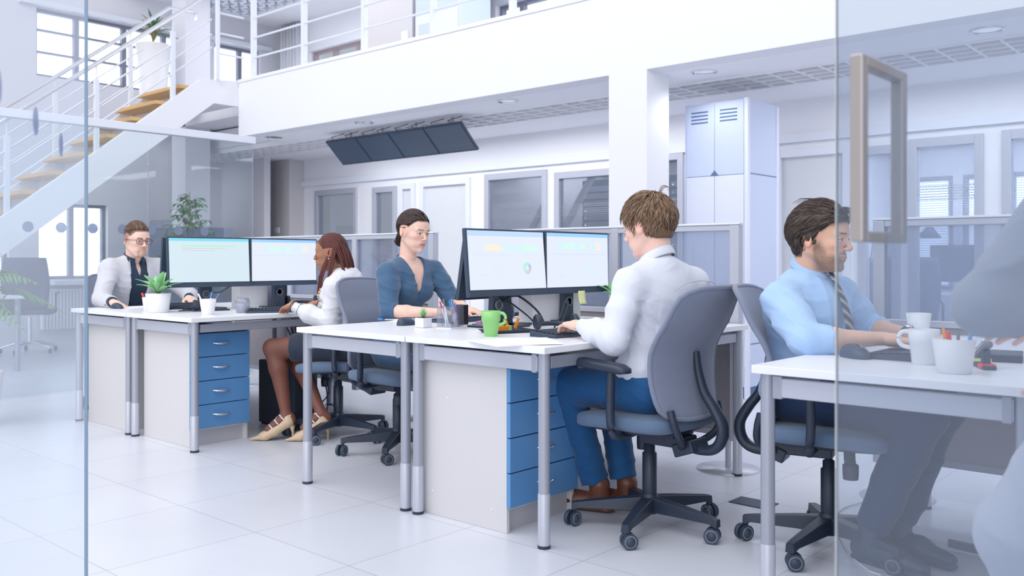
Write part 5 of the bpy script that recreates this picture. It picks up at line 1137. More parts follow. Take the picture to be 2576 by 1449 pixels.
def collar(parent, N, R, rad, h, open_, m, tilt=0.0, name='collar', lean=0.006, thick=0.003, off=(0, 0, 0), fold=True, pts_drop=0.03):
    """shirt collar: band standing round the neck with a folded leaf; opening faces R[0]"""
    R = np.array(R); N = np.array(N, float); b = B()
    def fn(u, v):
        a = open_+(2*PI-2*open_)*u; fr = abs(u-0.5)*2
        z = h*(0.25+0.75*(v))+0.0; rr = rad*(1+0.05*v)
        return N-np.array(off)+R.T@(A(rr*1.06*math.cos(a), rr*math.sin(a), -0.30*rad*math.cos(a)+z*(1-0.25*fr**3)))
    b.grid(fn, 40, 5)
    if fold:
        def fn2(u, v):
            a = open_*0.9+(2*PI-1.8*open_)*u; fr = abs(u-0.5)*2
            drop = h*1.02+pts_drop*fr**6; z = h*(1-0.25*fr**3)-drop*v; rr = rad*(1.05+0.16*v+0.05*math.sin(PI*v))
            return N-np.array(off)+R.T@(A(rr*1.06*math.cos(a), rr*math.sin(a), -0.30*rad*math.cos(a)+z+0.002))
        b.grid(fn2, 48, 7)
    return b.build(name, m, parent, solid=thick)

# ======== 1. man with glasses, pale blazer (faces +x) ========
def person_glasses():
    loc = A(-6.42, 3.07, 0); t = thing('person', 'bearded man with glasses in a pale blazer at the far left desk', 'person', tuple(loc))
    hc = A(-6.29, 3.05, 1.215); fx = unit(A(0.93, 0.05, -0.10)); R = frame(fx)
    P_, N_, SL, SR = A(-6.50, 3.07, 0.57), A(-6.375, 3.065, 1.075), A(-6.37, 3.255, 1.01), A(-6.36, 2.885, 1.01)
    elR, wrR = A(-6.24, 2.77, 0.80), A(-6.03, 2.76, 0.788); elL, wrL = A(-6.22, 3.42, 0.81), A(-6.02, 3.30, 0.80)
    M['blazer'] = fabric('pale_blazer_wool', (0.60, 0.61, 0.67), None, 0.85); M['dshirt'] = fabric('dark_navy_shirt_cotton', (0.022, 0.045, 0.085))
    skin = (0.82, 0.56, 0.47)
    sd = Sdf(hc-0.15-A(0, 0, 0.10), hc+0.15, 0.0024); head_sdf(sd, hc, R, 1.0, 0.96, 1.1); neck_sdf(sd, hc, R, N_, 1.0, 0.053)
    V, F = mk(sd, 1, 0.35); col = head_paint(V, hc, R, 1.0, skin, (0.66, 0.36, 0.32), (0.14, 0.09, 0.06), None, (0.12, 0.16, 0.2), 0.42, (0.36, 0.20, 0.12), hk='short', hcol=(0.12, 0.07, 0.05))
    # shaved sides
    L = (V-hc)@R.T; m = (ss(L[:, 2], -0.03, 0.0)*ss(0.035-L[:, 0], 0, 0.03)*(L[:, 2] < 0.09)*0.75)[:, None]; col = col*(1-m)+A(0.17, 0.10, 0.075)*m
    sb = Sdf(A(-6.70, 2.75, 0.45), A(-6.15, 3.4, 1.15), 0.012); torso_sdf(sb, P_, N_, SL, SR); Vb, Fb = mk(sb)
    a1 = arm_part(elR, wrR, A(0.9, 0.12, -0.25), A(0.2, 0, 1), 1, curl=0.55, h=0.0028, spread=0.18); a2 = arm_part(elL, wrL, A(0.95, -0.25, -0.1), A(0.1, 0, 1), -1, curl=0.6, h=0.0028)
    cols = np.concatenate([col, skin_tint(Vb, skin), skin_tint(a1[0], skin), skin_tint(a2[0], skin)])
    np_obj('body', [(V, F), (Vb, Fb), a1, a2], M['skinv'], t, loc, cols)
    up = unit(N_-P_); f = unit(np.cross(unit(SL-SR), up)); l = np.cross(up, f)
    # shirt
    sd = Sdf(A(-6.72, 2.80, 0.50), A(-6.10, 3.35, 1.16), 0.006); torso_sdf(sd, P_, N_, SL, SR, 0.010); sd.cone(N_-up*0.04, N_+up*0.03, 0.060, 0.058, 0.02, clip1=0.0)
    sd.cone(N_+f*0.06+up*0.05, N_+f*0.115-up*0.10, 0.045, 0.006, 0.0, 's'); sd.wrinkle(0.003, 3, 30)
    np_obj('shirt', [mk(sd)], M['dshirt'], t, loc)
    collar(t, N_+A(0.006, 0, 0.0), R, 0.060, 0.036, 0.45, M['dshirt'], off=loc, pts_drop=0.035)
    # blazer with an open front
    sd = Sdf(A(-6.78, 2.66, 0.48), A(-5.98, 3.52, 1.16), 0.006); torso_sdf(sd, P_, N_, SL, SR, 0.024, w=1.02, dep=1.05)
    for S, el, wr in ((SR, elR, wrR), (SL, elL, wrL)):
        sd.cone(S+up*0.012, S-up*0.03, 0.062, 0.066, 0.03); sd.cone(S-up*0.01, el, 0.068, 0.056, 0.02); sd.cone(el, el+(wr-el)*0.86, 0.057, 0.042, 0.02, clip1=0.0)
    # opening wedge: wide at the neck, meeting at the waist
    def wedge(x, y, z):
        q = [(x-N_[0]), (y-N_[1]), (z-N_[2])]; a = sum(q[i]*up[i] for i in range(3)); b = sum(q[i]*l[i] for i in range(3)); c_ = sum(q[i]*f[i] for i in range(3))
        w_ = np.clip(0.066+0.02*a, 0.03, 0.075); return np.maximum(np.abs(b+0.0)-w_, -(c_-0.03))
    sd.op(wedge, A(-6.7, 2.9, 0.45), A(-6.0, 3.25, 1.2), 0.004, 's')
    sd.wrinkle(0.0028, 12, 22, A(0.3, 0.5, 1)); sd.wrinkle(0.0016, 13, 60, A(0.5, 0.3, 1))
    np_obj('blazer', [mk(sd)], M['blazer'], t, loc)
    # lapels and cuff details
    for s in (1, -1):
        def lap(u, v, s=s):
            a = 0.02-0.30*v; w0 = 0.066+0.02*a; wid = 0.052*math.sin(PI*min(1, (1-v)*0.85+0.15))*(1 if v > 0.12 else 0.75)
            b = s*(w0-0.004+wid*u); dd = 0.142-0.75*abs(b)**1.6-0.30*max(0, a+0.05)**1.0-0.10*(a+0.14)**2*8
            return N_-loc+up*(a-0.005)+l*b+f*(dd-0.028)
        B().grid(lap, 6, 16).build('lapel', M['blazer'], t, solid=0.005)
    for el, wr in ((elR, wrR), (elL, wrL)):
        d = unit(wr-el); B().tube([el+(wr-el)*0.84-loc, el+(wr-el)*0.97-loc], [0.036, 0.034], 20, cap=True).build('shirt_cuff', M['dshirt'], t)
    B().ball(elR+(wrR-elR)*0.80-loc+A(0, -0.035, -0.02), 0.007, 6).build('cuff_button', M['cab'], t)
    # trousers
    sd = Sdf(A(-6.75, 2.85, 0.03), A(-5.85, 3.35, 0.72), 0.012); sd.ell(P_, (0.13, 0.18, 0.11), None, 0.03)
    for s in (1, -1): kn = A(-6.05, 3.07+0.10*s, 0.54); an = A(-6.08, 3.07+0.10*s, 0.10); sd.cone(P_+A(0, 0.09*s, 0), kn, 0.095, 0.07, 0.02); sd.cone(kn, an, 0.07, 0.055, 0.02)
    np_obj('trousers', [mk(sd)], fabric('dark_trousers', (0.03, 0.045, 0.08)), t, loc)
    for s in (1, -1): B().tube([A(-6.10, 3.07+0.10*s, 0.05)-loc, A(-5.90, 3.07+0.10*s, 0.035)-loc], [0.05, 0.035], 12).build('shoe', M['rubber'], t)
    # hair: short sides, combed-back top
    hm = hair_mat('brown_hair', (0.085, 0.045, 0.030), (0.16, 0.09, 0.06))
    S = skull(0.004, 0.018)
    sd = Sdf(hc-0.14, hc+0.16, 0.003)
    sd.ell(hc+R.T@A(-0.012, 0, 0.038), (0.098, 0.0785, 0.0885), R, 0.0); hair_cap(sd, hc, R, 'short', dz=0.002)
    V, F = mk(sd, 2); np_obj('hair_cap', [(V, F)], hm, t, loc)
    sd_ = seeds_for(1000, 'short', S, 5, lambda v: v[2] > 0.45); Vh, Fh, fac = hair_locks(hc, R, 1.0, sd_, lambda p: unit(A(-1.0, 0.30, 0.45 if p[0] > 0.02 else -0.1)), 0.048, 0.0019, 6, 0.16, 0.10, 4, surf=S)
    hair_obj(t, loc, Vh, Fh, fac, (0.060, 0.032, 0.024), (0.22, 0.13, 0.09))
    # glasses
    g = thing('glasses', None, None, (0, 0, 0)); g.name = 'spectacles'; g.parent = t
    for k_ in ('label', 'category'):
        if k_ in g: del g[k_]
    fm = mat('brown_spectacle_frame', (0.10, 0.045, 0.045), 0.35); b = B(); lens = B()
    for s in (1, -1):
        rim = [hc-loc+R.T@A(0.101-0.25*abs(math.cos(a)*0.024*0.4), s*0.034+0.0245*math.copysign(abs(math.cos(a))**0.7, math.cos(a)), -0.002+0.0185*math.copysign(abs(math.sin(a))**0.75, math.sin(a))) for a in [2*PI*k/28 for k in range(29)]]
        b.tube(rim, 0.0020, 6, cap=False); lens._add(rim[:28], [tuple(range(28))])
        b.tube([hc-loc+R.T@A(0.099, s*0.058, 0.006), hc-loc+R.T@A(0.085, s*0.071, 0.006), hc-loc+R.T@A(0.0, s*0.083, 0.004), hc-loc+R.T@A(-0.02, s*0.084, -0.004)], 0.0021, 6)
    b.tube([hc-loc+R.T@A(0.102, 0.011, 0.004), hc-loc+R.T@A(0.106, 0, 0.006), hc-loc+R.T@A(0.102, -0.011, 0.004)], 0.002, 6)
    b.build('rim', fm, g); lens.build('lens', M['eyeg'], g)
    return t

# ======== 2. woman with long red-brown braids (faces the left monitors) ========
def person_braids():
    loc = A(-4.45, 3.42, 0); t = thing('person', 'woman with long auburn braids in a white blouse, dark skirt and beige heels', 'person', tuple(loc))
    fx = unit(A(-0.80, -0.60, -0.04)); R = frame(fx); hc = A(-4.46, 3.37, 1.118)
    P_, N_ = A(-4.36, 3.44, 0.575), A(-4.395, 3.425, 0.995); bd = unit(A(-0.86, -0.51, 0)); lf = A(bd[1]*-1, bd[0], 0)*-1
    lf = unit(np.cross(A(0, 0, 1), bd)); SL, SR = N_+lf*0.165+A(0.0, 0, -0.075), N_-lf*0.165+A(0.0, 0, -0.075)
    elL, wrL = SL+A(0.035, 0.0, -0.22)+bd*0.05, A(-4.53, 3.145, 0.800); elR, wrR = SR+A(0.02, 0, -0.20)+bd*0.08, A(-4.66, 3.42, 0.80)
    skin = (0.36, 0.175, 0.105); sk2 = (0.42, 0.20, 0.13)
    M['blouse'] = fabric('white_blouse', (0.72, 0.73, 0.78), None, 0.7)
    sd = Sdf(hc-0.15-A(0, 0, 0.10), hc+0.15, 0.0024); head_sdf(sd, hc, R, 0.95, 0.95, 0.5, True); neck_sdf(sd, hc, R, N_, 1.0, 0.045)
    for s in (1, -1): 
        sd.ell(hc+R.T@(A(0.099, s*0.012, -0.036)*0.95), A(0.011, 0.011, 0.0085), R, 0.004)
    sd.ell(hc+R.T@(A(0.089, 0, -0.0565)*0.95), A(0.0115, 0.020, 0.0075), R, 0.004); sd.ell(hc+R.T@(A(0.087, 0, -0.0715)*0.95), A(0.0115, 0.017, 0.0085), R, 0.004)
    V, F = mk(sd, 1, 0.35); col = head_paint(V, hc, R, 0.95, skin, (0.40, 0.17, 0.14), (0.03, 0.018, 0.012), None, (0.03, 0.02, 0.015), browh=0.8, hk='tied', hcol=(0.06, 0.018, 0.015))
    a1 = arm_part(elL, wrL, A(-0.93, 0.12, -0.16), A(-0.15, 0, 1), -1, curl=0.55, sc=0.92, h=0.0026, r_el=0.036); a2 = arm_part(elR, wrR, A(-0.80, -0.45, -0.16), A(-0.15, 0, 1), 1, curl=0.5, sc=0.92, h=0.0026, r_el=0.036)
    # legs (one continuous body mesh)
    sd = Sdf(A(-4.85, 2.85, 0.0), A(-4.1, 3.62, 0.72), 0.0065)
    hips = [P_+lf*0.085-A(0, 0, 0.02), P_-lf*0.085-A(0, 0, 0.02)]; kn = [A(-4.655, 3.09, 0.545), A(-4.70, 3.24, 0.535)]; an = [A(-4.575, 3.13, 0.150), A(-4.42, 3.27, 0.160)]
    for h_, k_, a_ in zip(hips, kn, an):
        sd.cone(h_, h_+(k_-h_)*0.5, 0.088, 0.080, 0.02); sd.cone(h_+(k_-h_)*0.5, k_, 0.080, 0.056, 0.02); m_ = k_+(a_-k_)*0.30; back = unit(A(0.7, 0.6, 0))
        sd.cone(k_, m_+back*0.012, 0.052, 0.056, 0.02); sd.cone(m_+back*0.012, a_, 0.055, 0.029, 0.02); fd = unit(A(-0.60, -0.80, -0.85)); sd.cone(a_-A(0, 0, 0.01), a_+fd*0.13, 0.034, 0.026, 0.02); sd.ell(a_+A(0.02, 0.02, -0.03), (0.03, 0.03, 0.035), None, 0.02)
    Vl, Fl = mk(sd)
    sb = Sdf(A(-4.70, 3.1, 0.45), A(-4.1, 3.75, 1.1), 0.012); torso_sdf(sb, P_, N_, SL, SR, -0.004, w=0.92, dep=0.95); Vb, Fb = mk(sb)
    tights = np.tile(A(0.215, 0.085, 0.062), (len(Vl), 1))*(0.9+0.1*np.sin(Vl[:, 2:3]*9))
    cols = np.concatenate([col, skin_tint(Vb, skin), skin_tint(a1[0], sk2), skin_tint(a2[0], sk2), tights])
    np_obj('body', [(V, F), (Vb, Fb), a1, a2, (Vl, Fl)], M['skinv'], t, loc, cols)
    # blouse
    sd = Sdf(A(-4.85, 3.02, 0.52), A(-4.08, 3.80, 1.06), 0.0055); torso_sdf(sd, P_+A(0, 0, 0.03), N_, SL, SR, 0.014, w=0.92, dep=1.02, bust=1.0)
    for S, el, wr in ((SL, elL, wrL), (SR, elR, wrR)): sd.cone(S, el, 0.056, 0.058, 0.025); sd.cone(el, el+(wr-el)*0.55, 0.060, 0.056, 0.02); sd.cone(el+(wr-el)*0.55, el+(wr-el)*0.80, 0.056, 0.036, 0.015, clip1=0.0); sd.cone(el+(wr-el)*0.80, el+(wr-el)*0.98, 0.033, 0.033, 0.006, clip1=0.0)
    sd.cone(N_-A(0, 0, 0.02), N_+A(-0.005, 0, 0.09), 0.056, 0.075, 0.0, 's'); sd.cut(P_+A(0, 0, 0.015), (0, 0, -1)); sd.wrinkle(0.0030, 21, 34, A(0.2, 0.3, 1)); sd.wrinkle(0.0020, 22, 75, A(0.4, 0.3, 1))
    np_obj('blouse', [mk(sd)], M['blouse'], t, loc)
    pp = mat('dark_piping', (0.02, 0.03, 0.05), 0.6)
    for S, el, wr, sg in ((SL, elL, wrL, 1), (SR, elR, wrR, -1)):
        d = unit(wr-el); a = unit(np.cross(d, (0, 0, 1))); b_ = np.cross(a, d)
        for q in (0.80, 0.97): c_ = el+(wr-el)*q-loc; B().tube([c_+0.0345*(math.cos(w)*a+math.sin(w)*b_) for w in [2*PI*k/20 for k in range(21)]], 0.0022, 6, cap=False).build('cuff_piping', pp, t)
    c_ = wrL+unit(wrL-elL)*0.008-loc; d = unit(wrL-elL); a = unit(np.cross(d, (0, 0, 1))); b_ = np.cross(a, d)
    for q in (0, 0.006): B().tube([c_+d*q+0.029*(math.cos(w)*a+0.86*math.sin(w)*b_) for w in [2*PI*k/20 for k in range(21)]], 0.0020, 6, cap=False).build('bracelet', M['gold'], t)
    # skirt
    sd = Sdf(A(-4.85, 3.0, 0.40), A(-4.05, 3.75, 0.72), 0.008); sd.ell(P_, (0.15, 0.175, 0.115), frame(bd), 0.03)
    kmid = (kn[0]+kn[1])/2
    for h_, k_ in zip(hips, kn): sd.cone(h_, h_+(k_-h_)*0.74, 0.105, 0.083, 0.05, clip1=0.0)
    sd.wrinkle(0.002, 5, 20); np_obj('skirt', [mk(sd)], fabric('dark_navy_skirt', (0.025, 0.035, 0.06)), t, loc)
    # shoes: lace-up stiletto heels
    M['beige_leather'] = mat('beige_leather', (0.66, 0.50, 0.34), 0.45, bump=('noise', 200, 0.05, 0.001))
    for i, a_ in enumerate(an):
        fd = unit(A(-0.62, -0.78, 0)) if i == 0 else unit(A(-0.50, -0.86, 0)); sh = thing('s', None, None, (0, 0, 0)); sh.name = 'high_heel_shoe'; sh.parent = t
        lf2 = np.cross(A(0, 0, 1), fd); Q = lambda x, y, z, a_=a_, fd=fd, lf2=lf2: A(a_[0], a_[1], 0)+fd*x+lf2*y+A(0, 0, z)
        sd = Sdf(Q(0.06, 0, 0.09)-0.21, Q(0.06, 0, 0.09)+0.2, 0.0035)
        sd.cone(Q(0.0, 0, 0.165), Q(-0.012, 0, 0.115), 0.036, 0.036, 0.01, clip0=0.016); sd.cone(Q(-0.012, 0, 0.115), Q(0.07, 0, 0.058), 0.036, 0.033, 0.02); sd.cone(Q(0.07, 0, 0.055), Q(0.12, 0, 0.032), 0.034, 0.034, 0.02, flat=(0, 0, 1), fa=0.75); sd.cone(Q(0.12, 0, 0.024), Q(0.205, 0, 0.012), 0.030, 0.006, 0.02, flat=(0, 0, 1), fa=0.7)
        # opening over the instep
        sd.cone(Q(0.050, 0, 0.200), Q(0.098, 0, 0.092), 0.036, 0.016, 0.004, 's')
        sd.cone(Q(0.02, 0, 0.052), Q(0.02, 0, -0.1), 0.0, 0.0, 0.0) if False else None
        np_obj('upper', [mk(sd, 1, 0.3)], M['beige_leather'], sh, loc)
        B().tube([Q(-0.035, 0, 0.085)-loc, Q(-0.040, 0, 0.045)-loc, Q(-0.040, 0, 0.0)-loc], [0.018, 0.007, 0.0055], 12).build('heel', M['beige_leather'], sh)
        for q in range(6):
            tq = q/6; sg = 1 if q % 2 else -1; x, z, rr = 0.095*tq-0.002, a_[2]-0.005-0.080*tq, 0.0395-0.007*tq; B().tube([Q(x, sg*rr, z)-loc, Q(x+0.5*rr, sg*0.7*rr, z+0.42*rr)-loc, Q(x+0.72*rr, 0.0, z+0.66*rr-0.008)-loc, Q(x+0.5*rr+0.012, -sg*0.7*rr, z+0.42*rr-0.016)-loc, Q(x+0.014, -sg*rr, z-0.018)-loc], 0.0028, 6, smooth=4).build('lace', M['paper'], sh)
        ct = B()
        for q in range(9): a0 = 0.06+0.009*q; ct.ball(Q(a0, -0.031, 0.05-0.002*q+0.009*(q % 2))-loc, 0.0036, 4, sc=(1, 1, 1.2))
        ct.build('cut_out_pattern', M['skin_dark'] if 'skin_dark' in M else mat('tights', (0.10, 0.045, 0.035), 0.6), sh)
    # braids
    hm = mat('auburn_braids', (0.150, 0.030, 0.024), 0.45, var=(160, (0.055, 0.010, 0.012), (1, 1, 1.5)), bump=('noise', 240, 0.6, 0.002)); S = skull(0.004, 0.004)
    sd = Sdf(hc-0.14, hc+0.14, 0.003); sd.ell(hc+R.T@A(-0.014, 0, 0.032), (0.094, 0.0765, 0.085), R, 0.0); sd.cut(hc+R.T@A(0.058, 0, 0.055), R.T@A(0.90, 0, -0.43), 0.006); sd.cut(hc+R.T@A(0.0, 0, -0.02), R.T@A(0.75, 0, -0.66), 0.006)
    np_obj('hair_cap', [mk(sd, 2)], mat('hair_base', (0.05, 0.012, 0.012), 0.6), t, loc)
    b = B(); rg = random.Random(3)
    nb = 96
    for i in range(nb):
        # cornrow from the hairline back over the skull to the gathering line, then hanging
        a = -1.62+3.24*(i % 32)/31.0; lay = i//32
        st = unit(A(0.74-0.20*abs(a)**1.5*0.5-0.18*lay, math.sin(a)*0.95, math.cos(a)*0.9))
        gp = unit(A(-0.62+0.10*lay, math.sin(a)*0.85, 0.55*math.cos(a)+0.12)); pts = []
        for k in range(9): q = k/8; v = unit(st*(1-q)+gp*q); pts.append(S(v)*0.99)
        e = pts[-1]; side = 1 if a > 0 else -1
        sw = A(-0.03-0.02*rg.random(), 0.012*side+0.012*rg.uniform(-1, 1), 0); L = 0.30+0.05*rg.random(); fwd = i % 7 == 3 and a > 0.5
        for k in range(1, 9):
            q = k/8
            if fwd or (a > 0.9 and i % 3 == 0): pts.append(e+A(0.055*q+0.03*q*q, 0.015+0.02*math.sin(PI*q), -(L+0.02)*q-0.02*q)+A(0, 0.012*q, 0))
            else: pts.append(e+sw*math.sin(PI/2*min(1, q*1.6))+A(-0.02*q, 0.01*math.sin(6*q+i)*0.4, -L*q))
        b.tube([hc-loc+R.T@(p*0.95) for p in pts], [0.0042]*8+[0.0043]*4+[0.0040, 0.0037, 0.0034, 0.003, 0.0025][:5], 6)
    for i in range(5):   # a few braids fall forward over the shoulder
        e = S(unit(A(-0.1, 0.92, 0.15+0.03*i)))
        pts = [e, e+A(0.012, 0.006, -0.06), e+A(0.035+0.004*i, 0.004, -0.14), e+A(0.058+0.006*i, -0.004, -0.21), e+A(0.072+0.007*i, -0.02, -0.27-0.01*i)]
        b.tube([hc-loc+R.T@(p*0.95) for p in pts], [0.0042, 0.0042, 0.004, 0.0035, 0.003], 6)
    b.build('braids', hm, t)['kind'] = 'stuff'
    e = S(unit(A(-0.1, 0.92, 0.15)))*0.95
    for i, (x, y, z) in enumerate(((0.074, -0.018, -0.262), (0.082, -0.02, -0.277), (0.070, -0.012, -0.290), (0.086, -0.022, -0.297), (0.076, -0.016, -0.312), (0.066, -0.014, -0.303), (0.08, -0.02, -0.326))):
        B().ball(hc-loc+R.T@(e+A(x, y, z)), 0.0085, 6).build('bead', M['gold'], t)
    B().ball(hc-loc+R.T@A(-0.010, 0.083, -0.038), 0.005, 6).build('earring', M['chrome'], t)
    return t

# ======== 3. woman in the navy dress (faces +x) ========
def person_navy():
    loc = A(-3.80, 3.35, 0); t = thing('person', 'woman with dark tied-back hair in a navy V-neck dress typing', 'person', tuple(loc))
    hc = A(-3.775, 3.425, 1.232); fx = unit(A(0.97, 0.02, -0.17)); R = frame(fx, (0.0, 0.03, 1))
    P_, N_, SL, SR = A(-3.87, 3.40, 0.57), A(-3.815, 3.42, 1.085), A(-3.80, 3.60, 1.015), A(-3.785, 3.245, 1.005)
    elR, wrR = A(-3.71, 3.185, 0.795), A(-3.46, 3.325, 0.795); elL, wrL = A(-3.665, 3.64, 0.82), A(-3.42, 3.505, 0.80)
    skin = (0.80, 0.54, 0.45); M['navy'] = fabric('navy_satin_cotton', (0.045, 0.105, 0.20), (0.055, 0.125, 0.23), 0.6, 0.3)
    sd = Sdf(hc-0.15-A(0, 0, 0.10), hc+0.15, 0.0022); head_sdf(sd, hc, R, 0.96, 0.88, 0.7, True, 0.0, 0.0); neck_sdf(sd, hc, R, N_, 1.0, 0.043)
    V, F = mk(sd, 1, 0.35); col = head_paint(V, hc, R, 0.96, skin, (0.56, 0.19, 0.20), (0.08, 0.045, 0.035), None, (0.15, 0.13, 0.12), browh=0.95, hk='tied', hcol=(0.035, 0.022, 0.02))
    up = unit(N_-P_); f = unit(np.cross(unit(SL-SR), up)); l = np.cross(up, f)
    sb = Sdf(A(-4.08, 3.1, 0.45), A(-3.55, 3.72, 1.16), 0.006); torso_sdf(sb, P_, N_, SL, SR, -0.004, w=0.90, dep=0.92, waist=0.9, bust=0.9)
    Vb, Fb = mk(sb)
    a1 = arm_part(elR, wrR, A(0.94, 0.30, -0.12), A(0, 0, 1), 1, curl=0.5, sc=0.93, h=0.0025, r_el=0.044); a2 = arm_part(elL, wrL, A(0.97, -0.1, -0.10), A(0, 0.1, 1), -1, curl=0.4, sc=0.93, h=0.0025, r_el=0.044)
    sl = Sdf(A(-4.0, 3.1, 0.0), A(-3.2, 3.65, 0.70), 0.008)
    for s in (1, -1): kn = A(-3.43, 3.37+0.09*s, 0.55); an = A(-3.50, 3.37+0.08*s, 0.10); sl.cone(P_+A(0, 0.085*s, 0), kn, 0.085, 0.058, 0.02); sl.cone(kn, an+A(0, 0, 0.2), 0.054, 0.050, 0.02); sl.cone(an+A(0, 0, 0.2), an, 0.048, 0.03, 0.02); sl.cone(an, an+A(0.13, 0, -0.06), 0.034, 0.026, 0.02)
    Vl, Fl = mk(sl)
    cols = np.concatenate([col]+[skin_tint(q, skin) for q in (Vb, a1[0], a2[0], Vl)])
    np_obj('body', [(V, F), (Vb, Fb), a1, a2, (Vl, Fl)], M['skinv'], t, loc, cols)
    sd = Sdf(A(-4.12, 3.06, 0.44), A(-3.34, 3.78, 1.14), 0.005); torso_sdf(sd, P_, N_, SL, SR, 0.010, w=0.90, dep=0.94, waist=0.88, bust=0.95)
    for S, el in ((SR, elR), (SL, elL)):
        sd.cone(S-up*0.005, S+(el-S)*0.35, 0.058, 0.060, 0.025); sd.cone(S+(el-S)*0.35, el, 0.060, 0.053, 0.02)
    for el, wr in ((elR, wrR), (elL, wrL)): sd.cone(el, el+(wr-el)*0.16, 0.052, 0.050, 0.01, clip1=0.0)
    def vneck(x, y, z):
        q = [(x-N_[0]), (y-N_[1]), (z-N_[2])]; a = sum(q[i]*up[i] for i in range(3)); b = sum(q[i]*l[i] for i in range(3)); c_ = sum(q[i]*f[i] for i in range(3))
        w_ = np.clip((a+0.205)*0.36, -0.05, 0.085); return np.maximum(np.abs(b)-w_, -(c_+0.02))
    sd.op(vneck, A(-3.9, 3.3, 0.8), A(-3.6, 3.55, 1.2), 0.002, 's'); sd.cone(N_-up*0.015, N_+up*0.10, 0.052, 0.068, 0.0, 's')
    for h_ in (1, -1): kn = A(-3.43, 3.37+0.09*h_, 0.55); sd.cone(P_+A(0, 0.08*h_, -0.01), P_+(kn-P_)*0.78+A(0, 0.02*h_, 0), 0.098, 0.080, 0.04, clip1=0.0)
    sd.wrinkle(0.0022, 31, 34, A(0.3, 0.2, 1)); sd.wrinkle(0.0016, 32, 75, A(0.5, 0.2, 1)); sd.wrinkle(0.0030, 33, 75, A(0.55, -0.1, 1), lo=A(-3.8, 3.1, 0.78), hi=A(-3.6, 3.27, 0.93)); sd.wrinkle(0.003, 34, 70, A(0.5, -0.1, 1), lo=A(-3.76, 3.56, 0.80), hi=A(-3.60, 3.72, 0.95))
    np_obj('dress', [mk(sd)], M['navy'], t, loc)
    # hair: centre parting, smooth to a low knot
    hm = hair_mat('dark_brown_hair', (0.030, 0.018, 0.017), (0.060, 0.036, 0.032), 0.42); S = skull(0.008, 0.006)
    sd = Sdf(hc-0.16, hc+0.15, 0.003); sd.ell(hc+R.T@A(-0.018, 0, 0.033), (0.100, 0.0800, 0.088), R, 0.0); hair_cap(sd, hc, R, 'tied')
    sd.ell(hc+R.T@A(-0.095, 0.01, -0.058), (0.040, 0.036, 0.042), R, 0.02)
    np_obj('hair_cap', [mk(sd, 2)], hm, t, loc)
    sds = seeds_for(1700, 'tied', S, 9)
    def fl(p): return unit(A(-0.85, math.copysign(0.45, p[1])*(1 if p[0] > 0.0 else -0.5), (-0.55 if p[0] < -0.045 else 0.0 if p[2] < 0.06 else -0.3) if abs(p[1]) > 0.03 else 0.05))
    Vh, Fh, fac = hair_locks(hc, R, 0.97, sds, fl, 0.085, 0.0017, 8, 0.0, 0.03, 8, surf=S); hair_obj(t, loc, Vh, Fh, fac, (0.016, 0.010, 0.010), (0.085, 0.052, 0.045))
    sds = dirs(70, lambda v: True, 12); b = B()
    kc = hc+R.T@A(-0.100, 0.01, -0.060)-loc
    for v in sds[:46]:
        a = unit(np.cross(v, A(0.3, 0.9, 0.2))); b.tube([kc+0.040*unit(v*math.cos(q)+a*math.sin(q)) for q in (0, 0.3, 0.6, 0.9, 1.2)], [0.002, 0.0035, 0.004, 0.0035, 0.002], 5)
    b.build('hair_knot', hm, t)['kind'] = 'stuff'
    for s in (1, -1): B().tube([A(-3.5, 3.37+0.08*s, 0.05)-loc, A(-3.36, 3.37+0.08*s, 0.03)-loc], [0.04, 0.03], 12).build('shoe', M['rubber'], t)
    return t

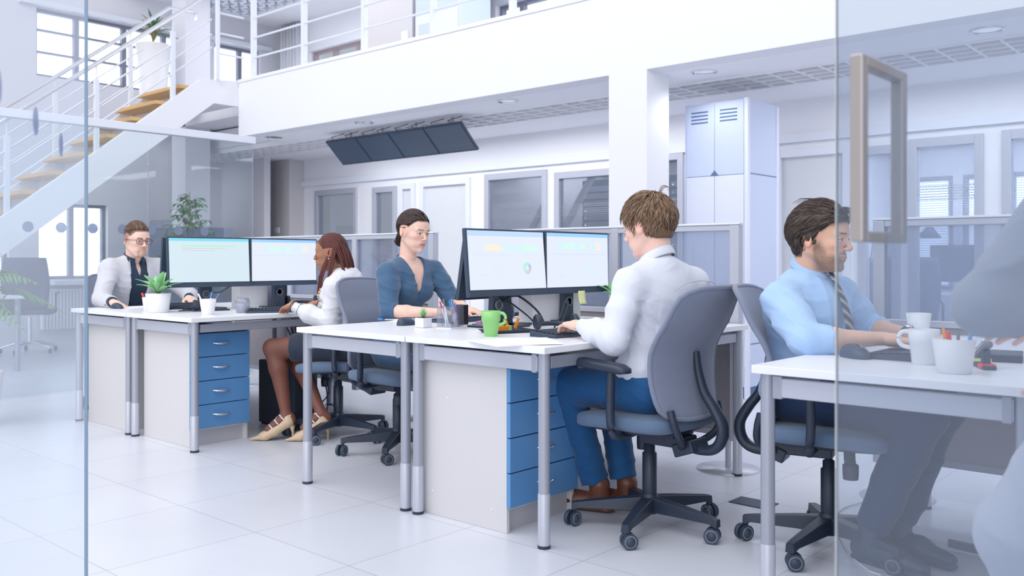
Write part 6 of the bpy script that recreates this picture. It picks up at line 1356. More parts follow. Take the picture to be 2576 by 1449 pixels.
# ======== 4. young man in the white shirt, seen from behind (faces -x) ========
def person_white():
    loc = A(-1.98, 3.09, 0); t = thing('person', 'brown-haired man in a white shirt and blue trousers seen from behind', 'person', tuple(loc))
    hc = A(-2.005, 3.085, 1.205); fx = unit(A(-1.0, -0.02, -0.20)); R = frame(fx, (0, 0, 1))
    P_, N_ = A(-1.965, 3.07, 0.585), A(-1.960, 3.09, 1.060); SL, SR = A(-1.985, 2.935, 0.985), A(-1.895, 3.255, 0.985)
    elL, wrL = A(-1.99, 2.83, 0.765), A(-2.225, 2.925, 0.805); elR, wrR = A(-1.98, 3.36, 0.78), A(-2.22, 3.22, 0.805)
    skin = (0.84, 0.56, 0.47); M['wshirt'] = fabric('white_shirt_cotton', (0.70, 0.73, 0.82), None, 0.75)
    sd = Sdf(hc-0.15-A(0, 0, 0.09), hc+0.15, 0.0024); head_sdf(sd, hc, R, 1.0, 0.95, 0.9); neck_sdf(sd, hc, R, N_+A(0, 0, -0.02), 1.0, 0.053)
    V, F = mk(sd, 1, 0.35); col = head_paint(V, hc, R, 1.0, skin, (0.72, 0.36, 0.34), (0.18, 0.12, 0.08), None, hk='short', hcol=(0.16, 0.10, 0.07))
    a1 = arm_part(elL, wrL, A(-0.88, 0.30, 0.02), A(-0.1, 0, 1), -1, curl=0.75, h=0.0024, sc=0.98); a2 = arm_part(elR, wrR, A(-0.95, -0.25, 0.03), A(-0.1, 0, 1), 1, curl=0.7, h=0.0026, sc=0.98)
    sb = Sdf(A(-2.2, 2.8, 0.45), A(-1.7, 3.4, 1.12), 0.012); torso_sdf(sb, P_, N_, SL, SR, -0.01); Vb, Fb = mk(sb)
    cols = np.concatenate([col]+[skin_tint(q, skin) for q in (Vb, a1[0], a2[0])]); np_obj('body', [(V, F), (Vb, Fb), a1, a2], M['skinv'], t, loc, cols)
    up4 = A(0, 0, 1)
    sd = Sdf(A(-2.26, 2.70, 0.52), A(-1.62, 3.46, 1.13), 0.005); torso_sdf(sd, P_, N_, SL, SR, 0.014, w=0.98, dep=0.98)
    sd.ell(P_+A(-0.01, -0.02, 0.06), (0.130, 0.155, 0.06), None, 0.03)
    for S, el, wr in ((SL, elL, wrL), (SR, elR, wrR)): sd.cone(S-up4*0.012, S+(el-S)*0.5, 0.056, 0.060, 0.04); sd.cone(S+(el-S)*0.5, el, 0.060, 0.057, 0.02); sd.cone(el, el+(wr-el)*0.55, 0.060, 0.052, 0.02); sd.cone(el+(wr-el)*0.55, el+(wr-el)*0.84, 0.052, 0.037, 0.012); sd.cone(el+(wr-el)*0.84, el+(wr-el)*0.95, 0.036, 0.034, 0.004, clip1=0.0)
    sd.cone(N_-A(0, 0, 0.0), N_+A(-0.02, 0, 0.09), 0.053, 0.066, 0.0, 's'); sd.cut(P_+A(0, 0, -0.03), (0, 0, -1)); sd.wrinkle(0.0034, 45, 21, A(0.5, 0.5, 1)); sd.wrinkle(0.0009, 46, 60, A(0.6, 0.3, 1)); sd.wrinkle(0.0026, 47, 60, A(1, 0.3, 0.3), lo=A(-2.26, 2.7, 0.68), hi=A(-1.9, 2.95, 0.88))
    np_obj('shirt', [mk(sd)], M['wshirt'], t, loc)
    up = unit(N_-P_)
    collar(t, N_+A(-0.004, 0.0, 0.004), frame(unit(A(-1, -0.02, -0.20))), 0.0605, 0.036, 0.5, M['wshirt'], off=loc, pts_drop=0.02)
    # yoke seam across the back and sleeve seam
    B().tube([A(-1.785, 2.925, 0.955)-loc, A(-1.77, 3.0, 0.985)-loc, A(-1.765, 3.09, 0.992)-loc, A(-1.768, 3.18, 0.985)-loc, A(-1.775, 3.26, 0.965)-loc], 0.0015, 5).build('yoke_seam', mat('seam_thread', (0.5, 0.53, 0.62), 0.8), t)
    B().tube([A(-2.03, 3.02, 0.80)-loc, A(-2.06, 3.02, 0.74)-loc, A(-2.085, 3.03, 0.66)-loc, A(-2.08, 3.03, 0.60)-loc], [0.022, 0.026, 0.032, 0.01], 8, flat=0.25, up=(1, 0, 0)).build('necktie', fabric('navy_tie_silk', (0.015, 0.03, 0.08)), t)
    # trousers
    M['btrou'] = fabric('blue_trouser_cotton', (0.012, 0.075, 0.22), (0.014, 0.11, 0.28), 0.7)
    sd = Sdf(A(-2.52, 2.84, 0.06), A(-1.68, 3.38, 0.72), 0.0065); Bd = frame(A(-0.95, 0.3, 0)); sd.ell(P_+A(0, 0, -0.015), (0.135, 0.175, 0.108), Bd, 0.03)
    hp = [A(-1.95, 2.985, 0.565), A(-1.90, 3.16, 0.565)]; kn = [A(-2.335, 2.985, 0.540), A(-2.30, 3.25, 0.54)]; an = [A(-2.285, 3.115, 0.135), A(-2.215, 3.22, 0.13)]
    for h_, k_, a_ in zip(hp, kn, an): sd.cone(h_, k_, 0.098, 0.074, 0.03); sd.cone(k_, k_+(a_-k_)*0.5, 0.072, 0.062, 0.03); sd.cone(k_+(a_-k_)*0.5, a_, 0.062, 0.060, 0.01, clip1=0.0)
    sd.wrinkle(0.0038, 51, 24, A(1, 0.2, 0.4)); sd.wrinkle(0.0022, 52, 60, A(0.6, 0.2, 1)); np_obj('trousers', [mk(sd)], M['btrou'], t, loc)
    M['brown'] = mat('brown_leather', (0.16, 0.055, 0.03), 0.4)
    for a_, fd in zip(an, (unit(A(-0.93, -0.35, 0)), unit(A(-0.95, -0.3, 0)))):
        z = A(0, 0, 1); c_ = A(a_[0], a_[1], 0); lz = 0.055
        sd = Sdf(c_-0.23+A(0, 0, 0.2), c_+0.23, 0.004); sd.lo[2] = 0.0; sd.ax[2] = sd.lo[2]+sd.h*np.arange(sd.n[2])
        sd.cone(c_+A(0.02, 0, 0.115), c_+A(0.02, 0, 0.06), 0.045, 0.040, 0.01); sd.cone(c_-fd*0.035+z*0.045, c_+fd*0.09+z*0.048, 0.036, 0.042, 0.02, flat=z, fa=0.9); sd.cone(c_+fd*0.09+z*0.045, c_+fd*0.19+z*0.036, 0.043, 0.024, 0.02, flat=z, fa=0.75); sd.cone(c_-fd*0.05+z*0.014, c_+fd*0.19+z*0.014, 0.030, 0.026, 0.004, flat=z, fa=0.35)
        np_obj('shoe', [mk(sd)], M['brown'], t, loc)
    # tousled hair
    hm = hair_mat('light_brown_hair', (0.150, 0.092, 0.058), (0.27, 0.175, 0.115), 0.55); S = skull(0.014, 0.012, 0.006)
    sd = Sdf(hc-0.15, hc+0.16, 0.003); sd.ell(hc+R.T@A(-0.014, 0, 0.036), (0.110, 0.088, 0.097), R, 0.0); sd.ell(hc+R.T@A(-0.062, 0, -0.035), (0.042, 0.055, 0.05), R, 0.03); hair_cap(sd, hc, R, 'short', dz=-0.008)
    np_obj('hair_cap', [mk(sd, 2)], hm, t, loc)
    sds = seeds_for(2000, 'short', S, 19)
    def fl(p):
        cr = p-A(-0.06, 0.01, 0.11); return unit(A(cr[0]*1.0+0.012, cr[1]*1.2, cr[2]*1.0-0.045))
    Vh, Fh, fac = hair_locks(hc, R, 1.0, sds, fl, 0.048, 0.0019, 7, 0.36, 0.38, 21, surf=S); hair_obj(t, loc, Vh, Fh, fac, (0.105, 0.062, 0.038), (0.36, 0.235, 0.155))
    b = B()
    for k in range(5): b.tube([hc-loc+R.T@A(-0.06-0.006*k, 0.012*(k-3), 0.118), hc-loc+R.T@A(-0.085-0.004*k, 0.012*(k-3), 0.142), hc-loc+R.T@A(-0.112-0.003*k, 0.012*(k-3), 0.138), hc-loc+R.T@A(-0.128, 0.012*(k-3), 0.115)], [0.0010, 0.0009, 0.0007, 0.0004], 5, smooth=4)
    b.build('stray_hair', hm, t)['kind'] = 'stuff'
    for s, z0 in ((1, -0.045), (-1, -0.045)):
        pass
    return t

# ======== 5. bearded man in the blue shirt (faces +x, near profile) ========
def person_blue():
    loc = A(-1.38, 3.28, 0); t = thing('person', 'dark-haired bearded man in a light blue shirt and striped tie', 'person', tuple(loc))
    hc = A(-1.355, 3.255, 1.150); fx = unit(A(0.985, -0.02, -0.06)); R = frame(fx, (0.02, 0, 1))
    P_, N_ = A(-1.445, 3.30, 0.575), A(-1.425, 3.29, 1.000); SR, SL = A(-1.44, 3.10, 0.93), A(-1.375, 3.465, 0.945)
    elR, wrR = A(-1.30, 2.99, 0.795), A(-1.085, 3.12, 0.805); elL, wrL = A(-1.31, 3.58, 0.80), A(-1.10, 3.44, 0.80)
    skin = (0.74, 0.46, 0.34); M['bshirt'] = fabric('light_blue_shirt_cotton', (0.36, 0.54, 0.83), (0.42, 0.60, 0.87), 0.7)
    sd = Sdf(hc-0.15-A(0, 0, 0.09), hc+0.16, 0.0021); head_sdf(sd, hc, R, 1.02, 1.0, 0.7, False, 0.8, 0.5); neck_sdf(sd, hc, R, N_+A(0.0, 0, -0.02), 1.0, 0.056)
    V, F = mk(sd, 1, 0.3); col = head_paint(V, hc, R, 1.02, skin, (0.66, 0.32, 0.28), (0.035, 0.022, 0.018), None, (0.06, 0.05, 0.06), 0.66, (0.11, 0.066, 0.050), openm=True, browh=1.15, hk='wavy', hcol=(0.05, 0.035, 0.03))
    a1 = arm_part(elR, wrR, A(0.90, 0.35, -0.10), A(0.05, 0, 1), 1, curl=0.45, h=0.0024, sc=1.02, r_el=0.047); a2 = arm_part(elL, wrL, A(0.98, -0.10, -0.03), A(0, 0, 1), -1, curl=0.35, h=0.0024, sc=1.02, r_el=0.046)
    sb = Sdf(A(-1.68, 2.95, 0.45), A(-1.15, 3.6, 1.06), 0.012); torso_sdf(sb, P_, N_, SL, SR, -0.01); Vb, Fb = mk(sb)
    cols = np.concatenate([col]+[skin_tint(q, skin) for q in (Vb, a1[0], a2[0])]); np_obj('body', [(V, F), (Vb, Fb), a1, a2], M['skinv'], t, loc, cols)
    sd = Sdf(A(-1.72, 2.88, 0.50), A(-1.05, 3.70, 1.08), 0.005); torso_sdf(sd, P_, N_, SL, SR, 0.016, w=1.05, dep=1.10, belly=1)
    for S, el, wr in ((SR, elR, wrR), (SL, elL, wrL)):
        sd.cone(S-A(0, 0, 0.010), S+(el-S)*0.5, 0.066, 0.070, 0.04); sd.cone(S+(el-S)*0.5, el, 0.070, 0.061, 0.02); sd.cone(el, el+(wr-el)*0.22, 0.062, 0.056, 0.015); sd.cone(el+(wr-el)*0.10, el+(wr-el)*0.36, 0.056, 0.054, 0.004, clip1=0.0, clip0=0)
    sd.cone(N_-A(0, 0, 0.0), N_+A(0.02, 0, 0.09), 0.056, 0.068, 0.0, 's'); sd.cut(P_+A(0, 0, -0.02), (0, 0, -1)); sd.wrinkle(0.0034, 61, 24, A(0.5, 0.2, 1)); sd.wrinkle(0.0012, 62, 64, A(0.3, 0.2, 1)); sd.wrinkle(0.003, 64, 60, A(0.6, 0.2, 1), lo=A(-1.55, 2.88, 0.74), hi=A(-1.15, 3.1, 0.93))
    np_obj('shirt', [mk(sd)], M['bshirt'], t, loc)
    collar(t, N_+A(0.016, 0.0, 0.018), frame(unit(A(1, -0.02, -0.22))), 0.0655, 0.040, 0.22, M['bshirt'], off=loc, pts_drop=0.04)
    # tie
    tm = bpy.data.materials.new('striped_tie_silk'); tm.use_nodes = True; nt = tm.node_tree; b_ = nt.nodes['Principled BSDF']; Lk = nt.links.new
    tc = nt.nodes.new('ShaderNodeTexCoord'); mp = nt.nodes.new('ShaderNodeMapping'); mp.inputs['Rotation'].default_value = (D(38), 0, 0); wv = nt.nodes.new('ShaderNodeTexWave'); wv.bands_direction = 'Z'; wv.inputs['Scale'].default_value = 9.5
    cr = nt.nodes.new('ShaderNodeValToRGB'); els = cr.color_ramp.elements; els[0].position = 0.0; els[0].color = (0.045, 0.055, 0.09, 1); els[1].position = 1.0; els[1].color = (0.045, 0.055, 0.09, 1)
    for p_, c_ in ((0.30, (0.045, 0.055, 0.09, 1)), (0.33, (0.20, 0.22, 0.28, 1)), (0.62, (0.12, 0.135, 0.19, 1)), (0.84, (0.12, 0.135, 0.19, 1)), (0.88, (0.66, 0.64, 0.60, 1)), (0.98, (0.66, 0.64, 0.60, 1))): e = els.new(p_); e.color = c_
    Lk(tc.outputs['Object'], mp.inputs[0]); Lk(mp.outputs[0], wv.inputs[0]); Lk(wv.outputs[0], cr.inputs[0]); Lk(cr.outputs[0], b_.inputs['Base Color']); b_.inputs['Roughness'].default_value = 0.5
    up = unit(N_-P_); f = unit(np.cross(unit(SL-SR), up)); l = np.cross(up, f)
    K0 = N_+f*0.082+up*0.030
    B().rings([[K0-loc+up*z+l*w_*a+f*(dd+0.006*b2) for a, b2 in ((-1, 0), (-0.6, 1), (0.6, 1), (1, 0), (0.6, -1), (-0.6, -1))] for z, w_, dd in ((0.010, 0.014, 0.010), (-0.012, 0.018, 0.024), (-0.034, 0.013, 0.036))]).build('tie_knot', tm, t)
    pts = [(-0.03, 0.036, 0.015), (-0.10, 0.072, 0.021), (-0.18, 0.098, 0.027), (-0.26, 0.108, 0.033), (-0.34, 0.108, 0.039), (-0.37, 0.108, 0.010)]
    B().rings([[K0-loc+up*z+l*w_*a+f*(dd+0.004*b2) for a, b2 in ((-1, 0), (-0.5, 1), (0, 1.2), (0.5, 1), (1, 0), (0, -1))] for z, dd, w_ in pts]).build('necktie', tm, t)
    sd = Sdf(A(-1.66, 3.08, 0.05), A(-0.86, 3.50, 0.70), 0.0075); sd.ell(P_+A(0, 0, -0.01), (0.135, 0.175, 0.105), None, 0.03)
    for s, kn, an in ((-1, A(-0.985, 3.20, 0.545), A(-1.16, 3.22, 0.13)), (1, A(-0.985, 3.38, 0.545), A(-1.12, 3.38, 0.13))): sd.cone(P_+A(0, 0.09*s, -0.01), kn, 0.100, 0.080, 0.03); sd.cone(kn, kn+(an-kn)*0.5, 0.078, 0.070, 0.03); sd.cone(kn+(an-kn)*0.5, an, 0.070, 0.062, 0.01, clip1=0.0)
    sd.wrinkle(0.005, 71, 17, A(1, 0.2, 0.5)); np_obj('trousers', [mk(sd)], fabric('navy_trouser_cotton', (0.018, 0.040, 0.105), None, 0.75), t, loc)
    for an in (A(-1.16, 3.22, 0.10), A(-1.12, 3.38, 0.10)):
        c_ = A(an[0], an[1], 0); fd = A(0.96, -0.25, 0); z = A(0, 0, 1); sd = Sdf(c_-0.25+A(0, 0, 0.25), c_+0.25, 0.005)
        sd.cone(c_-fd*0.04+z*0.05, c_+fd*0.08+z*0.05, 0.04, 0.042, 0.02); sd.cone(c_+fd*0.08+z*0.046, c_+fd*0.19+z*0.036, 0.044, 0.028, 0.02, flat=z, fa=0.8); sd.cone(c_-fd*0.05+z*0.014, c_+fd*0.19+z*0.014, 0.032, 0.030, 0.004, flat=z, fa=0.35); sd.cone(c_+z*0.06, c_+z*0.12, 0.042, 0.045, 0.01)
        np_obj('shoe', [mk(sd)], M['darkpl2'], t, loc)
    # watch
    w0 = wrL+unit(wrL-elL)*-0.012-loc; d = unit(wrL-elL); a = unit(np.cross(d, (0, 0, 1))); b2 = np.cross(a, d)
    wt = B().tube([w0+0.0295*(math.cos(q)*a+0.86*math.sin(q)*b2) for q in [2*PI*k/24 for k in range(25)]], 0.0075, 8, cap=False, flat=0.35, up=d).build('watch', M['cab'], t); B().lathe([(0.016, 0), (0.017, 0.006), (0.013, 0.009)], w0+A(0, 0, 0.024), 20).build('watch_face', M['chrome'], wt)
    # swept-back wavy hair
    hm = hair_mat('dark_wavy_hair', (0.040, 0.028, 0.024), (0.085, 0.060, 0.050), 0.40); S = skull(0.016, 0.014, 0.008)
    sd = Sdf(hc-0.17, hc+0.17, 0.003); sd.ell(hc+R.T@A(-0.016, 0, 0.042), (0.112, 0.090, 0.098), R, 0.0); sd.ell(hc+R.T@A(-0.072, 0, -0.030), (0.040, 0.058, 0.050), R, 0.03); hair_cap(sd, hc, R, 'wavy')
    np_obj('hair_cap', [mk(sd, 2)], hm, t, loc)
    sds = seeds_for(2000, 'wavy', S, 29)
    def fl(p): return unit(A(-0.9 if p[2] > 0.02 else -0.35, 0.20*math.copysign(1, p[1]), -0.55 if p[2] < 0.09 else 0.10))
    Vh, Fh, fac = hair_locks(hc, R, 1.0, sds, fl, 0.070, 0.0021, 8, 0.24, 0.26, 31, surf=S); hair_obj(t, loc, Vh, Fh, fac, (0.026, 0.018, 0.016), (0.135, 0.098, 0.082))
    b = B(); rg = random.Random(8)
    for k in range(26):   # forelock curls rising from the hairline and falling forward
        y = -0.030+0.0024*k; q = rg.uniform(0.8, 1.15); h0 = A(0.060, y, 0.096)
        b.tube([hc-loc+R.T@(h0+A(x*q, dy, z*q)) for x, dy, z in ((0, 0, 0), (0.010, 0.001, 0.016), (0.030, -0.002, 0.018), (0.045, -0.004, 0.004), (0.047, -0.006, -0.014), (0.040, -0.006, -0.026), (0.030, -0.005, -0.022))], [0.0032, 0.0034, 0.0032, 0.0028, 0.0022, 0.0015, 0.0007], 5)
    b.build('forelock', hm, t)['kind'] = 'stuff'
    b = B()
    for k in range(9): y = -0.02+0.004*k; b.tube([hc-loc+R.T@A(-0.05-0.01*k, y, 0.128), hc-loc+R.T@A(-0.02-0.01*k, y, 0.148), hc-loc+R.T@A(0.02-0.01*k, y, 0.146), hc-loc+R.T@A(0.05-0.008*k, y, 0.13)], [0.0005, 0.001, 0.001, 0.0005], 4)
    b.build('stray_hair', hm, t)['kind'] = 'stuff'
    return t

PEOPLE = [person_glasses(), person_braids(), person_navy(), person_white(), person_blue()]

# ======== passer-by at the right edge ========
def person_walker():
    loc = atD(2860, 655, 1.90); loc[2] = 0; t = thing('person', 'passer-by in a grey jacket cut off by the right edge of the view', 'person', tuple(loc))
    gj = fabric('grey_jacket_wool', (0.33, 0.36, 0.43), None, 0.85); gt = fabric('pale_grey_trousers', (0.50, 0.53, 0.62), None, 0.85)
    r2 = unit(A(math.cos(YAW), math.sin(YAW), 0)); f2 = unit(A(-math.sin(YAW), math.cos(YAW), 0))   # right / away on the floor
    bd = unit(-r2*0.9+f2*0.45); l = np.cross(A(0, 0, 1), bd); Z = A(0, 0, 1)
    P_ = loc+Z*0.92; N_ = loc+bd*0.03+Z*1.42; SL, SR = N_+l*0.19-Z*0.07, N_-l*0.19-Z*0.07; skin = (0.80, 0.50, 0.42)
    hc = N_+bd*0.04+Z*0.16; R = frame(bd)
    elL = atD(2482, 765, 1.74); wrL = atD(2735, 810, 1.72); elR = SR-Z*0.27-bd*0.03; wrR = atD(2790, 885, 1.66)
    sd = Sdf(hc-0.15-A(0, 0, 0.09), hc+0.15, 0.004); head_sdf(sd, hc, R); neck_sdf(sd, hc, R, N_); V, F = mk(sd); col = head_paint(V, hc, R, 1, skin, (0.66, 0.34, 0.32), (0.1, 0.07, 0.05), None)
    a1 = arm_part(elL, wrL, -r2*1.0-Z*0.05+f2*0.1, Z*0.9-f2*0.4, -1, curl=0.35, h=0.003, spread=0.1); a2 = arm_part(elR, wrR, -r2*0.85-Z*0.45, Z*0.5-f2*0.8, 1, curl=0.5, h=0.0035)
    sb = Sdf(P_-0.3, N_+0.3, 0.012); torso_sdf(sb, P_, N_, SL, SR); Vb, Fb = mk(sb)
    np_obj('body', [(V, F), (Vb, Fb), a1, a2], M['skinv'], t, loc, np.concatenate([col]+[skin_tint(q, skin) for q in (Vb, a1[0], a2[0])]))
    lo = np.minimum.reduce([P_-0.35, elL-0.15]); hi = np.maximum.reduce([N_+0.3, elL+0.15, wrL+0.1]); sd = Sdf(lo, hi, 0.007); torso_sdf(sd, P_, N_, SL, SR, 0.025, w=1.02, dep=1.1)
    for S, el, wr in ((SL, elL, wrL), (SR, elR, wrR)): sd.cone(S, el, 0.072, 0.060, 0.03); sd.cone(el, el+(wr-el)*0.88, 0.060, 0.046, 0.02, clip1=0.0)
    sd.wrinkle(0.004, 83, 16, A(0.2, 0.2, 1)); np_obj('jacket', [mk(sd)], gj, t, loc)
    sd = Sdf(A(loc[0]-0.45, loc[1]-0.45, 0.02), A(loc[0]+0.45, loc[1]+0.45, 1.05), 0.009); sd.ell(P_-Z*0.02, (0.14, 0.17, 0.12), R, 0.03)
    kL = atD(2560, 1335, 1.80); kL = A(kL[0], kL[1], 0.52); aL = A(*(loc+bd*0.10)[:2], 0.10)+l*0.08; kR = loc-bd*0.02-l*0.10+Z*0.50; aR = loc-bd*0.25-l*0.09+Z*0.12
    for s, k_, a_ in ((1, kL, aL), (-1, kR, aR)): sd.cone(P_+l*0.09*s-Z*0.03, k_, 0.098, 0.078, 0.03); sd.cone(k_, a_, 0.076, 0.062, 0.02, clip1=0.0)
    sd.wrinkle(0.004, 91, 16); np_obj('trousers', [mk(sd)], gt, t, loc)
    for a_ in (aL, aR):
        c_ = A(a_[0], a_[1], a_[2]-0.10); B().tube([c_-bd*0.06+Z*0.05-loc, c_+bd*0.08+Z*0.05-loc, c_+bd*0.20+Z*0.035-loc], [0.045, 0.044, 0.028], 14).build('shoe', M['rubber'], t)
    S = skull(0.008); sd_ = dirs(260, lambda v: v[2] > -0.1 and v[0] < 0.6, 5); Vh, Fh, fac = hair_locks(hc, R, 1.0, sd_, lambda p: unit(A(-0.6, 0, -0.4)), 0.07, 0.006, 5, 0.1, 0.1, 4, surf=S); np_obj('hair', [(Vh, Fh)], M['walker_hair'] if 'walker_hair' in M else mat('hair_dark', (0.05, 0.03, 0.02), 0.5), t, loc)
person_walker()

# ======== plants ========
def leaf(b, base, tip, w, m=0, droop=0.15, n=7, fold=0.25, up=(0, 0, 1)):
    base, tip = A(*base), A(*tip); d = tip-base; L = np.linalg.norm(d); side = unit(np.cross(d, up)) if np.linalg.norm(np.cross(d, up)) > 1e-6 else A(1, 0, 0); nn = unit(np.cross(side, d)); V = []; F_ = []
    for i in range(n+1):
        q = i/n; c = base+d*q+nn*L*droop*math.sin(PI*q)*1.0; ww = w*(math.sin(PI*min(1, q*0.92+0.06))**0.8)*0.5
        V += [c-side*ww+nn*ww*fold, c, c+side*ww+nn*ww*fold]
        if i: o = 3*(i-1); F_ += [(o, o+1, o+4, o+3), (o+1, o+2, o+5, o+4)]
    b._add(V, F_, m, True)
def pot_plant(label, p, kind, name='potted_plant', pr=(0.058, 0.075, 0.12), potm='pot', z=TZ):
    t = thing(name, label, 'plant', (p[0], p[1], z)); r0, r1, h = pr; rg = random.Random(len(label))
    if kind == 'succulent': B().box(-r0, -r0, 0, r0, r0, h).build('pot', M[potm], t, 0.006); B().box(-r0+.004, -r0+.004, h-0.004, r0-.004, r0-.004, h+0.001).build('soil', M['soil'], t)
    else: B().lathe([(r0*0.9, 0), (r0, 0.006), (r1, h), (r1-0.004, h), (r1-0.008, h-0.012), (0.002, h-0.012)], n=32).build('pot', M[potm], t); B().lathe([(r1-0.006, h-0.014), (0.001, h-0.010)], n=24).build('soil', M['soil'], t)
    b = B(); k_ = 0
    if kind == 'broad':
        for k in range(15):
            a = k*2.4; e = 0.15+0.75*(k/15); L = 0.12+0.04*rg.random(); dz = L*math.sin(e)+0.02; rr = L*math.cos(e)*1.05
            leaf(b, (0.012*math.cos(a), 0.012*math.sin(a), h+0.005), (rr*math.cos(a), rr*math.sin(a), h+dz), 0.042, 0, 0.10, 9)
        b.tube([(0, 0, h-0.01), (0, 0, h+0.04)], 0.012, 8, 1)
    if kind == 'succulent':
        for k in range(34):
            a = k*2.4; e = 0.35+1.1*(k/34); L = 0.030+0.022*(k/34); leaf(b, (0, 0, h), (L*math.cos(e)*math.cos(a), L*math.cos(e)*math.sin(a), h+L*math.sin(e)), 0.006, 0, 0.08, 4)
    b.build('foliage', [M['leafL'], M['stem']], t, solid=0.0006)
    return t
pot_plant('leafy pale green plant in a white pot on the left desk', onZ(398, 786, TZ), 'broad', pr=(0.062, 0.076, 0.118))
pot_plant('tiny spiky succulent in a square white pot', onZ(1065, 824, TZ), 'succulent', pr=(0.030, 0.030, 0.048))
pot_plant('small plant in a mint pot behind the white-shirted man', (-2.80, 4.02), 'broad', pr=(0.040, 0.048, 0.10), potm='limep')
# tall ficus by the column
t = thing('ficus_tree', 'tall leafy ficus standing by the column behind the man with glasses', 'plant', (-9.62, 5.28, 0)); rg = random.Random(4)
B().lathe([(0.17, 0), (0.21, 0.42), (0.20, 0.42), (0.19, 0.38), (0.01, 0.38)], n=28).build('pot', M['pot'], t)
b = B(); lf = B(); tips = []
b.tube([(0, 0, 0.38), (0.02, 0, 1.0), (-0.01, 0.02, 1.5), (0.0, 0.0, 1.86)], [0.016, 0.013, 0.010, 0.004], 8)
for k in range(60):
    z = 0.72+1.1*(k/60)+rg.uniform(-0.02, 0.02); a = k*2.4; sp = 0.36*(1-max(0, (z-0.9))/1.15)+0.04; s0 = A(0, 0, z-0.08); e = A(sp*math.cos(a), sp*math.sin(a), z+0.02*rg.random()); m_ = (s0+e)/2+A(0, 0, 0.05)
    b.tube([s0, m_, e], [0.005, 0.003, 0.0015], 5)
    for j in range(9):
        q = 0.3+0.7*j/8; c = s0*(1-q)**2+2*q*(1-q)*m_+q*q*e; a2 = rg.uniform(0, 6.28); L = 0.075+0.03*rg.random(); leaf(lf, c, c+A(L*math.cos(a2)*0.8, L*math.sin(a2)*0.8, -L*0.45), 0.034, 0, 0.12, 5)
b.build('branches', M['stem'], t); lf.build('foliage', M['leaf'], t, solid=0.0006)
# arching palm at the left edge
def palm(label, loc, n, h0, L, m='leaf', lean=None, seed=2, pinn=True, pr=(0.16, 0.2, 0.35)):
    t = thing('potted_palm', label, 'plant', loc); rg = random.Random(seed); r0, r1, h = pr
    B().lathe([(r0, 0), (r1, h), (r1-0.015, h), (r1-0.02, h-0.04), (0.01, h-0.04)], n=28).build('pot', M['pot'], t); b = B(); st = B()
    for k in range(n):
        a = k*2.4+0.3; e = 0.25+1.1*(k/n); Lk = L*(0.75+0.4*rg.random()); pts = []
        for j in range(9):
            q = j/8; r_ = Lk*q*math.cos(e)*(0.7+0.3*q); z = h0*0.0+h+0.04+(h0-h)*min(1, q*2.0)*0.75+Lk*(q*math.sin(e)-0.75*q*q*math.cos(e)); pts.append(A(r_*math.cos(a), r_*math.sin(a), z))
        st.tube(pts, [0.006*(1-0.8*j/8) for j in range(9)], 5)
        if pinn:
            for j in range(2, 9):
                t_ = unit(pts[min(j+1, 8)]-pts[j-1]); sd_ = unit(np.cross(t_, A(0, 0, 1)))
                for s in (1, -1):
                    for w_ in (0, 0.5):
                        c = pts[j-1]+(pts[j]-pts[j-1])*w_; Lf = 0.20*math.sin(PI*min(1, 0.25+0.7*j/8)); leaf(b, c, c+t_*Lf*0.65+sd_*s*Lf*0.65-A(0, 0, Lf*0.35), 0.018, 0, 0.06, 4)
        else: leaf(b, pts[2], pts[2]+(pts[-1]-pts[2]), 0.035, 0, 0.10, 7)
    st.build('stems', M['stem'], t); b.build('fronds', M[m], t, solid=0.0006); return t
palm('arching green palm at the left edge beside the glass', (-6.45, 2.02, 0), 20, 1.0, 0.55, seed=5)
tp = onX(371, 222, -10.9); 
t = palm('spiky dark green plant in a tall tapered white planter upstairs', (-10.95, 5.52, UZ-0.12), 26, 1.0, 0.32, 'leafD', seed=9, pinn=False, pr=(0.15, 0.21, 0.78))
o = B().box(-11.2, 5.72-0.46, UZ-0.16, -10.40, 5.95, UZ-0.12); struct('slab_stair_landing', o, M['wall'])

# ======== furniture in the distance ========
def far_chair(label, loc, rz):
    t = thing('office_chair', label, 'chair', loc, rz, 'dark office chairs in the distance')
    for k in range(5):
        a = 0.3+k*2*PI/5; c, s = math.cos(a), math.sin(a); B().tube([(0, 0, 0.12), (0.12*c, 0.12*s, 0.12), (0.28*c, 0.28*s, 0.075), (0.30*c, 0.30*s, 0.06)], [0.02, 0.018, 0.013, 0.010], 8).build('base_arm', M['chrome'], t)
        B().ball((0.30*c, 0.30*s, 0.032), 0.032, 6, sc=(0.7, 0.7, 1)).build('caster', M['rubber'], t)
    B().cyl((0, 0, 0.1), (0, 0, 0.42), 0.022).build('gas_column', M['chrome'], t)
    B().grid(lambda u, v: A(0.24*(2*u-1), 0.24*(2*v-1), 0.48+0.02*math.cos(3*(u-.5))*math.cos(3*(v-.5))), 8, 8).build('seat', M['cab'], t, solid=0.06)
    B().grid(lambda u, v: A(-0.24-0.08*v+0.05*(2*u-1)**2, (0.21+0.03*math.sin(PI*v))*(2*u-1), 0.52+0.58*v), 10, 12).build('backrest', M['cab'], t, solid=0.035)
    for s in (-1, 1): B().tube([(-0.05, s*0.22, 0.45), (-0.05, s*0.28, 0.48), (-0.05, s*0.28, 0.68), (0.15, s*0.28, 0.70)], 0.014, 8).build('armrest', M['darkpl'], t)
    return t
c0 = onZ(62, 886, 0); far_chair('dark office chair with chrome base at the far left edge', (c0[0]+0.15, c0[1], 0), D(150))
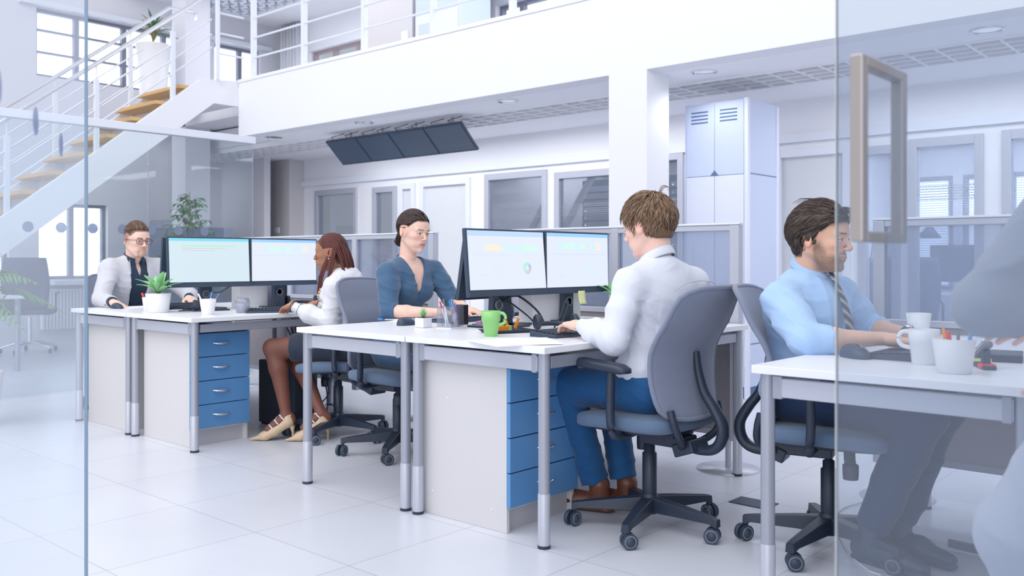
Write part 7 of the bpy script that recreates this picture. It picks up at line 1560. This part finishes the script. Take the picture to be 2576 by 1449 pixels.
far_chair('rounded dark chair back seen through the office doorway', (-3.22, 8.9, 0), D(-60)); far_chair('second dark chair in the far office left of the monitor', (-2.75, 8.55, 0), D(-80)); far_chair('dark chair in the glazed room behind the navy-dress woman', (-7.75, 8.5, 0), D(200))
# table at the far left with a laptop corner, window radiator
t = thing('side_table', 'grey table by the far left window behind the palm', 'table', (-9.9, 2.9, 0)); B().box(-0.6, -0.5, 0.70, 0.6, 0.5, 0.73).build('tabletop', M['edge'], t, 0.003)
for x in (-0.55, 0.55):
    for y in (-0.45, 0.45): B().cyl((x, y, 0), (x, y, 0.70), 0.025, n=14).build('leg', M['steel'], t)
t = thing('radiator', 'white panel radiator under the ground-floor window', 'radiator', (-11.93, 5.0, 0.18)); b = B()
for k in range(22): b.box(-0.045, -0.45+k*0.041, 0.02, 0.045, -0.45+k*0.041+0.03, 0.50)
b.build('fins', M['wmetal'], t, 0.004); B().box(-0.05, -0.47, 0.50, 0.05, 0.47, 0.53).build('top_grille', M['wmetal'], t, 0.003)
tag(B().box(-11.98, 4.62, 0.76, -11.70, 5.45, 0.82).build('window_sill_shelf', M['edge'], None, 0.004), 'pale ledge under the ground-floor window', 'shelf')
# cabinets behind the man with glasses
def cabinet(label, x, y, w_, d_, h, m, n=1, mats='cabm'):
    t = thing('storage_cabinet', label, 'cabinet', (x, y, 0), 0, 'cabinets along the left back wall'); B().box(-w_/2, 0, 0, w_/2, d_, h).build('body', M[m], t, 0.004)
    for k in range(2):
        a = -w_/2+k*w_/2+0.006; dd = B().box(a, -0.018, 0.05, a+w_/2-0.012, 0, h-0.02).build('door', M[m], t, 0.003); B().box(a+(w_/2-0.05 if k == 0 else 0.02), -0.028, h*0.5, a+(w_/2-0.035 if k == 0 else 0.035), -0.018, h*0.5+0.12).build('handle', M['steel'], dd)
cabinet('mid grey cabinet beside the bright ground-floor window', -11.62, 6.0, 0.7, 0.5, 1.62, 'cabm'); cabinet('dark grey cabinet directly behind the head of the man with glasses', -9.95, 5.2, 0.9, 0.45, 1.45, 'cab')
struct('wall_left_return', B().box(-12, 7.1, 0, -10.9, 7.2, CZ), M['wall2'])
# upstairs ceiling projector fitting
tag(B().box(-7.75, 6.6, 4.50, -7.35, 6.85, 4.60).build('ceiling_fitting', M['wmetal'], None, 0.01), 'small white fitting on the upper gallery ceiling', 'light')
# things in the far office
def off_monitor(label, x, y, rz, w_=0.6, z=0.74, m='green_screen'):
    t = thing('monitor', label, 'monitor', (x, y, z), rz, 'switched-off monitors in the glazed rooms'); B().box(-w_/2, 0, 0.12, w_/2, 0.025, 0.48).build('casing', M['cab'], t, 0.004); B().quad((-w_/2+0.012, -0.001, 0.132), (w_/2-0.012, -0.001, 0.132), (w_/2-0.012, -0.001, 0.468), (-w_/2+0.012, -0.001, 0.468)).build('screen', M[m], t)
    B().box(-0.03, 0.005, 0.0, 0.03, 0.03, 0.2).box(-0.12, -0.08, 0, 0.12, 0.1, 0.012).build('stand', M['darkpl'], t, 0.003)
def table(label, x0, x1, y0, y1):
    t = thing('office_table', label, 'table', (x0, y0, 0), 0, 'tables in the glazed rooms'); B().box(0, 0, 0.71, x1-x0, y1-y0, 0.74).build('tabletop', M['edge'], t, 0.003)
    for x in (0.05, x1-x0-0.05):
        for y in (0.05, y1-y0-0.05): B().cyl((x, y, 0), (x, y, 0.71), 0.022, n=12).build('leg', M['steel'], t)
table('table in the far office under the blinds', -3.5, -0.9, 9.2, 10.0); off_monitor('large switched-off monitor in the far office at the right', -2.48, 9.4, D(8), 0.66, m='dark_screen')
table('table in the glazed room behind the navy-dress woman', -8.3, -7.45, 8.7, 9.5); off_monitor('green-tinted switched-off monitor behind the navy-dress woman', -7.75, 8.12, D(20), 0.50); table('table behind the frosted door with the green monitor', -8.3, -7.42, 7.9, 8.4)
def desk_lamp(label, x, y, z, h, rz, shade=True):
    t = thing('desk_lamp', label, 'lamp', (x, y, z), rz, 'desk lamps in the far office'); B().lathe([(0.09, 0), (0.09, 0.02), (0.02, 0.025)], n=20).build('base', M['cab'], t); B().tube([(0, 0, 0.02), (0.02, 0, h*0.55), (0.05, 0, h), (0.02, 0, h+0.05)], 0.010, 8).tube([(0.05, 0, h-0.02), (0.30, 0, h+0.12)], 0.009, 8).build('arm', M['cabm'], t)
    B().lathe([(0.03, 0.05), (0.11, -0.06), (0.105, -0.06), (0.025, 0.045)], (0.34, 0, h+0.11), 24).build('lamp_shade', M['cab'], t)
desk_lamp('jointed desk lamp arm in the office doorway', -3.46, 9.5, 0.74, 0.50, 0); desk_lamp('desk lamp with a dark shade beside the blinds', -3.15, 9.35, 0.74, 0.50, 0)
b = B(); rg = random.Random(2)
for k in range(60): a = k*2.4; e = rg.uniform(0.3, 1.4); L = 0.10+0.06*rg.random(); leaf(b, (0, 0, 0.10), (L*math.cos(e)*math.cos(a), L*math.cos(e)*math.sin(a), 0.10+L*math.sin(e)), 0.02, 0, 0.1, 4)
t = thing('potted_plant', 'small dark plant on the far office table left of the monitor', 'plant', (-2.93, 9.6, 0.74)); b.build('foliage', M['leafD'], t, solid=0.0006); B().lathe([(0.05, 0), (0.06, 0.1), (0.055, 0.1), (0.01, 0.09)], n=20).build('pot', M['pot'], t)
for i, (x, z) in enumerate(((-8.22, 1.52), (-11.7, 1.35))): tag(B().box(x-0.03, WY-0.045 if i == 0 else 7.60, z-0.035, x+0.03, WY-0.03 if i == 0 else 7.62, z+0.035).build('wall_plate', M['cab'], None, 0.003), ['small dark square plate on the frosted door panel', 'small dark lock plate on the far white door'][i], 'plate')
tag(B().box(-11.15, 7.435, 1.46, -11.05, 7.45, 1.54).build('light_switch', M['white'], None, 0.003), 'double light switch on the beige wall pier', 'switch')

# ======== glass entrance in front ========
t = thing('glass_door', 'open glass door leaf at the left with frosted dots', 'door', (0, 0, 0)); t['kind'] = 'thing'
g0, g1 = atD(-60, 655, 1.30), atD(217, 655, 2.75); g0[2] = g1[2] = 0; dv = unit(g1-g0); nv = A(-dv[1], dv[0], 0); Rg = np.array([dv, nv, [0, 0, 1]]).T; Lg = np.linalg.norm(g1-g0)
t.location = tuple(g0)
B().obox(dv*Lg/2+A(0, 0, 1.35), (Lg-0.012, 0.008, 2.66), Rg).build('pane', M['glassL'], t); B().obox(dv*(Lg-0.003)+A(0, 0, 1.35), (0.006, 0.010, 2.66), Rg).build('edge', M['gedge'], t)
for k, q in enumerate((0.08, 0.33, 0.58)): B().lathe([(0.028, -0.0012), (0.028, 0.0012)], dv*Lg*q+nv*-0.006+A(0, 0, 1.345), 24, axis=np.array([dv, [0, 0, 1], nv]).T).build('dot', M['dot'], t)
t = thing('glass_door', 'glass door at the right with a long loop handle of brushed steel', 'door', (-0.63, 1.57, 0)); t['kind'] = 'thing'
B().box(0.004, -0.004, 0.01, 0.98, 0.004, 2.7).build('pane', M['glassN'], t); B().box(0.0025, -0.0045, 0.01, 0.004, 0.0045, 2.7).build('edge', M['pedge'], t)
h_ = B()
for y in (-0.095, 0.095): h_.box(0.067, y-0.013, 1.10, 0.089, y+0.013, 1.405)
for z in (1.100, 1.387): h_.box(0.067, -0.082, z, 0.089, 0.082, z+0.018)
h_.build('handle', M['handle'], t, 0.003)
